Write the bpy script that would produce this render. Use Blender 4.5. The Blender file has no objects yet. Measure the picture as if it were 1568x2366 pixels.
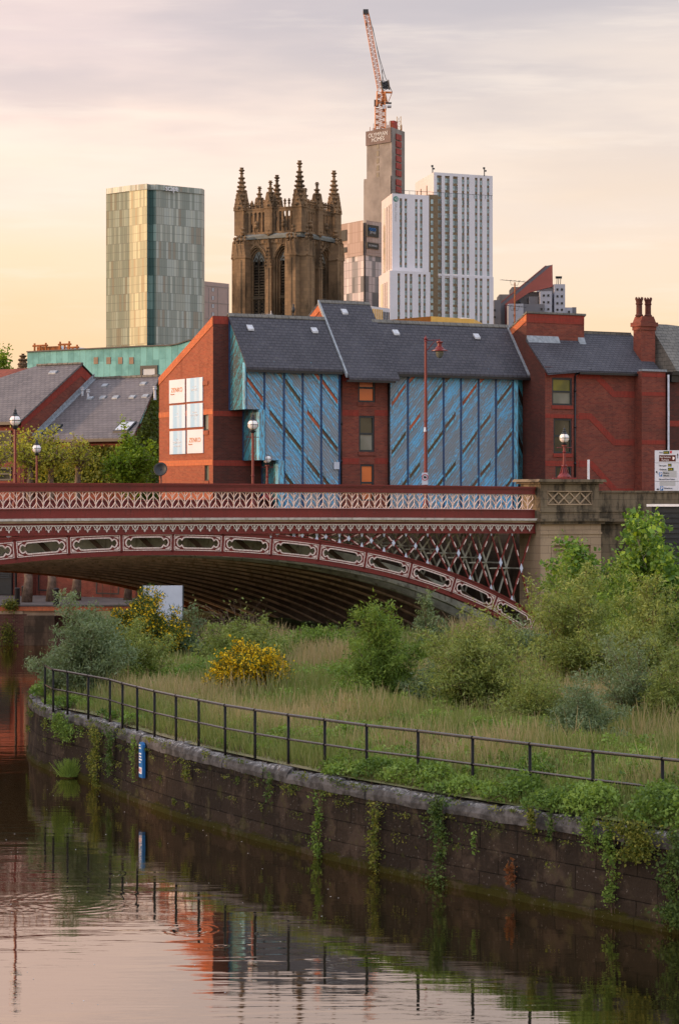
import bpy, bmesh, math, random
import numpy as np
from mathutils import Vector, Matrix
R = math.radians
random.seed(7); rng = np.random.default_rng(11)
scene = bpy.context.scene
C = scene.collection
# ------------------------------------------------------------------ camera, sky, sun, exposure
F = 5600.0; CX = 784.0; HV = 1150.0; HC = 8.0      # focal length in reference pixels, principal column, horizon row, eye height (m)
cam = bpy.data.cameras.new('camera'); camo = bpy.data.objects.new('camera', cam); C.objects.link(camo)
camo.location = (0, 0, HC); camo.rotation_euler = (R(90), 0, 0)
cam.sensor_fit = 'HORIZONTAL'; cam.sensor_width = 36; cam.lens = F / 1568 * 36
cam.shift_y = -33 / 1568; cam.clip_start = 1; cam.clip_end = 6000
scene.camera = camo
scene.view_settings.view_transform = 'Standard'; scene.view_settings.look = 'None'
scene.view_settings.exposure = 0.20; scene.view_settings.gamma = 1
scene.cycles.max_bounces = 6; scene.cycles.diffuse_bounces = 3; scene.cycles.glossy_bounces = 3
scene.cycles.transparent_max_bounces = 8
SUN_EL = 9.0; SUN_DIR = Vector((-0.97, -0.05, math.tan(R(SUN_EL)))).normalized()
sl = bpy.data.lights.new('sun', 'SUN'); so = bpy.data.objects.new('sun', sl); C.objects.link(so)
sl.energy = 2.6; sl.angle = R(3); sl.color = (1.0, 0.62, 0.36)
so.rotation_euler = SUN_DIR.to_track_quat('Z', 'Y').to_euler()

class NT:
    """small helper for building node trees"""
    def __init__(s, tree): s.t = tree; s.n = tree.nodes; s.l = tree.links
    def new(s, typ, ins=None, **props):
        nd = s.n.new(typ)
        for k, v in props.items(): setattr(nd, k, v)
        for k, v in (ins or {}).items(): s.put(nd.inputs[k], v)
        return nd
    def put(s, sock, v):
        if isinstance(v, bpy.types.NodeSocket): s.l.new(v, sock)
        elif v is not None:
            if hasattr(sock.default_value, '__len__') and not hasattr(v, '__len__'): v = (v,) * len(sock.default_value)
            if hasattr(v, '__len__') and len(v) == 3 and len(sock.default_value) == 4: v = (*v, 1)
            sock.default_value = v
    def m(s, op, a, b=None, c=None, clamp=False):
        nd = s.n.new('ShaderNodeMath'); nd.operation = op; nd.use_clamp = clamp
        s.put(nd.inputs[0], a)
        if b is not None: s.put(nd.inputs[1], b)
        if c is not None: s.put(nd.inputs[2], c)
        return nd.outputs[0]
    def vm(s, op, a, b=None):
        nd = s.n.new('ShaderNodeVectorMath'); nd.operation = op
        s.put(nd.inputs[0], a)
        if b is not None: s.put(nd.inputs[1], b)
        return nd.outputs['Value'] if op in ('LENGTH', 'DOT_PRODUCT', 'DISTANCE') else nd.outputs[0]
    def mix(s, f, a, b, blend='MIX'):
        nd = s.n.new('ShaderNodeMix'); nd.data_type = 'RGBA'; nd.blend_type = blend; nd.clamp_factor = True
        s.put(nd.inputs[0], f); s.put(nd.inputs[6], a); s.put(nd.inputs[7], b)
        return nd.outputs[2]
    def ramp(s, f, stops, interp='LINEAR'):
        nd = s.n.new('ShaderNodeValToRGB'); cr = nd.color_ramp; cr.interpolation = interp
        while len(cr.elements) < len(stops): cr.elements.new(0.5)
        for e, (p, c) in zip(cr.elements, stops):
            e.position = p; e.color = (c, c, c, 1) if not hasattr(c, '__len__') else (*c, 1)
        s.put(nd.inputs[0], f); return nd.outputs[0]
    def noise(s, vec, scale, detail=3, rough=0.55, out='Fac'):
        return s.new('ShaderNodeTexNoise', {'Vector': vec, 'Scale': scale, 'Detail': detail, 'Roughness': rough}).outputs[out]
    def scl(s, vec, sc):
        return s.vm('MULTIPLY', vec, sc)
    def sep(s, v):
        return s.new('ShaderNodeSeparateXYZ', {0: v}).outputs
    def comb(s, x, y, z=0.0):
        return s.new('ShaderNodeCombineXYZ', {0: x, 1: y, 2: z}).outputs[0]
    def sm(s, v, a, b):        # smoothstep 0..1 between a and b
        nd = s.new('ShaderNodeMapRange', {0: v, 1: a, 2: b, 3: 0.0, 4: 1.0}, interpolation_type='SMOOTHSTEP')
        return nd.outputs[0]

# sky: a Nishita sky seen through a veil of thin evening cloud, all a function of world direction
world = bpy.data.worlds.new('World'); scene.world = world; world.use_nodes = True
wt = NT(world.node_tree); wt.n.clear()
sky = wt.new('ShaderNodeTexSky', sky_type='NISHITA', sun_disc=False, sun_elevation=R(SUN_EL), sun_rotation=R(-93))
tc = wt.new('ShaderNodeTexCoord').outputs['Generated']
x_, y_, z_ = wt.sep(tc)[0], wt.sep(tc)[1], wt.sep(tc)[2]
elev = wt.m('ABSOLUTE', z_)
cn = wt.noise(wt.scl(tc, (3.2, 3.2, 17.0)), 1.35, 4, 0.5)
cn2 = wt.noise(wt.vm('ADD', wt.scl(tc, (5.0, 5.0, 26.0)), (3.1, 1.7, 0.4)), 1.0, 5, 0.55)
ev = wt.m('ADD', elev, wt.m('MULTIPLY', wt.m('SUBTRACT', cn, 0.5), 0.11))
base = wt.ramp(wt.m('MULTIPLY', ev, 2.5), [(0.0, (0.90, 0.54, 0.26)), (0.10, (0.93, 0.60, 0.33)), (0.22, (0.93, 0.69, 0.48)),
                                        (0.36, (0.89, 0.74, 0.63)), (0.52, (0.63, 0.57, 0.57)), (0.75, (0.80, 0.67, 0.60)), (1.0, (0.64, 0.64, 0.70))])
lft = wt.sm(wt.m('MULTIPLY', x_, -1.0), -0.10, 0.16)
base = wt.mix(wt.m('MULTIPLY', lft, wt.sm(elev, 0.03, 0.16)), base, (0.18, 0.080, 0.055), 'ADD')
grey = wt.m('MULTIPLY', wt.sm(cn2, 0.42, 0.66), wt.sm(elev, 0.08, 0.2))
base = wt.mix(wt.m('MULTIPLY', grey, 0.50), base, (0.44, 0.41, 0.46))
wisp = wt.m('MULTIPLY', wt.sm(wt.noise(wt.scl(tc, (4.0, 4.0, 40.0)), 2.3, 5, 0.6), 0.5, 0.75), wt.sm(elev, 0.03, 0.09))
base = wt.mix(wt.m('MULTIPLY', wisp, 0.35), base, (1.0, 0.86, 0.74))
# brighter around the sun on the left, brighter cloud behind the camera and overhead
sd = wt.m('MAXIMUM', wt.vm('DOT_PRODUCT', tc, tuple(SUN_DIR)), 0.0)
glow = wt.m('POWER', sd, 9.0)
base = wt.mix(glow, base, (1.9, 1.25, 0.62), 'ADD')
back = wt.sm(wt.m('MULTIPLY', y_, -1.0), -0.2, 0.7)
up = wt.sm(z_, 0.25, 0.8)
bright = wt.m('ADD', 1.0, wt.m('ADD', wt.m('MULTIPLY', back, 0.45), wt.m('MULTIPLY', up, 0.55)))
base = wt.vm('SCALE', base); wt.put(base.node.inputs['Scale'], bright)
base = wt.mix(wt.m('MAXIMUM', back, up), base, wt.mix(1.0, base, (0.90, 1.0, 1.14), 'MULTIPLY'))
nsc = wt.vm('SCALE', sky.outputs[0]); wt.put(nsc.node.inputs['Scale'], 0.10)
colr = wt.mix(0.88, nsc, base)
bg = wt.new('ShaderNodeBackground', {'Color': colr, 'Strength': 1.07})
wt.l.new(bg.outputs[0], wt.new('ShaderNodeOutputWorld').inputs[0])

# ------------------------------------------------------------------ materials
def material(name, fn, rough=0.7, spec=0.3, metal=0.0):
    m = bpy.data.materials.new(name); m.use_nodes = True
    t = NT(m.node_tree); t.n.clear()
    bs = t.new('ShaderNodeBsdfPrincipled', {'Roughness': rough, 'Specular IOR Level': spec, 'Metallic': metal})
    t.l.new(bs.outputs[0], t.new('ShaderNodeOutputMaterial').inputs[0])
    uv = t.new('ShaderNodeUVMap').outputs[0]; ob = t.new('ShaderNodeTexCoord').outputs['Object']
    fn(t, bs, uv, ob); return m
def bump(t, bs, h, dist=0.02, strength=0.6):
    b = t.new('ShaderNodeBump', {'Height': h, 'Distance': dist, 'Strength': strength}); t.l.new(b.outputs[0], bs.inputs['Normal'])
def flat(name, col, rough=0.6, spec=0.3, metal=0.0, var=0.25, sc=3.0, dirt=None):
    def fn(t, bs, uv, ob):
        n = t.noise(ob, sc, 5, 0.6)
        c = t.mix(t.sm(n, 0.3, 0.7), tuple(x * (1 - var) for x in col), tuple(min(1, x * (1 + var * .6)) for x in col))
        if dirt:
            n2 = t.noise(t.scl(ob, (1, 1, .25)), sc * 2.3, 4, 0.6); c = t.mix(t.m('MULTIPLY', t.sm(n2, .52, .7), .7), c, dirt)
        t.put(bs.inputs['Base Color'], c)
    return material(name, fn, rough, spec, metal)
def brick(name, c1, c2, mortar, soot=0.3, w=0.225, h=0.075):
    def fn(t, bs, uv, ob):
        b = t.new('ShaderNodeTexBrick', {'Vector': uv, 'Color1': c1, 'Color2': c2, 'Mortar': mortar, 'Scale': 1.0, 'Mortar Size': 0.008,
                                         'Mortar Smooth': 0.3, 'Bias': 0.0, 'Brick Width': w, 'Row Height': h})
        n = t.noise(ob, 0.5, 5, 0.65); n2 = t.noise(t.scl(uv, (1 / w, 1 / h, 1)), 0.35, 2, 0.5)
        c = t.mix(t.m('MULTIPLY', t.sm(n, 0.42, 0.66), soot * 1.5), b.outputs[0], (0.06, 0.032, 0.025))
        st = t.noise(t.comb(t.m('MULTIPLY', t.sep(uv)[0], 2.2), t.m('MULTIPLY', t.sep(uv)[1], .25), 0.0), 1.0, 5, .65)
        c = t.mix(t.m('MULTIPLY', t.sm(st, .55, .72), .35), c, tuple(x * .45 for x in c2))
        c = t.mix(t.m('MULTIPLY', t.sm(n2, 0.45, 0.75), 0.45), c, tuple(x * 1.35 for x in c2))
        t.put(bs.inputs['Base Color'], c); bump(t, bs, t.m('SUBTRACT', 1.0, b.outputs[1]), 0.01, 0.5)
    return material(name, fn, 0.85, 0.2)
M = {}
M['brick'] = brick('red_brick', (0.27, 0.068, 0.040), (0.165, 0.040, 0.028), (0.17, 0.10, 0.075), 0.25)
M['brick_lit'] = brick('lit_orange_brick', (0.34, 0.100, 0.050), (0.26, 0.068, 0.036), (0.24, 0.13, 0.08), 0.10)  # lit copy of the red brick: low sun on the gables put into its colour
M['brick_dark'] = brick('shaded_sooty_brick', (0.13, 0.036, 0.025), (0.08, 0.024, 0.018), (0.09, 0.06, 0.05), 0.45)  # shaded copy of the red brick: shade put into its colour, plus soot mottling
M['brick_red'] = brick('bright_red_soldier_brick', (0.31, 0.048, 0.030), (0.25, 0.038, 0.025), (0.18, 0.06, 0.045), 0.1, 0.075, 0.225)
M['brick_orange'] = brick('orange_soldier_brick', (0.56, 0.17, 0.065), (0.44, 0.12, 0.05), (0.32, 0.14, 0.08), 0.05, 0.075, 0.225)
M['brick_quay'] = brick('quay_brick', (0.13, 0.050, 0.034), (0.085, 0.038, 0.028), (0.18, 0.12, 0.09), 0.35)
M['brick_old'] = brick('old_dark_brick', (0.13, 0.035, 0.024), (0.07, 0.028, 0.022), (0.08, 0.05, 0.04), 0.5)
def slate(name, a, b, lichen, w=0.30, h=0.19):
    def fn(t, bs, uv, ob):
        br = t.new('ShaderNodeTexBrick', {'Vector': uv, 'Color1': a, 'Color2': b, 'Mortar': tuple(x * .25 for x in a), 'Scale': 1.0, 'Mortar Size': 0.014,
                                          'Mortar Smooth': 0.2, 'Brick Width': w, 'Row Height': h})
        n = t.noise(ob, 7.0, 5, 0.7); n2 = t.noise(ob, 0.7, 3, 0.5)
        c = t.mix(t.m('MULTIPLY', t.m('MULTIPLY', t.sm(n, 0.55, 0.66), t.sm(n2, 0.3, 0.7)), 0.55), br.outputs[0], lichen)
        v = t.sep(uv)[1]; saw = t.m('FRACT', t.m('DIVIDE', v, h))
        t.put(bs.inputs['Base Color'], t.mix(t.m('MULTIPLY', t.sm(n2, .35, .8), .35), c, tuple(x * 1.8 for x in a)))
        bump(t, bs, t.m('SUBTRACT', t.m('ADD', t.m('MULTIPLY', saw, -0.6), t.m('MULTIPLY', n, .3)), br.outputs[1]), 0.03, 0.7)
    return material(name, fn, 0.65, 0.35)
M['slate'] = slate('blue_grey_slate', (0.050, 0.050, 0.060), (0.070, 0.068, 0.078), (0.17, 0.16, 0.13))
M['slate_l'] = slate('weathered_grey_slate', (0.105, 0.095, 0.095), (0.145, 0.13, 0.125), (0.20, 0.18, 0.15), 0.36, 0.26)
M['slate_old'] = slate('mossy_stone_slate', (0.11, 0.105, 0.09), (0.16, 0.15, 0.125), (0.24, 0.23, 0.19), 0.4, 0.24)
M['lead'] = flat('lead_flashing', (0.26, 0.29, 0.31), 0.5, 0.4, 0.0, 0.3, 6)
M['white'] = flat('white_enamel', (0.70, 0.71, 0.72), 0.4, 0.4, 0, 0.12, 4)
M['offwhite'] = flat('off_white_plastic', (0.5, 0.52, 0.54), 0.45, 0.4, 0, 0.2, 5)
def redp(t, bs, uv, ob):
    n = t.noise(t.scl(ob, (1.6, 1.6, 9.0)), 3.0, 6, 0.72); n2 = t.noise(ob, 0.8, 3, .5)
    f = t.m('MULTIPLY', t.sm(n, 0.54, 0.70), t.sm(n2, 0.40, 0.62))
    c = t.mix(t.sm(t.noise(ob, .35, 3), .35, .65), (0.135, 0.013, 0.012), (0.175, 0.018, 0.015))
    gr = t.noise(t.scl(ob, (5.0, 5.0, .6)), 1.6, 5, .7); c = t.mix(t.m('MULTIPLY', t.sm(gr, .52, .7), .6), c, (0.05, 0.012, 0.010))
    t.put(bs.inputs['Base Color'], t.mix(t.m('MULTIPLY', f, .45), c, (0.33, 0.12, 0.10)))
    t.put(bs.inputs['Roughness'], t.m('ADD', 0.38, t.m('MULTIPLY', f, .4)))
M['red'] = material('oxblood_paint', redp, 0.45, 0.4)
M['cream'] = flat('cream_paint', (0.70, 0.63, 0.55), 0.5, 0.35, 0, 0.15, 8, (0.36, 0.27, 0.19))
M['pinkcream'] = flat('pinkish_cream_paint', (0.72, 0.58, 0.51), 0.5, 0.35, 0, 0.18, 9, (0.40, 0.22, 0.16))
M['skyboss'] = flat('pale_blue_paint', (0.58, 0.64, 0.74), 0.5, 0.35, 0, 0.1, 9)
M['greencream'] = flat('greenish_cream_paint', (0.46, 0.46, 0.37), 0.6, 0.3, 0, 0.3, 2.2, (0.13, 0.11, 0.075))
M['rustrib'] = flat('rust_brown_rib_paint', (0.19, 0.125, 0.08), 0.7, 0.25, 0, 0.35, 1.5, (0.16, 0.09, 0.05))  # web colour darkened so the flange edges stand out as lit
M['ribflange'] = flat('rib_flange_lit_edge_colour', (0.66, 0.47, 0.32), 0.7, 0.2, 0, 0.3, 2.0, (0.3, 0.18, 0.1))  # light on the lower rib edges put into the flange colour
M['soffit'] = flat('dark_brown_underdeck', (0.10, 0.075, 0.055), 0.9, 0.1, 0, 0.4, 1.2)  # dark brown over the whole underside, mottled at random
M['rust'] = flat('rust_orange_paint', (0.32, 0.11, 0.035), 0.75, 0.2, 0, 0.4, 5)
M['stringstone'] = flat('pale_painted_cornice', (0.50, 0.46, 0.40), 0.7, 0.2, 0, 0.2, 3, (0.25, 0.2, 0.13))
def stone(name, a, b, soot, bw=0.9, bh=0.33, sc=0.9, amount=0.8):
    def fn(t, bs, uv, ob):
        br = t.new('ShaderNodeTexBrick', {'Vector': uv, 'Color1': a, 'Color2': b, 'Mortar': tuple(x * .4 for x in a), 'Scale': 1.0, 'Mortar Size': 0.008,
                                          'Mortar Smooth': 0.4, 'Brick Width': bw, 'Row Height': bh})
        n = t.noise(t.scl(ob, (1, 1, .35)), sc, 6, 0.68); n2 = t.noise(ob, 12, 3, .6)
        c = t.mix(t.m('MULTIPLY', t.sm(n, 0.44, 0.63), amount), br.outputs[0], soot)
        t.put(bs.inputs['Base Color'], c); bump(t, bs, t.m('SUBTRACT', n2, t.m('MULTIPLY', br.outputs[1], 1.5)), 0.02, 0.5)
    return material(name, fn, 0.9, 0.15)
M['sandstone'] = stone('yellow_sandstone', (0.42, 0.31, 0.20), (0.38, 0.28, 0.18), (0.17, 0.13, 0.085), amount=.4)
M['sootstone'] = stone('soot_streaked_sandstone', (0.21, 0.165, 0.105), (0.17, 0.13, 0.085), (0.035, 0.03, 0.022), sc=1.4, amount=.9)
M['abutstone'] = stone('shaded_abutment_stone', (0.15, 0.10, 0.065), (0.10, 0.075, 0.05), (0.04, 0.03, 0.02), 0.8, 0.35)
M['church'] = stone('gritstone', (0.245, 0.160, 0.088), (0.185, 0.122, 0.07), (0.055, 0.04, 0.025), 0.8, 0.42, 0.35, .85)
M['church_dark'] = stone('blackened_gritstone', (0.115, 0.085, 0.052), (0.08, 0.06, 0.04), (0.025, 0.02, 0.015), 0.8, 0.42, 0.6, .8)
M['churchlead'] = flat('grey_lead_cornice', (0.16, 0.17, 0.155), 0.7, 0.3, 0, 0.35, 1)
def boards(name, sign, blue, bare, cover=0.5, ang=50.5, bw=0.13):
    ca, sa = math.cos(R(ang)), math.sin(R(ang))
    def fn(t, bs, uv, ob):
        s = t.sep(uv); x, z = s[0], s[1]
        # boards run down to the right (sign 1) or down to the left (sign -1)
        al = t.m('SUBTRACT', t.m('MULTIPLY', x, ca), t.m('MULTIPLY', z, sa * sign))
        ac = t.m('ADD', t.m('MULTIPLY', x, sa * sign), t.m('MULTIPLY', z, ca))
        if sign < 0:
            al = t.m('ADD', t.m('MULTIPLY', x, ca), t.m('MULTIPLY', z, sa)); ac = t.m('SUBTRACT', t.m('MULTIPLY', z, ca), t.m('MULTIPLY', x, sa))
        bi = t.m('FLOOR', t.m('DIVIDE', ac, bw)); fr = t.m('FRACT', t.m('DIVIDE', ac, bw))
        n = t.noise(t.comb(t.m('MULTIPLY', al, 1.5), t.m('MULTIPLY', ac, 11.0), bi), 2.0, 5, 0.66)
        big = t.noise(t.comb(x, z, 0.0), 0.42, 3, 0.5)
        per = t.new('ShaderNodeTexWhiteNoise', {0: t.comb(bi, 3.3, 1.7)}).outputs[0]
        val = t.m('ADD', n, t.m('ADD', t.m('MULTIPLY', t.m('SUBTRACT', big, .5), 0.44), t.m('MULTIPLY', t.m('SUBTRACT', per, .5), 0.16)))
        f = t.sm(val, cover - 0.012, cover + 0.012)
        g = t.noise(t.comb(t.m('MULTIPLY', al, 2.0), t.m('MULTIPLY', ac, 40.0), 0.0), 1.0, 4, 0.6)
        barec = t.mix(g, tuple(x * .65 for x in bare), tuple(x * 1.35 for x in bare))
        bluec = t.mix(t.noise(t.comb(al, ac, 4.0), 1.2, 4, .6), tuple(x * .72 for x in blue), tuple(min(1, x * 1.15) for x in blue))
        c = t.mix(f, barec, bluec)
        gap = t.m('SUBTRACT', 1.0, t.m('MULTIPLY', t.sm(fr, 0.0, 0.14), t.sm(t.m('SUBTRACT', 1.0, fr), 0.0, 0.05)))
        c = t.mix(t.m('MULTIPLY', gap, 0.6), c, (0.02, 0.04, 0.055))
        t.put(bs.inputs['Base Color'], c)
        bump(t, bs, t.m('ADD', t.m('MULTIPLY', gap, -1.5), t.m('MULTIPLY', f, .3)), 0.02, 0.8)
    return material(name, fn, 0.75, 0.2)
BLUE = (0.18, 0.52, 0.80); BARE = (0.25, 0.29, 0.315)
M['board_d'] = boards('peeling_blue_boards_falling_right', 1, BLUE, BARE, 0.53)
M['board_u'] = boards('peeling_blue_boards_rising_right', -1, BLUE, BARE, 0.54)
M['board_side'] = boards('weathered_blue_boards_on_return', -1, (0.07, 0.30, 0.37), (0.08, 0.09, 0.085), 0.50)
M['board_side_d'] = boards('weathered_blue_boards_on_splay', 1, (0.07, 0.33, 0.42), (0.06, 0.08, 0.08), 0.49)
def bluepost(t, bs, uv, ob):
    n = t.noise(t.scl(ob, (8, 8, 1.2)), 2.0, 6, .7)
    t.put(bs.inputs['Base Color'], t.mix(t.sm(n, .46, .52), (0.17, 0.22, 0.24), (0.16, 0.52, 0.72)))
M['bluepost'] = material('peeling_light_blue_post', bluepost, 0.7, 0.2)
M['navy'] = flat('navy_blue_paint', (0.028, 0.065, 0.15), 0.6, 0.3, 0, 0.3, 6)
M['slot_dark'] = flat('dark_slot_glass', (0.022, 0.018, 0.014), 0.12, 0.6, 0, 0.4, 2)
M['slot_orange'] = flat('orange_slot_pane', (0.34, 0.065, 0.025), 0.25, 0.5, 0, 0.5, 1.5)  # plain orange pane colour, mottled at random
M['slot_brown'] = flat('brown_slot', (0.12, 0.06, 0.035), 0.3, 0.5, 0, 0.5, 1.5)
M['frame'] = flat('dark_grey_window_frame', (0.022, 0.026, 0.028), 0.5, 0.4, 0, 0.2, 5)
def glassm(name, c1, c2, rough=0.08, sc=0.6, spec=0.8):
    def fn(t, bs, uv, ob):
        n = t.noise(ob, sc, 2, .5)
        t.put(bs.inputs['Base Color'], t.mix(t.sm(n, .42, .58), c1, c2))
    return material(name, fn, rough, spec)
M['glass_orange'] = glassm('window_glass_with_orange_blind', (0.62, 0.15, 0.035), (0.42, 0.10, 0.03), .2, .6, .4)
M['glass_dark'] = glassm('dark_window_glass', (0.02, 0.022, 0.015), (0.06, 0.055, 0.035), .12, .6, .35)
M['glass_olive'] = glassm('olive_tinted_window', (0.16, 0.15, 0.02), (0.08, 0.085, 0.02), .15, .6, .35)
M['glass_pale'] = glassm('pale_window_blind', (0.13, 0.14, 0.11), (0.20, 0.20, 0.165), .15, .6, .35)
M['skylight'] = flat('skylight_pane', (0.42, 0.46, 0.50), 0.15, 0.6, 0, 0.1, 1)
M['black'] = flat('black_paint', (0.012, 0.012, 0.012), 0.4, 0.4, 0, 0.3, 5)
def copperm(t, bs, uv, ob):
    s = t.sep(uv); fx = t.m('FRACT', t.m('DIVIDE', s[0], 0.62)); bi = t.m('FLOOR', t.m('DIVIDE', s[0], 0.62))
    per = t.new('ShaderNodeTexWhiteNoise', {0: t.comb(bi, t.m('FLOOR', t.m('DIVIDE', s[1], 2.1)), .5)}).outputs[0]
    n = t.noise(ob, 0.9, 5, .65)
    c = t.mix(t.sm(t.m('ADD', n, t.m('MULTIPLY', t.m('SUBTRACT', per, .5), .3)), .3, .7), (0.075, 0.25, 0.24), (0.15, 0.40, 0.38))
    line = t.sm(fx, 0.94, 0.97)
    t.put(bs.inputs['Base Color'], t.mix(t.m('MULTIPLY', line, .75), c, (0.04, 0.12, 0.10)))
    bump(t, bs, line, 0.03, .6)
M['copper'] = material('green_copper_cladding', copperm, 0.6, 0.3)
M['concrete'] = flat('raw_concrete', (0.26, 0.23, 0.205), 0.9, 0.15, 0, 0.25, 0.12, (0.17, 0.145, 0.125))
M['paving'] = flat('worn_paving', (0.13, 0.115, 0.105), 0.9, 0.1, 0, 0.25, 1.5)
M['asphalt'] = flat('asphalt', (0.05, 0.05, 0.05), 0.9, 0.1, 0, 0.3, 1.0)
M['cityground'] = flat('town_ground', (0.10, 0.095, 0.085), 0.95, 0.1, 0, 0.3, 0.1)
M['bark'] = flat('flaky_bark', (0.20, 0.145, 0.105), 0.9, 0.1, 0, 0.45, 4, (0.09, 0.065, 0.045))
M['twig'] = flat('brown_twig', (0.12, 0.085, 0.055), 0.9, 0.1, 0, 0.3, 4)
M['twig_pale'] = flat('pale_grey_stem', (0.30, 0.27, 0.22), 0.85, 0.1, 0, 0.3, 4)
def leafm(name, cols, trans=0.35, rough=0.55):
    m = bpy.data.materials.new(name); m.use_nodes = True; t = NT(m.node_tree); t.n.clear()
    a = t.new('ShaderNodeAttribute', attribute_name='tone').outputs['Fac']
    st = [(i / (len(cols) - 1), c) for i, c in enumerate(cols)]
    col = t.ramp(a, st)
    bs = t.new('ShaderNodeBsdfPrincipled', {'Base Color': col, 'Roughness': rough, 'Specular IOR Level': 0.25})
    tr = t.new('ShaderNodeBsdfTranslucent', {'Color': t.mix(1.0, col, (1.15, 1.1, 0.6), 'MULTIPLY')})
    mx = t.new('ShaderNodeMixShader', {0: trans}); t.l.new(bs.outputs[0], mx.inputs[1]); t.l.new(tr.outputs[0], mx.inputs[2])
    t.l.new(mx.outputs[0], t.new('ShaderNodeOutputMaterial').inputs[0]); return m
M['lf_willow'] = leafm('grey_green_leaf', [(0.102, 0.152, 0.065), (0.174, 0.239, 0.116), (0.290, 0.362, 0.217)])
M['lf_green'] = leafm('fresh_green_leaf', [(0.087, 0.152, 0.029), (0.167, 0.261, 0.043), (0.275, 0.377, 0.072)])
M['lf_olive'] = leafm('olive_green_leaf', [(0.12, 0.16, 0.04), (0.22, 0.285, 0.07), (0.38, 0.42, 0.13)])
M['lf_bramble'] = leafm('bramble_leaf', [(0.065, 0.123, 0.026), (0.145, 0.239, 0.043), (0.246, 0.362, 0.072)])
M['lf_dark'] = leafm('dark_green_leaf', [(0.043, 0.080, 0.022), (0.072, 0.123, 0.029), (0.145, 0.217, 0.051)])
M['lf_fig'] = leafm('bright_lobed_leaf', [(0.058, 0.123, 0.026), (0.123, 0.232, 0.043), (0.362, 0.522, 0.051)])
M['lf_ivy'] = leafm('ivy_leaf', [(0.058, 0.094, 0.017), (0.138, 0.167, 0.029), (0.290, 0.290, 0.051)])
M['lf_spring'] = leafm('yellow_green_spring_leaf', [(0.16, 0.18, 0.03), (0.36, 0.38, 0.05), (0.62, 0.58, 0.10)], 0.45)
M['lf_lime'] = leafm('lime_green_leaf', [(0.07, 0.12, 0.015), (0.16, 0.26, 0.02), (0.30, 0.42, 0.04)], 0.45)
M['lf_yellow'] = leafm('yellow_broom_flower', [(0.48, 0.30, 0.006), (0.78, 0.52, 0.01), (0.95, 0.70, 0.03)], 0.3)
M['lf_rust'] = leafm('dry_brown_seedhead', [(0.145, 0.051, 0.022), (0.217, 0.087, 0.036), (0.290, 0.131, 0.058)])
M['grass'] = leafm('long_grass', [(0.12, 0.165, 0.035), (0.22, 0.26, 0.075), (0.36, 0.30, 0.155), (0.50, 0.37, 0.215)], 0.35)
def groundm(t, bs, uv, ob):
    n = t.noise(ob, 0.35, 5, .6)
    t.put(bs.inputs['Base Color'], t.ramp(n, [(0.3, (0.10, 0.13, 0.04)), (0.5, (0.17, 0.17, 0.08)), (0.65, (0.24, 0.20, 0.12))]))
M['ground'] = material('grassy_soil', groundm, 0.95, 0.05)
def wallm(t, bs, uv, ob):
    s = t.sep(uv)
    br = t.new('ShaderNodeTexBrick', {'Vector': t.comb(s[0], t.m('ADD', s[1], 0.02), 0.0), 'Color1': (0.043, 0.032, 0.023), 'Color2': (0.027, 0.021, 0.016), 'Mortar': (0.015, 0.012, 0.009),
                                      'Scale': 1.0, 'Mortar Size': 0.011, 'Mortar Smooth': 0.5, 'Brick Width': 1.15, 'Row Height': 0.46})
    z = t.sep(ob)[2]
    st = t.noise(t.comb(t.m('MULTIPLY', s[0], 7.0), t.m('MULTIPLY', s[1], .7), 0.0), 1.0, 5, .65)
    up = t.sm(z, 0.75, 1.5)
    c = t.mix(t.m('MULTIPLY', t.sm(st, .42, .58), t.m('MULTIPLY', up, .8)), br.outputs[0], (0.015, 0.014, 0.012))
    c = t.mix(t.m('MULTIPLY', t.sm(st, .58, .68), t.m('MULTIPLY', up, .55)), c, (0.15, 0.11, 0.08))
    g = t.noise(ob, 2.2, 4, .6); zz = t.m('ADD', z, t.m('MULTIPLY', t.m('SUBTRACT', g, .5), .42))
    c = t.mix(t.m('MULTIPLY', t.m('SUBTRACT', 1.0, t.sm(zz, .10, .20)), .9), c, (0.038, 0.036, 0.006))
    c = t.mix(t.m('MULTIPLY', t.sm(g, .56, .66), .6), c, (0.05, 0.055, 0.014))
    c = t.mix(t.m('MULTIPLY', t.sm(t.noise(ob, 1.1, 5, .7), .5, .62), .55), c, (0.085, 0.062, 0.045))
    c = t.mix(t.m('MULTIPLY', t.sm(t.noise(ob, 14, 3, .6), .66, .70), .5), c, (0.25, 0.23, 0.2))
    t.put(bs.inputs['Base Color'], c)
    bump(t, bs, t.m('SUBTRACT', t.m('ADD', t.m('MULTIPLY', t.noise(ob, 9, 5, .7), .8), t.m('MULTIPLY', t.noise(ob, 2.2, 3, .6), 1.2)), t.m('MULTIPLY', br.outputs[1], 1.8)), 0.07, 1.0)
M['riverwall'] = material('wet_gritstone_wall', wallm, 0.92, 0.06)
def copem(t, bs, uv, ob):
    n = t.noise(ob, 2.5, 5, .7); n2 = t.noise(ob, 9, 4, .7)
    c = t.mix(t.sm(n, .4, .62), (0.028, 0.027, 0.025), (0.105, 0.10, 0.095))
    z = t.sep(ob)[2]
    c = t.mix(t.m('MULTIPLY', t.sm(n2, .5, .6), t.sm(z, 1.70, 1.80)), c, (0.36, 0.35, 0.33))
    t.put(bs.inputs['Base Color'], c); bump(t, bs, n2, 0.03, .8)
M['cope'] = material('worn_coping_stone', copem, 0.6, 0.35)
M['metalrail'] = flat('black_gloss_railing_paint', (0.005, 0.005, 0.005), 0.4, 0.15, 0, 0.4, 6)
def globem(t, bs, uv, ob):
    t.put(bs.inputs['Base Color'], (0.80, 0.76, 0.72)); t.put(bs.inputs['Subsurface Weight'], 0.2)
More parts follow.
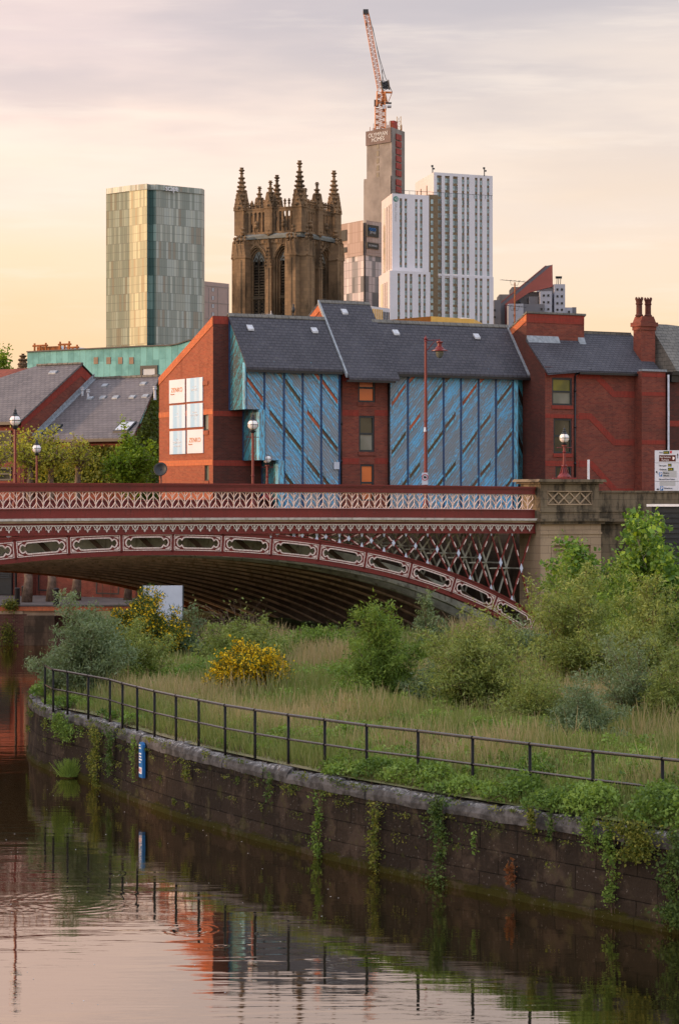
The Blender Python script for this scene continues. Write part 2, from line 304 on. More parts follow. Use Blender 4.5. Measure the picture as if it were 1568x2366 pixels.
M['handrail'] = flat('worn_black_handrail', (0.035, 0.03, 0.028), 0.22, 0.7, 0, 0.4, 6)
M['globe'] = material('white_glass_globe', globem, 0.15, 0.6)
M['signwhite'] = flat('white_sign_face', (0.50, 0.55, 0.62), 0.45, 0.4, 0, 0.06, 2)
M['signgrey'] = flat('grey_blanking_patch', (0.34, 0.38, 0.40), 0.5, 0.3, 0, 0.05, 2)
M['signbrown'] = flat('brown_sign_panel', (0.075, 0.016, 0.010), 0.5, 0.3, 0, 0.1, 2)
M['signgreen'] = flat('green_sign_panel', (0.015, 0.06, 0.012), 0.5, 0.3, 0, 0.1, 2)
M['signblue'] = flat('blue_sign_panel', (0.012, 0.13, 0.36), 0.45, 0.4, 0, 0.1, 3)
M['signred'] = flat('red_sign_paint', (0.45, 0.02, 0.02), 0.45, 0.4, 0, 0.1, 3)
M['yellowtext'] = flat('yellow_sign_text', (0.60, 0.42, 0.03), 0.5, 0.3, 0, 0.05, 2)
M['orangetext'] = flat('orange_lettering', (0.55, 0.20, 0.06), 0.5, 0.3, 0, 0.05, 2)
M['whitetext'] = flat('white_lettering', (0.78, 0.78, 0.78), 0.5, 0.3, 0, 0.05, 2)
def posterm(t, bs, uv, ob):
    s = t.sep(ob); w = t.m('SINE', t.m('MULTIPLY', s[0], 7.5)); w2 = t.m('SINE', t.m('ADD', t.m('MULTIPLY', s[0], 4.1), 1.0))
    f = t.sm(t.m('ADD', w, w2), -0.9, 1.2)
    t.put(bs.inputs['Base Color'], t.mix(f, (0.34, 0.55, 0.74), (0.58, 0.70, 0.80)))
M['poster_blue'] = material('blue_curtain_poster', posterm, 0.4, 0.4)
M['poster_white'] = flat('white_poster', (0.66, 0.67, 0.72), 0.4, 0.4, 0, 0.05, 1)

def waterm():
    m = bpy.data.materials.new('river_water'); m.use_nodes = True; t = NT(m.node_tree); t.n.clear()
    g = t.new('ShaderNodeTexCoord').outputs['Object']; s = t.sep(g)
    h = t.m('MULTIPLY', t.noise(t.scl(g, (0.30, 1.5, 1)), 1.0, 3, .5), 1.0)
    n2 = t.noise(t.scl(g, (2.2, 9.0, 1)), 1.0, 3, .5)
    patch = t.sm(t.noise(t.scl(g, (.25, .35, 1)), 1.0, 2, .5), .42, .62)
    far = t.sm(s[1], 42.0, 56.0)
    h = t.m('ADD', h, t.m('MULTIPLY', n2, t.m('ADD', 0.035, t.m('MULTIPLY', patch, .11))))
    h = t.m('ADD', h, t.m('MULTIPLY', t.noise(t.scl(g, (1.6, 6.0, 1)), 1.3, 2, .5), t.m('MULTIPLY', far, .12)))
    for (u, v, rad, amp, k) in [(168, 2082, 1.5, .06, 26), (241, 2020, .55, .09, 40), (442, 2149, .62, .05, 36), (613, 2158, .2, .06, 60), (510, 2187, .17, .05, 60), (60, 2095, 1.0, .03, 26)]:
        Y = HC * F / (v - HV); X = (u - CX) / F * Y
        d = t.vm('LENGTH', t.scl(t.vm('SUBTRACT', g, (X, Y, 0)), (1, .8, 0)))
        wv = t.m('SINE', t.m('MULTIPLY', d, k)); fo = t.m('MULTIPLY', t.m('SUBTRACT', 1.0, t.sm(d, rad * .75, rad * 1.15)), t.sm(d, rad * .15, rad * .5))
        h = t.m('ADD', h, t.m('MULTIPLY', t.m('MULTIPLY', wv, fo), amp * 0.95))
    b = t.new('ShaderNodeBump', {'Height': h, 'Distance': 0.05, 'Strength': 0.13})
    gl = t.new('ShaderNodeBsdfGlossy', {'Color': (1.0, 0.85, 0.72), 'Roughness': 0.02, 'Normal': b.outputs[0]})
    df = t.new('ShaderNodeBsdfDiffuse', {'Color': (0.012, 0.012, 0.005)})
    fr = t.new('ShaderNodeFresnel', {'IOR': 2.6, 'Normal': b.outputs[0]}).outputs[0]
    mx = t.new('ShaderNodeMixShader', {0: t.m('ADD', .24, fr, clamp=True)}); t.l.new(df.outputs[0], mx.inputs[1]); t.l.new(gl.outputs[0], mx.inputs[2])
    t.l.new(mx.outputs[0], t.new('ShaderNodeOutputMaterial').inputs[0]); return m
M['water'] = waterm()

# ------------------------------------------------------------------ mesh builder
class MB:
    def __init__(s): s.v = []; s.f = []; s.mi = []; s.cur = 0; s.xf = None
    def vert(s, p):
        if s.xf is not None: p = s.xf @ Vector(p)
        s.v.append((p[0], p[1], p[2])); return len(s.v) - 1
    def face(s, pts):
        s.f.append([s.vert(p) for p in pts]); s.mi.append(s.cur)
    def box(s, x0, x1, y0, y1, z0, z1):
        a = [s.vert(p) for p in ((x0, y0, z0), (x1, y0, z0), (x1, y1, z0), (x0, y1, z0), (x0, y0, z1), (x1, y0, z1), (x1, y1, z1), (x0, y1, z1))]
        for q in ((0, 3, 2, 1), (4, 5, 6, 7), (0, 1, 5, 4), (1, 2, 6, 5), (2, 3, 7, 6), (3, 0, 4, 7)):
            s.f.append([a[i] for i in q]); s.mi.append(s.cur)
    def prism(s, poly, axis, a, b):
        """polygon of 2-D points extruded along axis ('x': points are (y,z); 'y': (x,z); 'z': (x,y))"""
        def P(p, t): return {'x': (t, p[0], p[1]), 'y': (p[0], t, p[1]), 'z': (p[0], p[1], t)}[axis]
        ia = [s.vert(P(p, a)) for p in poly]; ib = [s.vert(P(p, b)) for p in poly]; n = len(poly)
        s.f.append(ia[::-1]); s.f.append(ib[:]); s.mi += [s.cur] * 2
        for i in range(n):
            j = (i + 1) % n; s.f.append([ia[i], ia[j], ib[j], ib[i]]); s.mi.append(s.cur)
    def tube(s, pts, r, n=6, cap=True):
        pts = [Vector(p) for p in pts]; rings = []
        rr = r if hasattr(r, '__len__') else [r] * len(pts)
        for i, p in enumerate(pts):
            d = (pts[min(i + 1, len(pts) - 1)] - pts[max(i - 1, 0)])
            d = d.normalized() if d.length > 1e-9 else Vector((0, 0, 1))
            a = Vector((0, 0, 1)) if abs(d.z) < .9 else Vector((1, 0, 0))
            u = d.cross(a).normalized(); w = d.cross(u)
            rings.append([s.vert(p + (u * math.cos(2 * math.pi * k / n) + w * math.sin(2 * math.pi * k / n)) * rr[i]) for k in range(n)])
        for i in range(len(rings) - 1):
            for k in range(n):
                s.f.append([rings[i][k], rings[i][(k + 1) % n], rings[i + 1][(k + 1) % n], rings[i + 1][k]]); s.mi.append(s.cur)
        if cap: s.f.append(rings[0][::-1]); s.f.append(rings[-1][:]); s.mi += [s.cur] * 2
    def lathe(s, prof, n=16, c=(0, 0, 0)):
        rings = [[s.vert((c[0] + r * math.cos(2 * math.pi * k / n), c[1] + r * math.sin(2 * math.pi * k / n), c[2] + z)) for k in range(n)] for r, z in prof]
        for i in range(len(rings) - 1):
            for k in range(n):
                s.f.append([rings[i][k], rings[i][(k + 1) % n], rings[i + 1][(k + 1) % n], rings[i + 1][k]]); s.mi.append(s.cur)
    def ribbon(s, pts, w, y0, y1, closed=False):
        """flat bar of width w following points (x,z) in a vertical plane, between depths y0 and y1"""
        n = len(pts); L = []; Rr = []
        for i in range(n):
            a = pts[(i - 1) % n] if (closed or i > 0) else pts[i]; b = pts[(i + 1) % n] if (closed or i < n - 1) else pts[i]
            dx, dz = b[0] - a[0], b[1] - a[1]; l = math.hypot(dx, dz) or 1
            nx, nz = -dz / l * w / 2, dx / l * w / 2
            L.append((pts[i][0] + nx, pts[i][1] + nz)); Rr.append((pts[i][0] - nx, pts[i][1] - nz))
        for i in range(n if closed else n - 1):
            j = (i + 1) % n
            s.prism([L[i], L[j], Rr[j], Rr[i]], 'y', y0, y1)
    def wall(s, x0, x1, z0, z1, y, holes=(), depth=0.12, axis='y'):
        """front sheet at depth y facing -y with rectangular holes (x0,x1,z0,z1) and reveals running back by depth"""
        def P(x, yy, z): return (x, yy, z) if axis == 'y' else (yy, x, z)
        xs = sorted({x0, x1, *[min(max(h[0], x0), x1) for h in holes], *[min(max(h[1], x0), x1) for h in holes]})
        zs = sorted({z0, z1, *[min(max(h[2], z0), z1) for h in holes], *[min(max(h[3], z0), z1) for h in holes]})
        for i in range(len(xs) - 1):
            for j in range(len(zs) - 1):
                cx, cz = (xs[i] + xs[i + 1]) / 2, (zs[j] + zs[j + 1]) / 2
                if any(h[0] < cx < h[1] and h[2] < cz < h[3] for h in holes): continue
                s.face([P(xs[i], y, zs[j]), P(xs[i + 1], y, zs[j]), P(xs[i + 1], y, zs[j + 1]), P(xs[i], y, zs[j + 1])])
        for h in holes:
            a, b, c, d = h[:4]; e = y + depth
            for q in ((a, c, b, c), (b, c, b, d), (b, d, a, d), (a, d, a, c)):
                s.face([P(q[0], y, q[1]), P(q[2], y, q[3]), P(q[2], e, q[3]), P(q[0], e, q[1])])
    def build(s, name, mats, parent=None, smooth=False, tone=None):
        me = bpy.data.meshes.new(name); me.from_pydata(s.v, [], s.f)
        if not isinstance(mats, (list, tuple)): mats = [mats]
        for m in mats: me.materials.append(m)
        if len(mats) > 1: me.polygons.foreach_set('material_index', s.mi)
        uvl = me.uv_layers.new(name='uv'); n = len(me.polygons)
        nor = np.empty(n * 3); me.polygons.foreach_get('normal', nor); nor = nor.reshape(-1, 3)
        lt = np.empty(n, int); me.polygons.foreach_get('loop_total', lt)
        lv = np.empty(len(me.loops), int); me.loops.foreach_get('vertex_index', lv)
        co = np.array(s.v)[lv]; N = np.repeat(nor, lt, 0)
        T = np.stack([-N[:, 1], N[:, 0], np.zeros(len(N))], 1); l = np.linalg.norm(T, axis=1); fl = l < 1e-3
        T[fl] = (1, 0, 0); l[fl] = 1; T /= l[:, None]
        B = np.cross(N, T); sg = np.where(B[:, 2] < 0, -1, 1)[:, None]; B *= sg; T = T * np.where((T[:, 0] < -1e-6), -1, 1)[:, None]
        uvl.data.foreach_set('uv', np.stack([(co * T).sum(1), (co * B).sum(1)], 1).ravel())
        if smooth: me.polygons.foreach_set('use_smooth', [True] * n)
        if tone is not None:
            at = me.attributes.new('tone', 'FLOAT', 'FACE'); at.data.foreach_set('value', tone)
        me.update()
        o = bpy.data.objects.new(name, me); C.objects.link(o)
        if parent: o.parent = parent
        return o
def each(mb, name, mat, parent):
    """builds every separate piece of mb as an object of its own"""
    par = list(range(len(mb.v)))
    def find(a):
        while par[a] != a: par[a] = par[par[a]]; a = par[a]
        return a
    for f in mb.f:
        for a in f[1:]: par[find(a)] = find(f[0])
    groups = {}
    for f in mb.f: groups.setdefault(find(f[0]), []).append(f)
    out = []
    for fs in groups.values():
        q = MB(); ix = {}
        for f in fs:
            for a in f:
                if a not in ix: ix[a] = len(q.v); q.v.append(mb.v[a])
            q.f.append([ix[a] for a in f]); q.mi.append(0)
        out.append(q.build(name, mat, parent))
    return out
def tag(o, label=None, cat=None, group=None, kind=None):
    if label: o['label'] = label
    if cat: o['category'] = cat
    if group: o['group'] = group
    if kind: o['kind'] = kind
    return o
def empty(name, loc=(0, 0, 0), rz=0.0, label=None, cat=None, group=None):
    o = bpy.data.objects.new(name, None); C.objects.link(o); o.location = loc; o.rotation_euler = (0, 0, rz); o.empty_display_size = .2
    return tag(o, label, cat, group)
def copy_tree(o, parent=None):
    c = o.copy(); C.objects.link(c); c.parent = parent
    for ch in [x for x in o.children]: copy_tree(ch, c)
    return c
def px(u, v, Y):                                    # point seen at reference pixel (u, v) at distance Y
    return ((u - CX) / F * Y, Y, HC - (v - HV) / F * Y)
def on_z(u, v, z=0.0):
    Y = (HC - z) * F / (v - HV); return ((u - CX) / F * Y, Y, z)
class Fr:
    """a building's own frame: x along its front, y away from the viewer, z up from its base"""
    def __init__(s, X, Y, deg, z0): s.o = (X, Y); s.a = R(deg); s.z0 = z0; s.c, s.s = math.cos(s.a), math.sin(s.a)
    def onY(s, u, v, y):       # pixel -> local (x, z) on the plane local y = y
        k = (u - CX) / F; ox, oy = s.o[0] - s.s * y, s.o[1] + s.c * y
        t = (k * oy - ox) / (s.c - k * s.s); return t, HC - (v - HV) / F * (oy + t * s.s) - s.z0
    def onX(s, u, v, x):       # pixel -> local (y, z) on the plane local x = x
        k = (u - CX) / F; ox, oy = s.o[0] + s.c * x, s.o[1] + s.s * x
        t = (k * oy - ox) / (-s.s - k * s.c); return t, HC - (v - HV) / F * (oy + t * s.c) - s.z0
    def empty(s, name, label, cat, group=None): return empty(name, (s.o[0], s.o[1], s.z0), s.a, label, cat, group)
    def w(s, x, y, z): return (s.o[0] + s.c * x - s.s * y, s.o[1] + s.s * x + s.c * y, z + s.z0)
def text(name, body, size, loc, parent, mat, rot=(R(90), 0, 0), align='LEFT', xs=1.0, ext=0.004):
    cu = bpy.data.curves.new(name, 'FONT'); cu.body = body; cu.size = size; cu.align_x = align; cu.extrude = ext
    o = bpy.data.objects.new(name, cu); C.objects.link(o)
    me = bpy.data.meshes.new_from_object(o.evaluated_get(bpy.context.evaluated_depsgraph_get())); C.objects.unlink(o); bpy.data.objects.remove(o)
    me.materials.clear(); me.materials.append(mat); me.name = name
    o = bpy.data.objects.new(name, me); C.objects.link(o); o.parent = parent
    o.location = loc; o.rotation_euler = rot; o.scale = (xs, 1, 1); return o
def window(parent, x0, x1, z0, z1, y, gl, bars=(0.5,), fw=0.09, d=0.1, axis='y', vbar=False, gls=None):
    """framed window set d behind the wall face at y: frame part with its panes as a sub-part"""
    f = MB(); g = MB()
    def bx(m, a, b, c, e, p, q):
        if axis == 'y': m.box(a, b, p, q, c, e)
        else: m.box(p, q, a, b, c, e)
    yy = y + d * .3
    for q in ((x0, x1, z0, z0 + fw), (x0, x1, z1 - fw, z1), (x0, x0 + fw, z0 + fw, z1 - fw), (x1 - fw, x1, z0 + fw, z1 - fw)): bx(f, *q, yy, yy + .08)
    zz = [z0 + fw]
    for b in bars: zb = z0 + (z1 - z0) * b; bx(f, x0 + fw, x1 - fw, zb - fw * .5, zb + fw * .5, yy + .002, yy + .078); zz += [zb - fw * .5, zb + fw * .5]
    zz.append(z1 - fw)
    fo = f.build('window', M['frame'], parent)
    mats = [M[k] for k in (gls or [gl])]
    for i in range(0, len(zz), 2): g.cur = (i // 2) % len(mats); bx(g, x0 + fw, x1 - fw, zz[i], zz[i + 1], yy + .05, yy + .06)
    g.build('pane', mats, fo); return fo
# ------------------------------------------------------------------ river, banks, town ground
WL = [(66, 1752), (77, 1767), (118, 1783.5), (206, 1805), (245, 1827), (307, 1853), (418, 1894), (514, 1920), (583, 1942), (728, 1980), (815, 2002),
      (911, 2023), (993, 2042), (1055, 2054), (1180, 2080), (1314, 2107), (1406, 2126), (1550, 2157)]
wl = [on_z(u, v)[:2] for u, v in WL]
wl = [(19.0, 26.0), (9.2, 40.2)] + wl[::-1] + [(-9.95, 76.5), (-9.9, 80), (-9.9, 90), (-10.8, 105), (-13.0, 118), (-14.0, 130.6)]
# resample the bank line evenly and smooth it
wa = np.array(wl); seg = np.r_[0, np.cumsum(np.hypot(*np.diff(wa, axis=0).T))]
L_ = np.arange(0, seg[-1], 0.575); bank = np.stack([np.interp(L_, seg, wa[:, 0]), np.interp(L_, seg, wa[:, 1])], 1)
for _ in range(6): bank[1:-1] = (bank[:-2] + 2 * bank[1:-1] + bank[2:]) / 4
tg = np.gradient(bank, axis=0); tg /= np.linalg.norm(tg, axis=1)[:, None]; bn = np.stack([tg[:, 1], -tg[:, 0]], 1)   # towards the land (right of travel)
def xw(y): return np.interp(y, bank[:, 1], bank[:, 0])
WT = 1.80
def gz(x, y):
    d = np.clip((x - xw(y)) / 6.0, 0, 1)
    return WT + 0.03 + 0.22 * d + 0.10 * np.sin(x * .7 + y * .31) * d + 0.08 * np.sin(y * .9 - x * .4) * d
w = MB(); w.face([(-600, -150, 0), (60, -150, 0), (60, 131, 0), (-600, 131, 0)])
tag(w.build('river', M['water']), kind='structure')
def terrain():
    m = MB(); ys = np.arange(26, 131.5, 1.0); ts = np.concatenate([np.linspace(0, 40, 42), [55, 80, 140, 300]])
    idx = []
    for y in ys:
        x0 = xw(y) + 0.35; idx.append([m.vert((x0 + t, y, float(gz(x0 + t, y)))) for t in ts])
    for i in range(len(ys) - 1):
        for j in range(len(ts) - 1):
            m.f.append([idx[i][j], idx[i][j + 1], idx[i + 1][j + 1], idx[i + 1][j]]); m.mi.append(0)
    return m
tag(terrain().build('ground', M['ground'], smooth=True), kind='structure')
m = MB(); m.face([(-2500, 131.3, 2.2), (2500, 131.3, 2.2), (2500, 4500, 2.2), (-2500, 4500, 2.2)])
m.face([(-2500, -150, 2.0), (-60, -150, 2.0), (-60, 131.3, 2.0), (-2500, 131.3, 2.0)])
tag(m.build('terrain', M['cityground']), kind='structure')
# unseen warehouses added on the other bank, sized to shade the river and wall
for k, (y0, y1, h) in enumerate(((-25, 22, 15.5), (24, 58, 17), (60, 98, 14.5), (101, 150, 10.5))):
    wz = empty('added_shade_warehouse', (-78, y0, 2), 0, ('nearest shade-casting brick warehouse added on the opposite bank, outside the view', 'tallest shade-casting brick warehouse added on the opposite bank, outside the view', 'third shade-casting brick warehouse added on the opposite bank, outside the view', 'lowest and farthest shade-casting brick warehouse added on the opposite bank, outside the view')[k], 'building', 'shade-casting warehouses added on the opposite bank')
    q = MB(); hs = [(a + 1.5, a + 3.0, z, z + 1.8) for a in np.arange(1, y1 - y0 - 4, 4.5) for z in np.arange(1.5, h - 5, 3.4)]
    q.prism([(0, 0), (13, 0), (13, h - 3.4), (6.5, h), (0, h - 3.4)], 'y', 0, y1 - y0); q.build('wall', M['brick'], wz)
    q = MB()
    for a, b, c, d in hs: q.box(13.001, 13.05, a, b, c, d)
    each(q, 'windows', M['glass_dark'], wz); q = MB(); q.prism([(-.3, h - 3.5), (6.5, h + .05), (13.3, h - 3.5), (13.3, h - 3.35), (6.5, h + .2), (-.3, h - 3.35)], 'y', -.2, y1 - y0 + .2); q.build('roof', M['slate'], wz)
# the curved river wall: battered face of coursed stone with a rounded coping, one continuous body
def river_wall():
    root = empty('river_wall', (float(bank[30][0]), float(bank[30][1]), 0), 0, 'long curved river wall of dark wet stone blocks with mossy waterline', 'river wall')
    ox, oy = bank[30]
    off = lambda i, d, z: (bank[i][0] + bn[i][0] * d - ox, bank[i][1] + bn[i][1] * d - oy, z)
    f = MB(); n = len(bank)
    prof = [(0.0, -0.6), (0.0, 0.14), (0.055, 0.15), (0.09, 1.02), (0.10, 1.50)]
    ids = [[f.vert(off(i, d, z)) for d, z in prof] for i in range(n)]
    for i in range(n - 1):
        for k in range(len(prof) - 1):
            f.f.append([ids[i + 1][k], ids[i][k], ids[i][k + 1], ids[i + 1][k + 1]]); f.mi.append(0)
    o = f.build('masonry', M['riverwall'], root)
    uvl = o.data.uv_layers[0]; cum = np.arange(n) * .575         # courses run along the curve
    vi = np.empty(len(o.data.loops), int); o.data.loops.foreach_get('vertex_index', vi)
    co = np.array(f.v)[vi]; uvl.data.foreach_set('uv', np.stack([cum[vi // len(prof)], co[:, 2]], 1).ravel())
    c = MB(); i = 0; rr = random.Random(3)
    while i < n - 3:
        k = rr.choice((2, 2, 3)); e = min(i + k, n - 1)
        dz = rr.uniform(-.035, .035); dd = rr.uniform(-.03, .03); h = rr.uniform(-.02, .02)
        pr = [(0.06 + dd, 1.50), (0.05 + dd, 1.62 + dz), (0.10 + dd, 1.74 + dz + h), (0.20 + dd, WT + dz), (0.34, WT + .01 + dz), (0.62, WT + .015 + dz), (0.62, 1.45)]
        rings = []
        for q in range(i, e + 1):
            rings.append([c.vert(tuple(a + (0.0, 0.0, rr.uniform(-.008, .008))[t] for t, a in enumerate(off(q, d + (.025 if q in (i, e) else 0), z - (.025 if q in (i, e) else 0))))) for d, z in pr])
        for q in range(len(rings) - 1):
            for k2 in range(len(pr)):
                k3 = (k2 + 1) % len(pr); c.f.append([rings[q + 1][k2], rings[q][k2], rings[q][k3], rings[q + 1][k3]]); c.mi.append(0)
        c.f.append(rings[0][:]); c.f.append(rings[-1][::-1]); c.mi += [0, 0]
        i = e
    c.build('coping', M['cope'], root)
river_wall()
# black iron railing on the wall
RP = [(104, 1538.7), (123, 1548), (156, 1553), (204, 1561.7), (254, 1571), (283, 1579.5), (317, 1588), (357, 1597.7), (406.5, 1608), (459, 1618), (520, 1630),
      (589, 1641), (666, 1652.5), (750, 1663.7), (846.7, 1676.6), (965.4, 1689.5), (1091.4, 1704.6), (1223.6, 1719.7), (1369, 1737), (1530, 1753.9)]
RZ = 2.98; rp = [on_z(u, v, RZ) for u, v in RP]
dx, dy = rp[-1][0] - rp[-2][0], rp[-1][1] - rp[-2][1]
rp += [(rp[-1][0] + dx * k, rp[-1][1] + dy * k, RZ) for k in (1, 2, 3, 4, 5)]
rail = empty('river_railing', (rp[10][0], rp[10][1], WT), 0, 'black two-bar iron railing along the top of the river wall', 'railing')
def rl(p, z): return (p[0] - rp[10][0], p[1] - rp[10][1], z - WT)
for nm, z in (('handrail', RZ), ('middle_rail', RZ - .56)):
    t = MB(); t.tube([rl(p, z) for p in rp], .034 if nm == 'handrail' else .027, 8); t.build(nm, M['handrail'], rail, smooth=True)
for i, p in enumerate(rp):
    t = MB(); t.tube([rl(p, WT - .05), rl(p, WT + .02), rl(p, RZ - .03)], .034, 8)
    for z in (RZ, RZ - .56): t.lathe([(0, -.04), (.036, -.03), (.044, 0), (.036, .03), (0, .04)], 8, rl(p, z))
    t.build('post', M['metalrail'], rail, smooth=True)

# ------------------------------------------------------------------ the iron bridge
BF = Fr(-12.81, 91.5, 31.0, 0.0); SC = 6.18; WB = 25.0; S0, S1 = -12.9, 25.25
zc = lambda s: -3e-4 * (s - SC) ** 2
zb = lambda s: 5.80 - .0069 * (s - SC) ** 2 - 1.27e-5 * (s - SC) ** 4
sl_ = lambda s: -.0138 * (s - SC) - 5.08e-5 * (s - SC) ** 3
bridge = BF.empty('iron_bridge', 'dark red and cream cast iron arch bridge over the river', 'bridge')
seg_s = list(np.linspace(S0, 24.72, 14))
def run(name, z0, z1, y0, y1, mat, parent=bridge, far=0.0):
    m = MB()
    for a, b in zip(seg_s[:-1], seg_s[1:]):
        P = [(a, zc(a) + z0 - far), (b, zc(b) + z0 - far), (b, zc(b) + z1 - far), (a, zc(a) + z1 - far)]
        m.prism(P, 'y', y0, y1)
    return m.build(name, mat, parent)
m = MB()
for a, b in zip(seg_s[:-1], seg_s[1:]):
    for z0, z1, y0, y1 in ((8.51, 8.57, -.12, .2), (8.24, 8.51, -.03, .12), (8.45, 8.508, -.08, -.032), (8.244, 8.285, -.06, -.032)):
        m.prism([(a, zc(a) + z0), (b, zc(b) + z0), (b, zc(b) + z1), (a, zc(a) + z1)], 'y', y0, y1)
m.build('parapet_rail', M['red'], bridge)
m = MB()
for a, b in zip(seg_s[:-1], seg_s[1:]):
    for z0, z1, y0, y1 in ((7.21, 7.55, -.02, .14), (7.55, 7.585, -.07, .14)):
        m.prism([(a, zc(a) + z0), (b, zc(b) + z0), (b, zc(b) + z1), (a, zc(a) + z1)], 'y', y0, y1)
m.build('parapet_base', M['red'], bridge)
run('cornice', 7.12, 7.21, -.27, .3, M['stringstone']); run('cornice_moulding', 7.035, 7.118, -.19, .3, M['sandstone'])
run('fascia_board', 6.60, 7.033, -.04, .12, M['red']); run('fascia_bead', 6.565, 6.63, -.085, -.043, M['red'])
# balustrade: each cast panel holds four ogee units
UW, UH = 0.551, 0.655
def lattice_panel():
    m = MB(); lp = []
    for k in range(8):
        sgn = 1 if k % 2 == 0 else -1
        def X(t, k=k, sgn=sgn): return (k * .5 + (t if sgn > 0 else .5 - t)) * UW
        og = [(0, .80), (.03, .72), (.10, .64), (.20, .57), (.29, .50), (.37, .42), (.43, .33), (.47, .25), (.5, .17)]
        tp = [(.10, .995), (.20, .95), (.31, .87), (.40, .77), (.46, .69), (.5, .62)]
        bt = [(.40, .005), (.30, .05), (.19, .13), (.10, .23), (.04, .31), (0, .38)]
        c1 = [(0, .80), (.06, .88), (.03, .94), (.10, .995)]; c2 = [(.5, .17), (.44, .11), (.47, .06), (.40, .005)]
        for pts, wd in ((og, .023), (tp, .021), (bt, .021), (c1, .017), (c2, .017)): m.ribbon([(X(t), z * UH) for t, z in pts], wd, 0, .035)
        m.ribbon([(k * .5 * UW, 0), (k * .5 * UW, UH)], .021, .008, .028)
    for z in (.012, UH - .012): m.ribbon([(0, z), (4 * UW, z)], .024, .002, .033)
    return m
lat = lattice_panel().build('lattice_panel', M['pinkcream'], bridge)
npan = int((24.66 - S0) / (4 * UW)); s_start = 24.66 - npan * 4 * UW
for i in range(npan):
    o = lat if i == 0 else lat.copy()
    if i: C.objects.link(o)
    s = s_start + i * 4 * UW; o.parent = bridge; o.location = (s, .02, 7.588 + zc(s + 1.1)); o.rotation_euler = (0, -math.atan(-6e-4 * (s + 1.1 - SC)), 0)
# cream fringe of little pointed arches
FW = 0.408
def fringe_panel():
    m = MB()
    for k in range(5):
        x0 = k * FW
        for sg in (-1, 1):
            m.ribbon([(x0 + sg * t * FW, z) for t, z in ((0, .075), (.10, .10), (.22, .155), (.30, .21), (.36, .27))], .026, 0, .05)
            m.ribbon([(x0 + sg * t * FW, z) for t, z in ((.03, .17), (.08, .22), (.14, .275))], .02, .005, .04)
            m.ribbon([(x0 + sg * t * FW, z) for t, z in ((.20, .145), (.27, .13), (.26, .10))], .016, .005, .04)
            m.ribbon([(x0 + sg * t * FW, z) for t, z in ((.30, .21), (.38, .25), (.50, .265))], .018, .005, .04)
        m.prism([(x0 - .032, .05), (x0, .005), (x0 + .032, .05), (x0, .10)], 'y', -.012, .05)
        m.ribbon([(x0, .09), (x0, .28)], .016, .005, .04)
    m.ribbon([(-FW / 2, .281), (4.5 * FW, .281)], .026, -.002, .05)
    return m
fr0 = fringe_panel().build('fringe_panel', M['cream'], bridge); nf = int((24.6 - S0) / (5 * FW))
for i in range(nf):
    o = fr0 if i == 0 else fr0.copy()
    if i: C.objects.link(o)
    s = 24.6 - (i + 1) * 5 * FW + FW / 2; o.parent = bridge; o.location = (s, -.095, 6.652 + zc(s + .9)); o.rotation_euler = (0, -math.atan(-6e-4 * (s + .9 - SC)), 0)
# arch ring made of pierced panels
ss = np.linspace(S0, S1, 800); al = np.r_[0, np.cumsum(np.hypot(np.diff(ss), np.diff([zb(s) for s in ss])))]
al0 = np.interp(SC, ss, al)
def A(l, h, y=0.0):           # arc length from the crown, height above the soffit -> local point
    s = float(np.interp(al0 + l, al, ss)); g = sl_(s); q = math.hypot(1, g)
    return (s - g / q * h, y, zb(s) + h / q)
PW = 2.215; HR = .90
def arc_ribbon(m, pts, wd, y0, y1, l0, closed=True):
    """bar of width wd along (l,h) points, carried onto the arch"""
    n = len(pts); Lp, Rp = [], []
    for i in range(n):
        a = pts[(i - 1) % n] if (closed or i > 0) else pts[i]; b = pts[(i + 1) % n] if (closed or i < n - 1) else pts[i]
        dx, dz = b[0] - a[0], b[1] - a[1]; l = math.hypot(dx, dz) or 1
        Lp.append((pts[i][0] - dz / l * wd / 2, pts[i][1] + dx / l * wd / 2)); Rp.append((pts[i][0] + dz / l * wd / 2, pts[i][1] - dx / l * wd / 2))
    for i in range(n if closed else n - 1):
        j = (i + 1) % n
        q = [A(l0 + p[0], p[1]) for p in (Lp[i], Lp[j], Rp[j], Rp[i])]
        m.prism([(p[0], p[2]) for p in q], 'y', y0, y1)
up_ = [(-1, 0), (-.975, .3), (-.93, .62), (-.86, .74), (-.79, .60), (-.765, .42), (-.72, .74), (-.66, .96), (-.58, 1.0), (-.3, 1.0), (0, 1.0)]
half = up_ + [(-x, z) for x, z in up_[-2::-1]]
op = half + [(x, -z) for x, z in half[-2:0:-1]]          # the whole opening, clockwise
OW, OH, HCn = .93, .215, .45
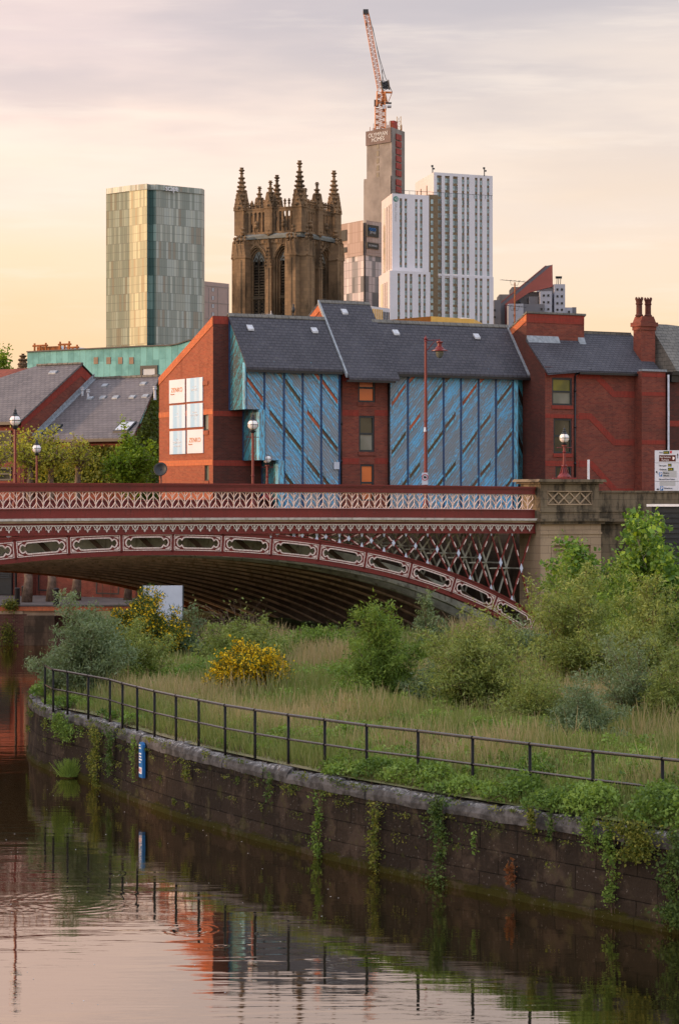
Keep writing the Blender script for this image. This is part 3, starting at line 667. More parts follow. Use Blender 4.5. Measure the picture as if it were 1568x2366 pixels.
def arch_panel(l0):
    p = MB(); n = len(op)
    I = [(x * OW, HCn + z * OH) for x, z in op]; O2 = []
    for x, z in op:
        if abs(x) < .74: O2.append((x * PW / 2 / .74 * .74, HR if z > 0 else 0))
        elif abs(x) < .78: O2.append((math.copysign(PW / 2, x), HR if z > 0 else 0))
        else: O2.append((math.copysign(PW / 2, x), HCn + z * .55))
    for y in (0.0, .10):
        for i in range(n):
            j = (i + 1) % n; p.face([A(l0 + q[0], q[1], y) for q in (I[i], I[j], O2[j], O2[i])])
    for i in range(n):
        j = (i + 1) % n; p.face([A(l0 + I[i][0], I[i][1], 0), A(l0 + I[j][0], I[j][1], 0), A(l0 + I[j][0], I[j][1], .10), A(l0 + I[i][0], I[i][1], .10)])
    for k in range(6):        # red soffit flange under the panel, and top flange
        a, b = -PW / 2 + PW * k / 6, -PW / 2 + PW * (k + 1) / 6
        for h0, h1 in ((-.05, -.002), (HR + .002, HR + .045)):
            q = [A(l0 + a, h0), A(l0 + b, h0), A(l0 + b, h1), A(l0 + a, h1)]; p.prism([(t[0], t[2]) for t in q], 'y', -.05, .30)
    po = p.build('arch_panel', M['red'], bridge)
    c = MB(); arc_ribbon(c, I, .050, -.03, -.002, l0); rw, rh = PW / 2 - .075, .295
    rect = [(-rw, HCn - rh), (-rw / 2, HCn - rh), (0, HCn - rh), (rw / 2, HCn - rh), (rw, HCn - rh), (rw, HCn + rh), (rw / 2, HCn + rh), (0, HCn + rh), (-rw / 2, HCn + rh), (-rw, HCn + rh)]
    arc_ribbon(c, rect, .032, -.035, -.002, l0)
    for sx in (-1, 1):
        for sz in (-1, 1):
            tri = [(sx * (rw - .045), HCn + sz * (rh - .04)), (sx * (rw - .045), HCn + sz * .13), (sx * (rw - .12), HCn + sz * .19), (sx * (rw - .26), HCn + sz * (rh - .04))]
            q = [A(l0 + t[0], t[1]) for t in tri]; c.prism([(t[0], t[2]) for t in q], 'y', -.018, -.002)
    c.build('moulding', M['pinkcream'], po)
k0 = int((al[-1] - al0 - PW / 2) / PW) ; k1 = int((al0 - PW / 2) / PW)
for k in range(-k1, k0 + 1): arch_panel(k * PW)
# solid web between the ring and the beam near the crown
m = MB(); cs = np.linspace(SC - 8.7, SC + 4.4, 24)
cs = np.linspace(SC - 4.6, SC + 4.6, 24)
for a, b in zip(cs[:-1], cs[1:]): m.prism([(a, min(zb(a) + .86, 6.59)), (b, min(zb(b) + .86, 6.59)), (b, 6.60 + zc(b)), (a, 6.60 + zc(a))], 'y', .02, .08)
m.build('crown_web', M['red'], bridge)
# spandrel lattice: crossing bars with cream collars and pale blue bosses
def ztop(s): return zb(s) + .945 / math.cos(math.atan(sl_(s))) if False else zb(s) + .93 * math.hypot(1, sl_(s))
tops = [24.62 - 1.075 * i for i in range(14)]
def spandrel(xs, sgn, mat, y, inner=False, parent=bridge, dz=0.0):
    for i in range(len(xs) - 1):
        a, b = xs[i], xs[i + 1]
        zt = 6.585
        pa, pb = (a, zt), (b, zt); qa, qb = (a, ztop(a) + .01), (b, ztop(b) + .01)
        if zt - max(qa[1], qb[1]) < .05: continue
        m = MB(); co = MB(); bo = MB()
        for p, q in ((pa, qb), (pb, qa)):
            L = math.hypot(q[0] - p[0], q[1] - p[1]); wd = .06 if not inner else .075
            yy = y + (.0 if (p is pa) else .012)
            m.ribbon([p, q], wd, yy, yy + .05)
            if not inner:
                for f in (.27, .73):
                    c = (p[0] + (q[0] - p[0]) * f, p[1] + (q[1] - p[1]) * f); d = ((q[0] - p[0]) / L, (q[1] - p[1]) / L)
                    hl = min(.13, L * .09)
                    e0 = (c[0] - d[0] * hl, c[1] - d[1] * hl); e1 = (c[0] + d[0] * hl, c[1] + d[1] * hl)
                    m.ribbon([e0, e1], .105, yy - .004, yy + .045)
                    co.ribbon([(e0[0] + .03, e0[1]), (e1[0] + .03, e1[1])], .042, yy - .018, yy - .005)
        mo = m.build('lattice_bars', mat, parent)
        if inner: continue
        each(co, 'collar', M['pinkcream'], mo)
        # crossing point
        x1, z1_, x2, z2_ = *pa, *qb; x3, z3, x4, z4 = *pb, *qa
        D = (x1 - x2) * (z3 - z4) - (z1_ - z2_) * (x3 - x4)
        cx = ((x1 * z2_ - z1_ * x2) * (x3 - x4) - (x1 - x2) * (x3 * z4 - z3 * x4)) / D; cz = ((x1 * z2_ - z1_ * x2) * (z3 - z4) - (z1_ - z2_) * (x3 * z4 - z3 * x4)) / D
        hh = .10 + .11 * min(1, (zt - qa[1]) / 3)
        bo.prism([(cx - .085, cz), (cx - .04, cz - hh * .45), (cx, cz - hh), (cx + .04, cz - hh * .45), (cx + .085, cz), (cx + .04, cz + hh * .45), (cx, cz + hh), (cx - .04, cz + hh * .45)], 'y', y - .035, y - .006)
        for sx in (pb, ):
            bo.prism([(sx[0] - .085, zt - .005), (sx[0] - .03, zt - .16), (sx[0], zt - .22), (sx[0] + .03, zt - .16), (sx[0] + .085, zt - .005)], 'y', y - .035, y - .006)
        hz = qb[1] if abs(b - SC) < abs(a - SC) else qb[1]
        bo.prism([(b - .075, hz + .0 + abs(sl_(b)) * .075), (b - .02, hz + .15), (b, hz + .2), (b + .02, hz + .15), (b + .075, hz - abs(sl_(b)) * .05)], 'y', y - .035, y - .006)
        each(bo, 'boss', M['skyboss'], mo)
        d = MB(); d.lathe([(0, 0), (.02, 0), (.02, .01), (0, .01)], 8); d.xf = None
spandrel(tops, 1, M['red'], .03)
spandrel([2 * SC - t for t in tops][::-1], -1, M['red'], .03)
# inner ribs, braces, deck
def rib(j, mat, flange):
    y = .12 + j * 1.545; dz = 1.3 * y / WB; m = MB(); cs = np.linspace(S0, S1, 40)
    for a, b in zip(cs[:-1], cs[1:]):
        m.prism([(a, zb(a) - dz + .087), (b, zb(b) - dz + .087), (b, zb(b) - dz + .80), (a, zb(a) - dz + .80)], 'y', y, y + .05)
        m.prism([(a, zb(a) - dz), (b, zb(b) - dz), (b, zb(b) - dz + .085), (a, zb(a) - dz + .085)], 'y', y - flange / 2 + .025, y + flange / 2 + .025); m.mi[-6:] = [1] * 6
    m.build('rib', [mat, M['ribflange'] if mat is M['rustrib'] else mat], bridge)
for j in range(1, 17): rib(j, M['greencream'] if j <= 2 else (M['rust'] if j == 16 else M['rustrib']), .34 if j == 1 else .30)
for j in range(0, 16):
    m = MB(); y = .12 + j * 1.545; dz = 1.3 * y / WB
    for s in np.arange(-11, 25, 2.2):
        s2 = s + (j % 2) * .15; zq = zb(s2) - dz
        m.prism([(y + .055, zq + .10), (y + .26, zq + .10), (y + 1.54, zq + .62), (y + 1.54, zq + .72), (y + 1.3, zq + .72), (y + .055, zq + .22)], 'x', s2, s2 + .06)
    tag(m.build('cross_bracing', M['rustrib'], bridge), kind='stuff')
spandrel(tops, 1, M['greencream'], 1.12, inner=True)
spandrel([t - .3 for t in tops], 1, M['greencream'], 3.2, inner=True)
m = MB()
for i in range(0, 12):
    s = tops[i] - .54; zt = (6.585 + ztop(s)) / 2
    if 6.5 - ztop(s) > .7: m.box(s - 1.0, s + .05, 1.0, 1.06, zt - .028, zt + .028); m.box(s, s + .05, .1, 1.1, zt - .028, zt + .028)
m.build('tie_bar', M['greencream'], bridge)
m = MB()
for a, b in zip(seg_s[:-1], seg_s[1:]):
    m.prism([(.3, 6.62), (WB, 6.02), (WB, 6.95 - .6), (.3, 7.0)], 'x', a, b)
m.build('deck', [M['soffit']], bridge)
m = MB(); m.prism([(.32, 7.02), (WB - .2, 6.40), (WB - .2, 6.44), (.32, 7.06)], 'x', S0, 24.7); m.build('road_surface', M['asphalt'], bridge)
# far parapet of the bridge
m = MB(); m.prism([(0, 0)] * 0 or [(WB, 6.3), (WB + .15, 6.3), (WB + .15, 7.82), (WB, 7.82)], 'x', S0, 27)
m.prism([(WB - .06, 7.822), (WB + .2, 7.822), (WB + .2, 7.90), (WB - .06, 7.90)], 'x', S0, 27)
for s in np.arange(S0, 27, 2.1): m.box(s, s + .16, WB - .08, WB - .002, 6.3, 7.8)
m.build('far_parapet', M['red'], bridge)
# abutments
ab = BF.empty('bridge_abutment', 'dark stained stone abutment the right arch end springs from', 'abutment')
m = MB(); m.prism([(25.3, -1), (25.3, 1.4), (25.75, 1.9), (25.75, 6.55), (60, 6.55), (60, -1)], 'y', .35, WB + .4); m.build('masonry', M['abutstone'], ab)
ab = BF.empty('bridge_abutment', 'stone abutment outside the view at the left arch end', 'abutment')
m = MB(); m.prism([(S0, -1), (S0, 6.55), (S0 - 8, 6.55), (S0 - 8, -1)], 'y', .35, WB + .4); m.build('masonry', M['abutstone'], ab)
m = MB()
m.prism([(.3, 6.56), (WB, 6.56), (WB, 6.60), (.3, 7.05)], 'x', 25.8, 90); o = m.build('road', M['asphalt']); o.location = (*BF.o, 0); o.rotation_euler = (0, 0, BF.a); tag(o, kind='structure')
# stone pier with its lamp, and the stone parapet running on to the right
pr = BF.empty('stone_pier', 'tall sandstone bridge pier with carved lattice panel under the lamp', 'pier')
X0, X1 = 24.78, BF.onY(1388, 1200, -.35)[0]; YF = -.35
m = MB(); m.wall(X0, X1, -1, 6.86, YF, [(X0 + .55, X1 - .55, 1.0, 5.95)], .14)
m.face([(X0 + .55, YF + .14, 1.0), (X1 - .55, YF + .14, 1.0), (X1 - .55, YF + .14, 5.95), (X0 + .55, YF + .14, 5.95)])
m.face([(X0, YF, -1), (X0, YF, 6.86), (X0, 1.2, 6.86), (X0, 1.2, -1)]); m.face([(X1, YF, -1), (X1, YF, 6.86), (X1, 1.2, 6.86), (X1, 1.2, -1)])
m.box(X0 + .62, X1 - .62, YF + .06, YF + .139, 5.75, 5.85); m.box(X0 + .62, X0 + .72, YF + .06, YF + .139, 1, 5.75); m.box(X1 - .72, X1 - .62, YF + .06, YF + .139, 1, 5.75)
cx = (X0 + X1) / 2; m.ribbon([(cx - .75, 2.2), (cx - .7, 4.2), (cx - .35, 5.0), (cx, 5.6), (cx + .35, 5.0), (cx + .7, 4.2), (cx + .75, 2.2)], .1, YF + .07, YF + .138)
m.box(X0 - .01, X1 + .03, YF - .04, YF - .002, 6.42, 6.5)
m.build('pier_shaft', M['sandstone'], pr)
m = MB(); m.box(X0 - .05, X1 + .12, YF - .12, 1.3, 6.862, 6.98); m.box(X0 - .12, X1 + .3, YF - .22, 1.4, 6.982, 7.10); m.build('pier_cornice', M['sootstone'], pr)
xl, xr = X0 + .02, BF.onY(1384, 1150, YF)[0]
zl, zh = 7.74, 8.24; px0, px1 = BF.onY(1266, 1150, YF)[0], BF.onY(1366, 1150, YF)[0]
m = MB(); m.wall(xl, xr, 7.102, 8.60, YF + .03, [(px0, px1, zl, zh)], .07)
m.face([(px0, YF + .1, zl), (px1, YF + .1, zl), (px1, YF + .1, zh), (px0, YF + .1, zh)])
for x in (xl, xr): m.face([(x, YF + .03, 7.102), (x, YF + .03, 8.6), (x, 1.15, 8.6), (x, 1.15, 7.102)])
n = 4; dw = (px1 - px0) / n
m.box(xl - .03, xr + .03, YF - .02, YF + .028, 7.38, 7.46)
m.build('pier_block', M['sootstone'], pr)
m = MB()
for k in range(n):
    a = px0 + k * dw; m.ribbon([(a, zl), (a + dw, zh)], .055, YF + .04, YF + .085); m.ribbon([(a, zh), (a + dw, zl)], .055, YF + .045, YF + .09)
m.ribbon([(px0 - .03, zl - .03), (px1 + .03, zl - .03), (px1 + .03, zh + .03), (px0 - .03, zh + .03)], .05, YF + .0, YF + .028, closed=True)
m.build('carved_lattice', M['sandstone'], pr)
m = MB(); m.box(xl - .12, xr + .12, YF - .1, 1.3, 8.602, 8.68); m.prism([(xl - .28, 8.682), (xr + .25, 8.682), (xr + .18, 8.80), (xl - .2, 8.80)], 'y', YF - .22, 1.4)
m.build('pier_cap', M['sootstone'], pr)
pw = BF.empty('stone_parapet_wall', 'soot-streaked sandstone wall running right from the pier', 'stone wall')
m = MB(); xa = X1 + .01
m.box(xa, 75, .0, .45, 7.08, 8.22); m.box(xa, 75, -.06, .5, 8.222, 8.31); m.box(xa, 75, -.05, -.002, 7.38, 7.44)
for x in np.arange(xa + 1.2, 60, 1.25): m.box(x, x + .02, -.006, -.001, 7.46, 8.22)
m.build('parapet', M['sootstone'], pw)
m = MB(); m.box(xa, 75, -.22, .45, 6.95, 7.078); m.box(xa, 75, -.12, .45, 6.86, 6.948); m.build('cornice', M['sootstone'], pw)
m = MB(); m.box(xa, 75, .04, .34, -1, 6.858); m.build('wall_face', M['sootstone'], pw)
# ------------------------------------------------------------------ the blue boarded riverside block
GZ = 2.2
fb = Fr((492 - CX) / F * 126, 126, 29, GZ)
xS = fb.onY(530, 800, 0)[0]
def solveL():
    lo, hi = -8, -.2
    for _ in range(50):
        mid = (lo + hi) / 2
        if fb.onY(568, 800, mid)[0] > xS: lo, hi = (lo, mid)      # u=568 lands too far right -> adjust
        else: lo, hi = (mid, hi)
    return (lo + hi) / 2
a1, a2 = fb.onY(568, 800, -1)[0], fb.onY(568, 800, -4)[0]
LY = -1 + (xS - a1) / (a2 - a1) * (-3)
print('xS', xS, 'LY', LY)
ZR = fb.onY(492, 729, 0)[1]; ZE = fb.onY(570, 836, LY)[1]
yb, ze_b = fb.onX(367.5, 872, 0)                     # rear eave of the lit gable
slope_f = (ZR - ZE) / (-LY)                          # front roof pitch
slope_b = (ZR - ze_b) / yb
XM0, XM1 = fb.onY(784, 800, LY)[0], fb.onY(901, 800, LY)[0]
XR = fb.onY(1217, 857, LY)[0]
print('ZR', ZR, 'ZE', ZE, 'yb', yb, 'zeb', ze_b, 'XM', XM0, XM1, 'XR', XR)
BL = fb.empty('apartment_block', 'long red brick apartment block faced with peeling blue diagonal boards', 'building')
# brick body behind, with the half-gable end on the left
winx = [(fb.onX(a, 0, 0)[0], fb.onX(b, 0, 0)[0], fb.onX((a + b) / 2, d, 0)[1], fb.onX((a + b) / 2, c, 0)[1]) for a, b, c, d in ((469.5, 480.8, 841.8, 880), (470, 481.6, 956, 994.5), (472.5, 482.5, 1072.5, 1111))]
winx = [(min(a, b), max(a, b), c, d) for a, b, c, d in winx]
end = MB()                                            # gable wall at x = 0 with window holes (quads above the eave are trapezoids)
end.wall(0.0, yb, 0, ze_b - .02, 0.0, [h for h in winx if h[3] < ze_b], .14, axis='x')
end.face([(0, 0, ze_b - .02), (0, yb, ze_b - .02), (0, 0.35, ZR - .35 * slope_b), (0, 0, ZR)])
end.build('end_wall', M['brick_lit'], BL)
m = MB()
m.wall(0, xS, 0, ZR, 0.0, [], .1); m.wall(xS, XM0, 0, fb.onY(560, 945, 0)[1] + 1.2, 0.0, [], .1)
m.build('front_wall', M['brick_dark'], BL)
m = MB(); m.prism([(0.02, 0), (yb, 0), (yb, ze_b - .1), (0.02, ZR - .12)], 'x', 0.16, XR + 2); m.build('rear_body', M['brick'], BL)
for h in winx: window(BL, h[0], h[1], h[2], h[3], 0.0, 'glass_pale', (), .07, .14, axis='x')
m = MB()
for h in winx:
    m.box(-.05, .02, h[0] - .04, h[1] + .04, h[2] - .22, h[2] - .002); m.box(-.012, .02, h[0] - .02, h[1] + .02, h[3] + .002, h[3] + .28)
each(m, 'sill', M['brick_lit'], BL)
def zb_at(v, u=430): return fb.onX(u, v, 0)[1]
m = MB()
for v0, v1 in ((961, 949), (1076, 1063.5)): m.box(-.018, .0, 0.005, yb, zb_at(v0), zb_at(v1))
m.prism([(0.0, ZR - .05), (yb, ze_b), (yb, ze_b - .42), (0.0, ZR - .5)], 'x', -.03, -.001)
each(m, 'orange_band', M['brick_orange'], BL)
m = MB()
for v0, v1 in ((961, 949), (1076, 1063.5)): m.box(0.0, XM0 - .02, -.018, -.001, zb_at(v0, 490), zb_at(v1, 490))
m.box(0.02, xS - .02, -.018, -.001, ZR - .42, ZR - .02)
each(m, 'red_band', M['brick_red'], BL)
# roofs: one prism for each, slates over both slopes
def roof(name, x0, x1, zr, yr, ye, ze, yback, zback, th=.12, mat=None, parent=BL):
    m = MB(); m.prism([(ye, ze), (yr, zr), (yback, zback), (yback, zback - th), (yr, zr - th), (ye, ze - th)], 'x', x0, x1)
    return m.build(name, mat or M['slate'], parent)
EO = .30                                             # eaves overhang
yE, zE = LY - EO, ZR - (0 - (LY - EO)) * slope_f + .12
roof('left_roof', xS - .1, XM0 + .05, ZR + .12, 0, yE, zE, yb + .3, ZR + .12 - (yb + .3) * slope_b)
xRl = XM1 + .02
ZR2m = fb.onY(853, 690, 0)[1]
# higher middle roof: same pitch carried further up; ridge where the sight line to row 690 meets the pitch
def ridge_at(u, v, x):
    y = 0.0
    for _ in range(60):
        z = fb.onX(u, v, x)[1]; break
    return fb.onX(u, v, x)
yA, zA = fb.onX(738, 688.5, fb.onY(753, 737, 0)[0]); xG = fb.onY(753, 737, 0)[0]
yA2, zA2 = fb.onX(702, 735.5, xG)
print('mid ridge', xG, yA, zA, yA2, zA2, 'expected z at yA', ZR + yA * slope_f)
yr2 = yA; zr2 = ZR + .16 + yA * slope_f
xH = xG
for _ in range(40):                                  # right end of the high ridge, seen at column 853
    xH = fb.onY(853, 692, yr2)[0]
yE2 = LY - .65; zE2 = ZR + .16 + yE2 * slope_f
yb2 = yb + 1.0; sb2 = (zA - zA2) / max(.5, (yA2 - yA))
m = MB(); m.prism([(yE2, zE2), (yr2, zr2), (yA2 + 3, zr2 - (yA2 + 3 - yA) * sb2), (yA2 + 3, zr2 - (yA2 + 3 - yA) * sb2 - .12), (yr2, zr2 - .14), (yE2, zE2 - .12)], 'x', xG, xH)
m.build('middle_roof', M['slate'], BL)
m = MB(); m.prism([(-.4, ZR - .3 - .4 * slope_f), (yr2, zr2 - .16), (yA2 + 2.9, zr2 - (yA2 + 2.9 - yA) * sb2 - .16), (yA2 + 2.9, ZR - 3)], 'x', xG + .05, xH - .05); m.build('upper_gable', M['brick_lit'], BL)
m = MB(); m.prism([(.3, zr2 - (yr2 - .3) * slope_f - .14), (yr2, zr2 - .14), (yA2 + 2.9, zr2 - (yA2 + 2.9 - yA) * sb2 - .14), (yA2 + 2.9, zr2 - (yA2 + 2.9 - yA) * sb2 - .45), (yr2, zr2 - .55), (.75, zr2 - (yr2 - .3) * slope_f - .14)], 'x', xG + .01, xG + .049); m.build('gable_verge', M['brick_orange'], BL)
roof('right_roof', xRl - .6, XR + .02, ZR + .10, 0, yE, zE - .02, yb, ZR + .1 - yb * slope_b)
m = MB()
for xx, top, y0, y1 in ((xG - .04, ZR + .16, LY - .5, yr2), ):
    m.prism([(y0, top + y0 * slope_f + .03), (y1, top + y1 * slope_f + .03), (y1, top + y1 * slope_f - .2), (y0, top + y0 * slope_f - .2)], 'x', xx - .08, xx + .03)
m.prism([(yE, zE + .06), (0, ZR + .16), (0, ZR - .0), (yE, zE - .1)], 'x', XR - .14, XR + .01)
each(m, 'lead_flashing', M['lead'], BL)
m = MB(); 
for x0, x1, y, z in ((xS - .1, xG - .1, 0, ZR + .12), (xG, xH, yr2, zr2), (xH - .3, XR, 0, ZR + .10)):
    x = x0
    while x < x1 - .1:
        e = min(x + .45, x1); m.prism([(y - .13, z - .10), (y, z + .06), (y + .13, z - .08), (y + .13, z - .14), (y - .13, z - .14)], 'x', x, e - .012); x = e
m.build('ridge_tiles', M['slate_old'], BL)
m = MB(); m.box(xS - .1, XM0 + .02, yE - .06, yE + .02, zE - .26, zE - .13); m.box(XM1, XR, yE - .06, yE + .02, zE - .28, zE - .15); m.box(XM0 + .08, XM1 - .05, yE2 - .05, yE2 + .03, zE2 - .24, zE2 - .13)
m.build('gutter', M['black'], BL)
# roof vents, each a small raised hood
for u, v in ((577.5, 755), (726, 761), (795, 718), (914, 766), (1100.5, 775)):
    # find point on the roof plane z = ZR + y*slope_f
    y = 0.0
    for _ in range(30):
        x, z = fb.onY(u, v, y); y = (z - ZR - .2) / slope_f
    x, z = fb.onY(u, v, y)
    m = MB(); m.prism([(y - .14, z - .14 * slope_f * .55), (y + .10, z + .12), (y + .10, z + .0), (y - .14, z - .14 * slope_f - .02)], 'x', x - .17, x + .17); m.build('roof_vent', M['offwhite'], BL)
# blue projecting bays with stepped underside
vstep = [(fb.onY(568, 945, LY)[1]), fb.onY(604, 1063, LY)[1], 0.0]
xst = [xS, fb.onY(600, 1000, LY)[0], fb.onY(644, 1100, LY)[0]]
mull = [567.6, 610.5, 655.5, 699, 741.6, 783.6]
mx = [fb.onY(u, 900, LY)[0] for u in mull]
zt = ZE - .02
core = MB()
core.prism([(xst[0] + .05, vstep[0]), (xst[1] + .05, vstep[0]), (xst[1] + .05, vstep[1]), (xst[2] + .05, vstep[1]), (xst[2] + .05, 0.0), (XM0 - .05, 0.0), (XM0 - .05, zt), (xst[0] + .05, zt)], 'y', LY + .08, -.01)
core.prism([(LY + .1, zt), (-.01, zt), (-.01, ZR - .1)], 'x', xst[0] + .05, XM0 - .05)
core.build('bay_core', M['frame'], BL)
def zoneR6(x, y): return 344.96 + x * .3, 677.4 + y * .3
def zoneR7(x, y): return 752.6 + x * .304, 677.4 + y * .304
def lowz(x): return vstep[0] if x < xst[1] - .01 else (vstep[1] if x < xst[2] - .01 else 0.0)
for i in range(5):
    a, b = mx[i] + .05, mx[i + 1] - .05; m = MB(); cuts = sorted({a, b, *[c for c in xst[1:] if a < c < b]})
    for p, q in zip(cuts[:-1], cuts[1:]): m.box(p, q, LY, LY + .07, lowz((p + q) / 2), zt)
    m.build('board_panel', M['board_d'], BL)
m = MB()                                             # returns (left cheeks)
m.prism([(LY, vstep[0]), (-.02, vstep[0]), (-.02, ZR - .1), (LY, ZE)], 'x', xst[0] - .02, xst[0] + .045); m.build('return_boards', M['board_side'], BL)
m = MB(); m.prism([(LY, vstep[1]), (-.02, vstep[1]), (-.02, vstep[0] - .01), (LY, vstep[0] - .01)], 'x', xst[1] - .02, xst[1] + .045); m.build('return_boards', M['board_side'], BL)
m = MB(); m.prism([(LY, 0), (-.02, 0), (-.02, vstep[1] - .01), (LY, vstep[1] - .01)], 'x', xst[2] - .02, xst[2] + .045); m.build('return_boards', M['board_side'], BL)
for k in range(3):
    m = MB(); z1 = zt if k == 0 else vstep[k - 1] - .012
    m.box(xst[k] - .03, xst[k] + .27 if k else mx[0] + .0, LY - .05, LY - .003, vstep[k], z1); m.box(xst[k] - .05, xst[k] - .021, LY - .05, LY + .28, vstep[k], z1)
    m.build('corner_post', M['bluepost'], BL)
m = MB()
for i, x in enumerate(mx): m.box(x - .045, x + .045, LY - .04, LY + .02, lowz(x + .06), zt)
for k in range(3): m.box(xst[k] - .06, xst[k] + .02, -.12, -.021, vstep[k], (ZR - .2, vstep[0], vstep[1])[k])
each(m, 'mullion', M['navy'], BL)
def slot(cv, xa, ya, xb, yb_, h, mat, yp=None, wi=None):
    """narrow slanting window from zoom point (xa,ya) to (xb,yb_), vertical height h in reference pixels"""
    yp = LY if yp is None else yp
    u0, v0 = cv(xa, ya); u1, v1 = cv(xb, yb_); p = fb.onY(u0, v0, yp); q = fb.onY(u1, v1, yp); hz = h * .018
    p = (p[0], min(p[1], ZE - .08)); q = (q[0], min(q[1], ZE - .08))
    po = [(p[0], p[1]), (q[0], q[1]), (q[0], q[1] - hz), (p[0], p[1] - hz)]
    g = MB(); g.prism(po, 'y', yp - .006, yp - .001); go = g.build('slot_window', M[mat], BL)
    f = MB(); f.prism([(p[0], p[1] + .005), (q[0], q[1] + .005), (q[0], q[1] + .11), (p[0], p[1] + .17)], 'y', yp - .07, yp - .001)
    f.prism([(p[0], p[1] - hz - .15), (q[0], q[1] - hz - .15), (q[0], q[1] - hz - .005), (p[0], p[1] - hz - .005)], 'y', yp - .05, yp - .001)
    f.build('slot_trim', M['bluepost'], go)
O_, D_, B_ = 'slot_orange', 'slot_dark', 'slot_brown'
for xa, ya, xb, y2, mt in ((752, 640, 872, 800, O_), (955, 535, 1022, 630, D_), (925, 895, 1022, 1020, B_), (1045, 655, 1165, 820, D_), (1045, 1030, 1170, 1190, D_), (1045, 1385, 1110, 1470, D_),
                           (1240, 545, 1308, 640, O_), (1215, 895, 1310, 1020, O_), (1215, 1275, 1310, 1395, B_), (1330, 658, 1448, 820, O_), (1330, 1040, 1448, 1190, B_), (1335, 1405, 1385, 1470, B_)):
    slot(zoneR6, xa, ya, xb, y2, 15, mt)
mull2 = [752.6 + x * .304 for x in (490, 622, 760, 893, 1025, 1158, 1290, 1420)]; mx2 = [fb.onY(u, 900, LY)[0] for u in mull2]
XF = mx2[-1] + .28
core = MB(); core.prism([(XM1 + .03, LY + .08), (XF, LY + .08), (XR - .02, -.6), (XR - .02, -.02), (XM1 + .03, -.02)], 'z', 0, ZE - .02); core.build('bay_core', M['frame'], BL)
for i in range(7):
    m = MB(); m.box((mx2[i] + .045) if i else XM1 + .02, mx2[i + 1] - .045, LY, LY + .07, 0, ZE - .03); m.build('board_panel', M['board_u'], BL)
m = MB()
for x in mx2[1:]: m.box(x - .045, x + .045, LY - .04, LY + .02, 0, ZE - .03)
each(m, 'mullion', M['navy'], BL)
m = MB(); m.box(mx2[-1] + .05, XF + .02, LY - .05, LY + .07, 0, ZE - .03); m.build('corner_post', M['bluepost'], BL)
# splayed face at the right end of the boards: from XF on the front to the brick tower, swung back
sp = R(36); xe = None
for t in np.linspace(.1, 4, 400):
    X, Y = XF + .03 + t * math.cos(sp), LY + t * math.sin(sp); w_ = fb.w(X, Y, 0); u = CX + w_[0] / w_[1] * F
    if u > 1218: break
xe, ye = X, Y
print('splay end', xe, ye, 'XR', XR)
m = MB(); m.prism([(XF + .03, LY), (xe, ye), (xe, ye + .08), (XF + .03, LY + .08)], 'z', 0, ZE - .03); m.build('splay_boards', M['board_side_d'], BL)
for xa, ya, xb, y2, mt in ((500, 825, 605, 675, O_), (500, 1190, 605, 1040, D_), (560, 1470, 612, 1400, D_), (632, 650, 700, 560, O_), (637, 1005, 715, 900, O_), (637, 1375, 715, 1270, D_),
                           (772, 820, 880, 672, D_), (772, 1190, 885, 1035, D_), (835, 1460, 885, 1395, D_), (905, 645, 970, 560, B_), (905, 1000, 985, 895, B_), (905, 1370, 985, 1268, D_),
                           (1037, 820, 1145, 672, O_), (1037, 1190, 1148, 1035, B_), (1105, 1460, 1150, 1400, B_), (1168, 650, 1232, 565, O_), (1172, 1008, 1250, 905, B_), (1172, 1365, 1250, 1268, B_),
                           (1300, 820, 1410, 676, B_), (1300, 1190, 1410, 1042, B_), (1365, 1455, 1410, 1395, B_)):
    slot(zoneR7, xa, ya, xb, y2, 15, mt)
m = MB(); c, s_ = math.cos(sp), math.sin(sp)
spm = Matrix.Translation((XF + .03, LY, 0)) @ Matrix.Rotation(sp, 4, 'Z'); Lsp = math.hypot(xe - XF - .03, ye - LY)
for k in range(4):
    za = fb.onY(1192, 677.4 + (700 + 370 * (k - 0)) * .304, LY)[1]
    m.xf = spm; m.prism([(.06, za), (Lsp - .12, za - 1.35), (Lsp - .12, za - 1.8), (.06, za - .45)], 'y', -.03, -.001)
m.xf = None
m.build('slot_window', M['slot_dark'], BL)
for x, y in ((1213, 1270),):
    m = MB(); x0, z0 = fb.onY(770, 1084, LY); x1, z1 = fb.onY(782, 1067.5, LY); m.box(x0, x1, LY - .08, LY - .045, z0, z1); m.build('blank_notice', M['signwhite'], BL)
# brick stair bay between the two boarded fronts
yB = LY + .30
wins = [(245, 375, 607, 830), (251, 369, 930, 1206), (262, 366, 1300, 1580)]
hs = []
for a, b, c, d in wins:
    (x0, z1), (x1, z0) = fb.onY(*zoneR7(a, c), yB), fb.onY(*zoneR7(b, d), yB); hs.append((x0, x1, z0, z1))
m = MB(); m.wall(XM0, XM1 + .05, 0, zE2 - .05, yB, hs, .14); m.face([(XM0, yB, 0), (XM0, -.05, 0), (XM0, -.05, zE2), (XM0, yB, zE2)])
m.build('stair_bay_wall', M['brick'], BL)
for h, g in zip(hs, (('glass_orange',), ('glass_pale', 'glass_dark'), ('glass_orange', 'glass_orange'))): window(BL, *h, yB, g[0], (.5,), .10, .12, gls=g)
m = MB()
for h in hs: m.box(h[0] - .05, h[1] + .05, yB - .05, yB + .02, h[2] - .2, h[2] - .004)
each(m, 'sill', M['brick'], BL)
m = MB()
for y0, y1 in ((930, 890), (1298, 1252)):
    for a, b in ((105, 250), (371, 478)):
        x0, z0 = fb.onY(*zoneR7(a, y0), yB); x1, z1 = fb.onY(*zoneR7(b, y1), yB); m.box(max(x0, XM0 + .01), x1, yB - .016, yB - .001, z0, z1)
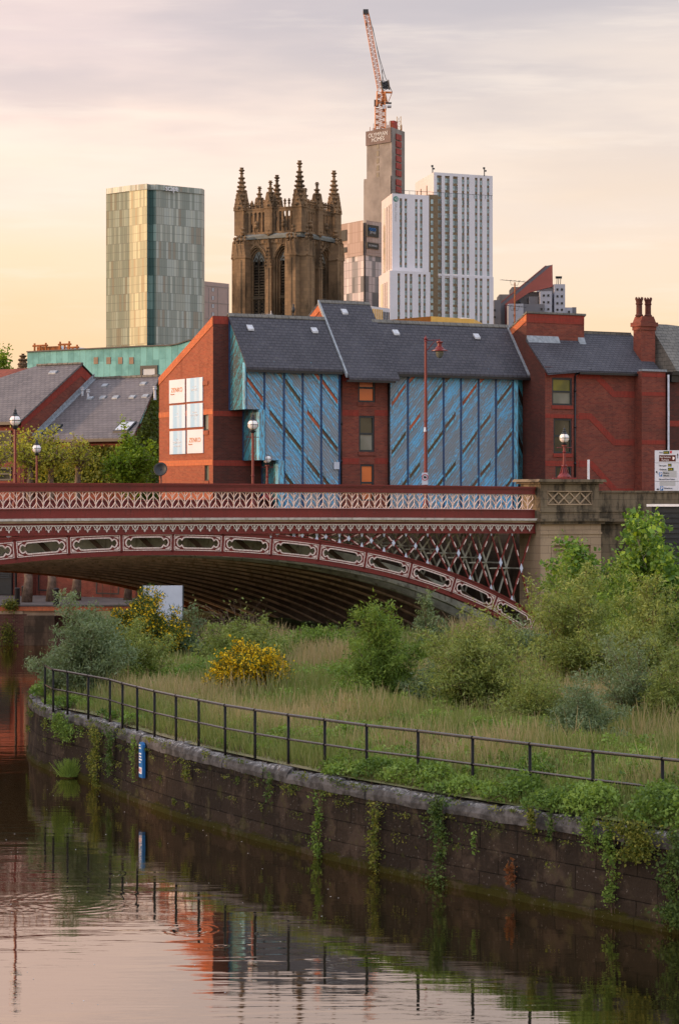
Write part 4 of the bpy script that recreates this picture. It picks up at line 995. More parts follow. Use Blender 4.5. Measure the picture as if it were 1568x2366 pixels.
x0, z0 = fb.onY(*zoneR7(105, 605), yB); m.box(XM0 + .01, XM1 - .02, yB - .014, yB - .001, z0, zE2 - .14)
each(m, 'red_band', M['brick_red'], BL)
def pipe(u, v0, v1, y, parent, name='drainpipe', r=.055):
    x, z0 = fb.onY(u, v0, y); z1 = fb.onY(u, v1, y)[1]; m = MB(); m.tube([(x, y, z1), (x, y, z0)], r, 8)
    for z in np.arange(min(z0, z1) + 1, max(z0, z1), 2.0): m.tube([(x, y, z), (x, y, z + .12)], r * 1.35, 8)
    m.build(name, M['black'], parent, smooth=True)
pipe(899, 858, 1200, yB - .1, BL); pipe(787, 860, 1200, yB - .08, BL, r=.07)
# posters on the lit gable
PO = [((155, 667), (275, 843), 'poster_white', 'ZENKO', 'white poster with orange lettering, top left of the gable group', None),
      ((288, 653), (411, 831), 'poster_blue', '', 'blue and white curtain-striped poster, top right of the gable group', ('• • • • • •', 'DEAL DAY')),
      ((157, 863), (277, 1038), 'poster_blue', '', 'plain pale blue striped poster, middle left of the gable group', ('• • • •', '• • • • • •')),
      ((291, 850), (412, 1029), 'poster_blue', '', 'blue poster with a telephone number, middle right of the gable group', ('Call us on', '0113 247 077', '• • • • •')),
      ((159, 1062), (279, 1237), 'poster_blue', '', 'blue poster with white slogan, bottom left of the gable group', ('Our', '"ZENKO DEAL"', 'Our special offers')),
      ((293, 1052), (415, 1230), 'poster_white', 'ZENKO', 'white poster with orange lettering, bottom right of the gable group', None)]
for (a, b), (c, d), mt, word, lab, small in PO:
    y0, z1 = fb.onX(*zoneR6(a, b), -.04); y1, z0 = fb.onX(*zoneR6(c, d), -.04); z1 = fb.onX(*zoneR6((a + c) / 2, b - 2), -.04)[1]; z0 = fb.onX(*zoneR6((a + c) / 2, d + 2), -.04)[1]
    W_, H_ = abs(y0 - y1), z1 - z0
    wx, wy, wz = fb.w(-.05, max(y0, y1), z0)
    t = empty('poster', (wx, wy, wz), fb.a - R(90), lab, 'poster', 'posters on the brick gable')
    p = MB(); p.box(0, W_, -.012, .03, 0, H_); p.build('board', M[mt], t)
    if word:
        text('lettering', word, H_ * .27, (W_ * .5, -.02, H_ * .47), t, M['orangetext'], align='CENTER', xs=1.25)
        text('small_lettering', 'Properties', H_ * .085, (W_ * .1, -.02, H_ * .36), t, M['orangetext'], xs=1.1)
    else:
        for k, q in enumerate(small): text('lettering', q, H_ * (.10 if k != 1 else .12), (W_ * .5, -.02, H_ * (.60 - .14 * k)), t, M['whitetext'], align='CENTER', xs=1.05)
# satellite dish on a pole at the gable foot
X, Y, Z = px(371, 1084, 124.5)
t = empty('satellite_dish', (X, Y, GZ), 0, 'dark grey round satellite dish beside the lit brick gable', 'satellite dish')
d = MB(); d.xf = Matrix.Translation((0, 0, Z - GZ)) @ Matrix.Rotation(R(-12), 4, 'Z') @ Matrix.Rotation(R(78), 4, 'X')
rr_ = .36; d.lathe([(0.001, -.10), (rr_ * .4, -.085), (rr_ * .75, -.04), (rr_, .02), (rr_, .035), (rr_ * .75, -.02), (rr_ * .4, -.065), (0.001, -.08)], 28); d.build('dish', M['frame'], t, smooth=True)
d = MB(); d.tube([(0.02, .12, 0), (0.02, .12, Z - GZ - .1), (0, .05, Z - GZ)], .03, 8); d.tube([(0, .02, Z - GZ - .35), (.0, -.32, Z - GZ - .42), (0, -.36, Z - GZ - .3)], .014, 6); d.build('mount', M['frame'], t)

# ------------------------------------------------------------------ right-hand brick tower, lean-to and wing
def zoneR4(x, y): return 1116.4 + x * .288, 564.5 + y * .288
BR = fb.empty('brick_wing', 'tall red brick wing with zigzag bands and slate lean-to roof', 'building')
yT = fb.onX(1259, 900, XR)[0]                        # front end of the dark side wall
yU, zU = fb.onX(1216, 723, XR)                       # apex of the upper block on the side wall
yV, zV = fb.onX(1183, 755, XR)
x1216 = XR; xUR, zUR = fb.onY(1349, 729, yU)
print('tower', yT, yU, zU, yV, zV, xUR, zUR)
ztop_ = zU
m = MB(); m.prism([(yU, 0), (yU + 6, 0), (yU + 6, zU - 6 * (zU - zV) / (yV - yU)), (yU, zU)], 'x', XR, xUR); m.build('upper_block', M['brick'], BR)
m = MB(); m.box(XR + .01, xUR - .01, yU - .02, yU - .001, zU - .5, zU - .02); m.build('soldier_course', M['brick_red'], BR)
m = MB(); m.prism([(yU - .08, zU), (yU + 6, zU - 6 * (zU - zV) / (yV - yU)), (yU + 6, zU - 6 * (zU - zV) / (yV - yU) + .08), (yU - .08, zU + .1)], 'x', XR - .06, xUR + .08); m.build('coping_tiles', M['slate_old'], BR)
m = MB(); s_v = (zU - zV) / (yV - yU); m.prism([(yU, zU - .01), (yU + 5.9, zU - 5.9 * s_v), (yU + 5.9, zU - 5.9 * s_v - .35), (yU, zU - .45)], 'x', XR - .03, XR - .001); m.build('verge_band', M['brick_orange'], BR)
# lean-to roof plane: passes through (1214,782) at y=yU-ish and eave (1338..1466, 857)
zRt = fb.onX(1214, 782, XR)[1]; yRt = yU
zRt = fb.onY(1352, 788, yU)[1]
yEa = LY - 1.9; zEa = fb.onY(1400, 857, yEa)[1]
for _ in range(1): pass
slp = (zRt - zEa) / (yU - yEa)
XW1 = fb.onY(1466, 857, yEa)[0]; xKl = fb.onY(1259, 825, yEa)[0]
print('lean', zRt, zEa, slp, yEa, XW1)
ysd = yU + (fb.onX(1259, 825, XR)[1] - zRt) / slp      # where the roof plane meets the corner of the side wall
yK = (fb.onX(1259, 825, XR)[0])
xC0, yC0 = XR, yK                                     # corner at column 1259
xC1 = fb.onY(1334, 900, yEa + .3)[0]; yC1 = yEa + .3
print('corner', xC0, yC0, xC1, yC1)
# roof as a polygonal slab following the splayed front
def zr_(y): return zRt + (y - yU) * slp
xRidge1 = fb.onY(1425, 789, yU + .6)[0]
def slab(poly, th, name, mat, parent):
    m = MB(); top = [(x, y, zr_(y)) for x, y in poly]; bot = [(x, y, zr_(y) - th) for x, y in poly]
    m.face(top); m.face(bot[::-1])
    for i in range(len(poly)): j = (i + 1) % len(poly); m.face([bot[i], bot[j], top[j], top[i]])
    return m.build(name, mat, parent)
xrr = fb.onY(1466, 815, (yU + yEa) / 2)[0]
slab([(XR - .05, yC0 - .35), (xC1 - .1, yEa), (XW1 + .3, yEa), (XW1 + 1.9, yEa), (xRidge1 + 1.0, yU + .6), (xUR, yU + .6), (xUR, yU), (XR - .05, yU)], .12, 'leanto_roof', M['slate'], BR)
m = MB(); m.box(xUR - .1, xRidge1 + .9, yU + .5, yU + .72, zr_(yU + .6) - .08, zr_(yU + .6) + .08); m.build('ridge_tiles', M['slate_old'], BR)
m = MB()
for a, b in ((XR, XR + 2.1), (XR + 3.4, xUR)): m.prism([(yU - .22, zr_(yU - .22) + .012), (yU - .004, zr_(yU) + .012), (yU - .004, zr_(yU) + .2)], 'x', a, b)
each(m, 'lead_flashing', M['lead'], BR)
m = MB(); m.box(xC1 - .1, XW1 + .3, yEa - .09, yEa + .01, zr_(yEa) - .22, zr_(yEa) - .10); m.build('gutter', M['black'], BR)
# side wall (dark), splayed front with windows, main right wall
m = MB(); m.face([(XR, yU, 0), (XR, yC0, 0), (XR, yC0, zr_(yC0) - .1), (XR, yU, zr_(yU))]); m.face([(XR - .004, 0, 0), (XR - .004, yU, 0), (XR - .004, yU, ZR), (XR - .004, 0, ZR)])
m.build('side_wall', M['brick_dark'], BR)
dirx, diry = xC1 - xC0, yC1 - yC0; LS = math.hypot(dirx, diry); spa = math.atan2(diry, dirx)
SPM = Matrix.Translation((xC0, yC0, 0)) @ Matrix.Rotation(spa, 4, 'Z')
class Sub(Fr):
    pass
wx0, wy0, _z = fb.w(xC0, yC0, 0); fs = Fr(wx0, wy0, 29 + math.degrees(spa), GZ)
hs = []
for a, b, c, d in ((550, 711, 1068, 1293), (562, 709, 1395, 1678), (577, 707, 1775, 2100)):
    (x0, z1), (x1, z0) = fs.onY(*zoneR4(a, c), 0), fs.onY(*zoneR4(b, d), 0); hs.append((x0, x1, z0, z1))
SF = fs.empty('splayed_front', None, None); SF.parent = BR; SF.location = (xC0, yC0, 0); SF.rotation_euler = (0, 0, spa)
ztl, ztr = zr_(yC0) - .12, zr_(yC1) - .12
m = MB(); m.wall(0, LS, 0, ztr, 0, hs, .14); m.face([(0, 0, ztr), (LS, 0, ztr), (0, 0, ztl)]); wo = m.build('wall', M['brick'], SF)
for h, g in zip(hs, (('glass_pale', 'glass_olive'), ('glass_dark', 'glass_dark'), ('glass_dark',))): window(SF, *h, 0.0, g[0], (.5,), .10, .12, gls=g)
m = MB()
for h in hs: m.box(h[0] - .04, h[1] + .04, -.05, .02, h[2] - .2, h[2] - .004)
each(m, 'sill', M['brick_red'], SF)
m = MB()
for c, d in ((1360, 1393), (1738, 1780), (1035, 1062)):
    z1 = fs.onY(*zoneR4(600, c), 0)[1]; z0 = fs.onY(*zoneR4(600, d), 0)[1]; m.box(.0, LS, -.016, -.001, z0, z1)
each(m, 'red_band', M['brick_red'], SF)
yM = yEa + .3; xE = fb.onY(1465, 900, yM)[0]; zMt = zr_(yM) - .12
m = MB(); m.wall(xC1, xE, 0, zMt, yM, [], .1); m.build('main_wall', M['brick'], BR)
m = MB()
def band(pts, wv, name='zigzag_band'):
    P = [fb.onY(*zoneR4(a, b), yM) for a, b in pts]; q = MB(); q.ribbon(P, wv, yM - .016, yM - .001); q.build(name, M['brick_red'], BR)
band([(765, 1052), (905, 1055), (1045, 1200), (1212, 1203)], .36)
band([(765, 1378), (855, 1380), (1050, 1588), (1212, 1588)], .36)
band([(765, 1758), (862, 1760), (1060, 1980), (1200, 1985)], .36)
# projecting end bay
yN = yM - .77; xN0 = fb.onY(1482, 900, yN)[0]; xN1 = fb.onY(1537, 900, yN)[0]; zN = fb.onY(1510, 858, yN)[1]
m = MB(); m.prism([(xE - .0, yM), (xN0, yN), (xN1, yN), (xN1, yM + 3), (xE, yM + 3)], 'z', 0, zN); m.build('end_bay', M['brick'], BR)
m = MB(); m.box(xE - .05, xN1 + .05, yN - .06, yN + .3, zN + .002, zN + .12); each(m, 'lead_flashing', M['lead'], BR)
m = MB()
for a, b in ((1185, 1217), (1570, 1605), (1035, 1062)):
    z1 = fb.onY(*zoneR4(1350, a), yN)[1]; z0 = fb.onY(*zoneR4(1350, b), yN)[1]; m.box(xN0 + .01, xN1 - .01, yN - .016, yN - .001, z0, z1)
each(m, 'red_band', M['brick_red'], BR)
pipe(1328, 868, 1200, yC1 + .05 - .12, BR)
x0, zz = fb.onY(1328, 868, yC1 - .07); m = MB(); m.tube([(x0, yC1 - .07, zz), (x0 + .35, yC1 - .1, zz + .3), (x0 + 1.0, yC1 - .2, zr_(yC1) - .2)], .05, 8); m.build('drainpipe', M['black'], BR)
# roof aerial on a mast in front of the verge
mt_ = empty('tv_aerial', (*fb.w(XR + .05, -.6, 0)[:2], GZ + ZR - 1.0), fb.a, 'tall thin mast with two television aerials at the roof verge', 'aerial')
m = MB(); zt_ = fb.onY(1191, 652, -.6)[1] - ZR + 1.0; m.tube([(0, 0, 0), (0, 0, zt_)], .035, 6); m.build('mast', M['rust'], mt_)
for zz, hw, rz in ((zt_ + .1, .9, .2), (zt_ - 1.3, .75, -.5)):
    m = MB(); m.tube([(-hw, 0, zz), (hw, 0, zz - .06)], .015, 5)
    for k in range(7): x = -hw + 2 * hw * k / 6; m.tube([(x, -.14, zz), (x, .14, zz)], .008, 4)
    m.tube([(-.3, 0, zz), (-.25, 0, zz - .25), (.2, 0, zz - .25), (.3, 0, zz)], .012, 4); m.build('antenna', M['black'], mt_)

# ------------------------------------------------------------------ old dark building with chimney at the right edge
fo_ = Fr(*fb.w(xN1 + .15, yN - .1, 0)[:2], 29, GZ)
OB = fo_.empty('old_brick_house', 'old dark brick house with stone slate roof at the right edge', 'building')
zOe = fo_.onY(1552, 862, 0)[1]
m = MB(); m.box(0, 14, 0, 5, 0, zOe); m.build('wall', M['brick_old'], OB)
m = MB(); m.prism([(xx, zz) for xx, zz in ((0, zOe), (0, zOe + 1), (2.9, zOe + 3.1), (2.9, zOe))], 'y', 3.2, 3.6); 
yrd = 2.2; zrd = fo_.onY(1540, 752, yrd)[1]
m2 = MB()
rn = random.Random(5); xs_ = np.linspace(.3, 14, 24)
for a, b in zip(xs_[:-1], xs_[1:]):
    k1_, k2_ = .07 * math.sin(a * 1.3), .07 * math.sin(b * 1.3)
    zl1 = min(zrd, zOe + .5 + (a + 2.4) * 1.6), min(zrd, zOe + .5 + (b + 2.4) * 1.6)
    m2.face([(a, -.35, zOe + .1), (b, -.35, zOe + .1), (b, yrd, zl1[1] + k2_), (a, yrd, zl1[0] + k1_)])
    m2.face([(a, 5, zOe), (b, 5, zOe), (b, yrd, zl1[1] + k2_), (a, yrd, zl1[0] + k1_)])
m2.face([(.3, -.35, zOe + .1), (.3, yrd, zrd), (.3, 5, zOe)])
m2.build('roof', M['slate_old'], OB)
m = MB(); m.box(-.05, 14, -.4, -.02, zOe - .12, zOe + .06); m.box(.02, .5, -.25, -.02, zOe - .5, zOe - .13); m.build('eaves_gutter', M['black'], OB)
m = MB(); m.box(0.0, 14, -.02, -.001, fo_.onY(1552, 985, 0)[1], fo_.onY(1552, 972, 0)[1]); each(m, 'red_band', M['brick_red'], OB)
pp = MB(); pp.tube([(-.1, -.1, 0), (-.1, -.1, zOe - .1)], .06, 8); pp.build('drainpipe', M['offwhite'], OB, smooth=True)
yc = 1.3
xc0, xc1 = fo_.onY(1481, 800, yc)[0], fo_.onY(1513, 800, yc)[0]; zc0, zc1 = fo_.onY(1490, 850, yc)[1], fo_.onY(1490, 739, yc)[1]
dpt = .75
m = MB(); m.box(xc0, xc1, yc, yc + dpt, zc0 - 2.2, zc1 - .55); m.box(xc0 - .05, xc1 + .05, yc - .05, yc + dpt + .05, zc1 - .55, zc1 - .35); m.box(xc0 - .12, xc1 + .12, yc - .12, yc + dpt + .12, zc1 - .35, zc1 - .12)
hw = (xc1 - xc0) / 2; m.prism([(xc0 - .06, zc1 - .12), (xc1 + .06, zc1 - .12), (xc1 - .1, zc1 + .22), (xc0 + .1, zc1 + .22)], 'y', yc, yc + dpt)
co_ = m.build('chimney', M['brick'], OB)
for fx in (.08, .72):
    m = MB(); xx = xc0 + (xc1 - xc0) * fx + .05; m.lathe([(.20, 0), (.235, .08), (.17, .16), (.165, .66), (.20, .70), (.20, .76), (.17, .78), (.20, .92), (.225, .95), (.225, 1.0), (.21, 1.0)], 12, (xx, yc + dpt / 2, zc1 + .2))
    for k in range(8): a = k * math.pi / 4; m.prism([(.19 * math.cos(a) - .04 + xx, zc1 + 1.2), (.19 * math.cos(a) + .04 + xx, zc1 + 1.2), (.19 * math.cos(a) + xx, zc1 + 1.31)], 'y', yc + dpt / 2 + .2 * math.sin(a) - .02, yc + dpt / 2 + .2 * math.sin(a) + .02)
    m.build('chimney_pot', M['brick_dark'], co_, smooth=False)
m = MB(); m.prism([(yc - .5, zc0 - 1.4), (yc + 2, zc0 + .4), (yc + 2, zc0 + .55), (yc - .5, zc0 - 1.25)], 'x', -.35, .12); each(m, 'lead_flashing', M['lead'], OB)
# ------------------------------------------------------------------ low slate-roofed houses on the left
def zoneR5(x, y): return x * .28, 777.7 + y * .28
fh = Fr((188 - CX) / F * 147, 147, -34, GZ)
zA_ = fh.onX(188, 840, 0)[1]
yAf, zAf = fh.onX(50, 968, 0)                        # front end of the right verge
yAb, zAb = fh.onX(218, 874, 0)
slA = (zA_ - zAf) / (-yAf); yEv = yAf - .2; zEv = zA_ - (-yEv) * slA
print('houseA', zA_, yAf, zAf, yAb, zAb, slA)
HA = fh.empty('brick_house', 'brick house with long pale slate roof at the left edge', 'house')
xAl = fh.onY(87, 843.5, 0)[0]; xA0 = xAl - 14
m = MB(); m.prism([(yAf + .25, 0), (7, 0), (7, zA_ - 7 * .62), (0, zA_ - .15), (yAf + .25, zAf - .1)], 'x', xA0, -.05); m.build('wall', M['brick'], HA)
m = MB(); m.prism([(0, zA_ - .12), (yAf, zAf - .05), (yAf, zAf - .5), (0, zA_ - .75)], 'x', -.049, -.02); m.prism([(0, zA_ - .12), (7, zA_ - 7 * .62), (7, zA_ - 7 * .62 - .4), (0, zA_ - .75)], 'x', -.049, -.019); each(m, 'red_band', M['brick_red'], HA)
# roof: the left end is cut back along a hip seen rising to the ridge
m = MB(); yh = yEv
xhl = fh.onY(0, 923, yh * .62)[0]
top = [(xAl, 0, zA_), (0.05, 0, zA_), (0.05, yEv, zEv), (xAl - 9, yEv, zEv), (xAl - 9, yEv * .9, zA_ + yEv * .9 * slA)]
m.face(top); m.face([(p[0], p[1], p[2] - .12) for p in top[::-1]])
for i in range(5): j = (i + 1) % 5; m.face([(top[i][0], top[i][1], top[i][2] - .12), (top[j][0], top[j][1], top[j][2] - .12), top[j], top[i]])
m.face([(0.05, 0, zA_), (xAl, 0, zA_), (xAl, 7.2, zA_ - 7.2 * .62), (.05, 7.2, zA_ - 7.2 * .62)])
m.build('roof', M['slate_l'], HA)
m = MB(); x = xAl
while x < 0: m.box(x, min(x + .4, .05), -.12, .12, zA_ - .04, zA_ + .09 + random.uniform(-.015, .015)); x += .42
m.build('ridge_tiles', M['slate_old'], HA)
m = MB(); m.box(xAl - 9, .02, yEv - .08, yEv + .02, zEv - .2, zEv - .05); m.build('gutter', M['black'], HA)
def vent(fr, parent, u, v, zr, sl, w_=.2, name='roof_vent'):
    y = -2.0
    for _ in range(30): x, z = fr.onY(u, v, y); y = (z - zr) / sl
    q = MB(); q.prism([(y - .2, z - .2 * sl + .0), (y - .2, z - .2 * sl + .08), (y + .0, z + .10), (y + .12, z + .1 * sl)], 'x', x - w_, x + w_); q.build(name, M['lead'], parent)
vent(fh, HA, *zoneR5(445, 292), zA_, slA, .28)
for u0, u1, v0, v1 in ((-60, 26, 996, 1062), (-60, 26, 1080, 1110)):
    (x0, z1), (x1, z0) = fh.onY(u0, v0, yAf + .2), fh.onY(u1, v1, yAf + .2); window(HA, x0, x1, z0, z1, yAf + .17, 'glass_dark', (.5,), .1, .03)
# house B
fB = fh; xB1 = None
yR, zRB = fh.onX(218, 874, 0)                        # ridge starts where it meets house A's gable
HB = fh.empty('brick_house', 'brick house with dark slate roof, skylights and ivy beside the lit gable', 'house')
xBr, _z = fh.onY(366, 867, yR); yBf, zBf = fh.onX(80, 1010, 0); slB = (zRB - zBf) / (yR - yBf); xBe = fh.onY(311, 1010, yBf)[0]
print('houseB', yR, zRB, xBr, yBf, zBf, slB)
def bslab(mb, P, th):
    T = [(x, y, z) for x, y, z in P]; Bt = [(x, y, z - th) for x, y, z in P]; mb.face(T); mb.face(Bt[::-1])
    for i in range(len(P)): j = (i + 1) % len(P); mb.face([Bt[i], Bt[j], T[j], T[i]])
roofB = MB(); bslab(roofB, [(-.045, yBf - .2, zBf - .2 * slB), (xBe, yBf - .2, zBf - .2 * slB), (xBr + .1, yR, zRB), (-.045, yR, zRB)], .12)
bslab(roofB, [(-.045, yR, zRB), (xBr + .1, yR, zRB), (xBr + .1, yR + .3, zRB - .15), (-.045, yR + .3, zRB - .15)], .12)
roofB.build('roof', M['slate_l'], HB)
m = MB(); m.wall(-.04, xBe - .1, 0, zBf - .12, yBf + .2, [], .1); m.face([(xBe - .1, yBf + .2, 0), (xBr - .05, yR, 0), (xBr - .05, yR, zRB - .18), (xBe - .1, yBf + .2, zBf - .12)])
m.face([(xBr - .05, yR, 0), (xBr - .05, yR + .25, 0), (xBr - .05, yR + .25, zRB - .3), (xBr - .05, yR, zRB - .18)]); m.build('wall', M['brick'], HB)
m = MB(); x = 0
while x < xBr: m.box(x, min(x + .4, xBr + .1), yR - .12, yR + .12, zRB - .04, zRB + .09 + random.uniform(-.015, .015)); x += .42
m.build('ridge_tiles', M['slate_old'], HB)
m = MB(); m.box(-.04, xBe, yBf - .3, yBf - .2, zBf - .2 * slB - .2, zBf - .2 * slB - .05); m.build('gutter', M['black'], HB)
m = MB(); m.prism([(yBf - .2, zBf - .2 * slB + .02), (yR, zRB + .02), (yR, zRB + .3), (yBf - .2, zBf - .2 * slB + .3)], 'x', -.02, .02); m.prism([(yBf - .2, zBf - .2 * slB + .01), (yR, zRB + .01), (yR, zRB + .05), (yBf - .2, zBf - .2 * slB + .05)], 'x', .021, .22); each(m, 'lead_flashing', M['lead'], HB)
for x, y in ((872, 400), (1188, 385), (752, 505), (856, 500), (960, 498), (1098, 494), (1205, 488)): vent(fh, HB, *zoneR5(x, y), zRB - yR * slB, slB)
for zx, zy in ((727, 478), (1278, 455), (680, 460)):
    y = 0.0
    for _ in range(30): x, z = fh.onY(*zoneR5(zx, zy + 25), y); y = yR + (z - zRB) / slB
    q = MB(); q.lathe([(.09, -.3), (.07, .3), (.12, .32), (.12, .40), (.08, .42), (.12, .46), (.12, .5), (0, .52)], 10, (x, y, z)); q.build('flue', M['offwhite'], HB)
for (ax, ay), (bx_, by) in (((930, 795), (1128, 712)), ((350, 808), (520, 735))):
    y = 0.0
    for _ in range(30): x0, z0 = fh.onY(*zoneR5(ax, ay), y); y = yR + (z0 - zRB) / slB
    y0 = y
    for _ in range(30): x1, z1 = fh.onY(*zoneR5(bx_, by), y); y = yR + (z1 - zRB) / slB
    y1 = y; q = MB(); q.prism([(y0, z0 - .02), (y1, z1 - .02), (y1, z1 + .12), (y0, z0 + .12)], 'x', x0, x1); so_ = q.build('skylight', M['frame'], HB)
    q = MB(); q.prism([(y0 + .09, z0 + .12 + .09 * slB), (y1 - .09, z1 + .12 - .09 * slB), (y1 - .09, z1 + .14 - .09 * slB), (y0 + .09, z0 + .14 + .09 * slB)], 'x', x0 + .08, x1 - .08); q.build('pane', M['skylight' if ax > 600 else 'glass_pale'], so_)
# lower storey openings seen under the bridge and between the trees
for u0, u1, v0, v1, g in ((88, 118, 1325, 1366, 'glass_dark'), (222, 275, 1330, 1378, 'glass_dark'), (150, 185, 1050, 1090, 'glass_dark'), (258, 284, 1058, 1080, 'skylight')):
    (x0, z1), (x1, z0) = fh.onY(u0, v0, yBf + .2), fh.onY(u1, v1, yBf + .2)
    if x0 > -.04: window(HB, x0, x1, max(z0, .2), z1, yBf + .17, g, (), .08, .03)
    else: window(HA, x0, min(x1, -.1), max(z0, .2), z1, yAf + .2, g, (), .08, .03)
q = MB(); (x0, z1), (x1, z0) = fh.onY(-40, 1300, yAf + .2), fh.onY(29, 1398, yAf + .2); z0 = max(z0, .05); q.box(x0, x1, yAf + .1, yAf + .24, z0, z1)
for k in range(22): zz = z0 + 1.1 + k * .1; 
so_ = q.build('shutter_door', M['frame'], HA); q = MB()
for k in range(24): zz = z0 + 1.0 + k * .11; q.prism([(yAf + .04, zz), (yAf + .1, zz + .07), (yAf + .1, zz)], 'x', x0 + .1, x1 - .1)
q.build('louvre_slats', M['frame'], so_)
pipe_x = fh.onY(38, 1200, yAf + .1)[0]; q = MB(); q.tube([(pipe_x, yAf + .05, 0), (pipe_x, yAf + .05, zEv - .1)], .07, 8); q.build('drainpipe', M['black'], HA)

# ------------------------------------------------------------------ copper-clad block and its roof plant
fc = Fr((63 - CX) / F * 200, 200, -33, GZ)
CB = fc.empty('copper_block', 'long green copper-clad block with small dark windows behind the houses', 'building')
zc0_ = fc.onY(63, 814, 0)[1]; xc1_ = fc.onY(470, 790, 0)[0]; pts = [(0, zc0_)]
for u, v in ((325, 801), (392, 799)): pts.append(fc.onY(u, v, 0))
ptc = pts + [fc.onY(412, 795.5, 0), fc.onY(434, 788, 0), fc.onY(455, 783, 0)]
m = MB(); m.prism([(0, 0)] + ptc + [(ptc[-1][0], 0)], 'y', 0, 14); m.build('cladding', M['copper'], CB)
m = MB()
for a, b in zip(ptc[:-1], ptc[1:]): m.prism([a, b, (b[0], b[1] + .1), (a[0], a[1] + .1)], 'y', -.12, .3)
m.build('roof_edge', M['frame'], CB)
for zx in (793, 897, 994, 1085):
    q = MB(); x, z = fc.onY(*zoneR5(zx, 197), 0); q.box(x - .22, x + .22, -.04, -.001, z - .27, z + .27); q.build('window', M['slot_brown'], CB)
(x0, z1), (x1, z0) = fc.onY(*zoneR5(1160, 240), 0), fc.onY(*zoneR5(1302, 330), 0); window(CB, x0, x1, z0 - 2, z1, -.08, 'skylight', (), .25, .03)
fp = Fr((85 - CX) / F * 212, 212, -33, GZ); RPb = fp.empty('plant_room', 'pinkish flat-topped roof plant room with scaffold frames', 'building')
(x1, z1) = fp.onY(139, 799, 0); m = MB(); m.box(0, x1, 0, 4, 0, z1); m.build('wall', M['rust'], RPb)
m = MB(); (x2, z2) = fp.onY(165, 812, 1); m.prism([(x1, 0), (x2, 0), (x2, z2 - .3), (x1, z1)], 'y', .1, 4); m.build('side_roof', M['offwhite'], RPb)
for u0, u1, vt, vh in ((80, 106, 793, 799), (139, 160, 789, 796), (158, 178, 797, 803)):
    m = MB(); a, zt0 = fp.onY(u0, vt, -.5); b = fp.onY(u1, vt, -.5)[0]; zh_ = fp.onY(u0, vh, -.5)[1]; zb0 = fp.onY(u0, 816, -.5)[1] - 1
    for x in (a, (a + b) / 2, b): m.tube([(x, -.5, zb0), (x, -.5, zt0 if x != (a + b) / 2 else zh_)], .09, 5)
    for z in (zh_, zh_ - .5): m.tube([(a - .2, -.5, z), (b + .2, -.5, z)], .09, 5)
    m.build('scaffold_frame', M['rust'], RPb)
# parking deck railing
fd = Fr((-30 - CX) / F * 190, 190, 0, GZ); DK = fd.empty('railing_fence', 'grey slatted deck railing behind the house at the left edge', 'fence')
x1 = fd.onY(75, 874, 0)[0]; z1, z0 = fd.onY(0, 874, 0)[1], fd.onY(0, 903, 0)[1]; m = MB()
for x in np.arange(0, x1, .22): m.box(x, x + .06, -.03, .03, z0, z1 - .08)
m.build('slats', M['frame'], DK); m = MB(); m.box(0, x1, -.05, .05, z1 - .08, z1); m.box(0, x1, -.05, .05, z0 - .1, z0); m.box(0, x1, 0, 5, 0, z0 - .101); m.build('deck', M['brick_dark'], DK)

# ------------------------------------------------------------------ distant towers
def band_material(name, cells, mull, cw, ch, per_floor_shift=True, rough=0.3, metal=0.0, spec=.5):
    """cladding of upright strips, each strip of a storey its own tone; joints every storey"""
    def fn(t, bs, uv, ob):
        s = t.sep(uv); fl = t.m('FLOOR', t.m('DIVIDE', s[1], ch * 2)); sh = t.m('MULTIPLY', fl, .37) if per_floor_shift else 0.0
        xx = t.m('ADD', t.m('DIVIDE', s[0], cw), sh); xi = t.m('FLOOR', xx); fx = t.m('FRACT', xx)
        r = t.new('ShaderNodeTexWhiteNoise', {0: t.comb(xi, fl, 2.0)}).outputs[0]
        c = t.ramp(r, cells, 'CONSTANT')
        fy = t.m('FRACT', t.m('DIVIDE', s[1], ch))
        ln = t.m('MAXIMUM', t.m('MULTIPLY', t.sm(fx, .84, .9), .75), t.sm(fy, .93, .955))
        t.put(bs.inputs['Base Color'], t.mix(t.m('MULTIPLY', ln, .7), c, mull))
        t.put(bs.inputs['Roughness'], t.m('ADD', rough, t.m('MULTIPLY', r, .12)))
    return material(name, fn, rough, spec, metal)
cells_g = [(0, (0.20, 0.235, 0.205)), (.22, (0.29, 0.315, 0.27)), (.42, (0.24, 0.225, 0.175)), (.58, (0.34, 0.38, 0.34)), (.76, (0.25, 0.28, 0.24)), (.9, (0.39, 0.42, 0.36))]
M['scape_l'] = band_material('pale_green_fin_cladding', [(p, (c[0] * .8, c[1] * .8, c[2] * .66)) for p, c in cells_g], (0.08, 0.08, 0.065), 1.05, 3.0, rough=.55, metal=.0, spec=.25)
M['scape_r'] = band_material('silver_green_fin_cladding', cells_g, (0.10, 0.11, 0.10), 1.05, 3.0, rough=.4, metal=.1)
M['scape_gold'] = band_material('gold_reflection_fin_cladding', [(p, (min(1, c[0] * 1.25), c[1] * 1.1, c[2] * .8)) for p, c in cells_g], (0.16, 0.13, 0.08), 1.05, 3.0, rough=.45, metal=.1)  # same fins, warmer and brighter: gold sky reflection put into the colour
M['scape_glass'] = band_material('dark_teal_curtain_wall', [(0, (0.06, 0.12, 0.11)), (.5, (0.09, 0.165, 0.15)), (.8, (0.19, 0.30, 0.27))], (0.015, 0.03, 0.03), 1.9, 3.0, False, rough=.15)
YS = 850
def PZ(u, v, Y): p = px(u, v, Y); return p[0], p[1], p[2] - GZ
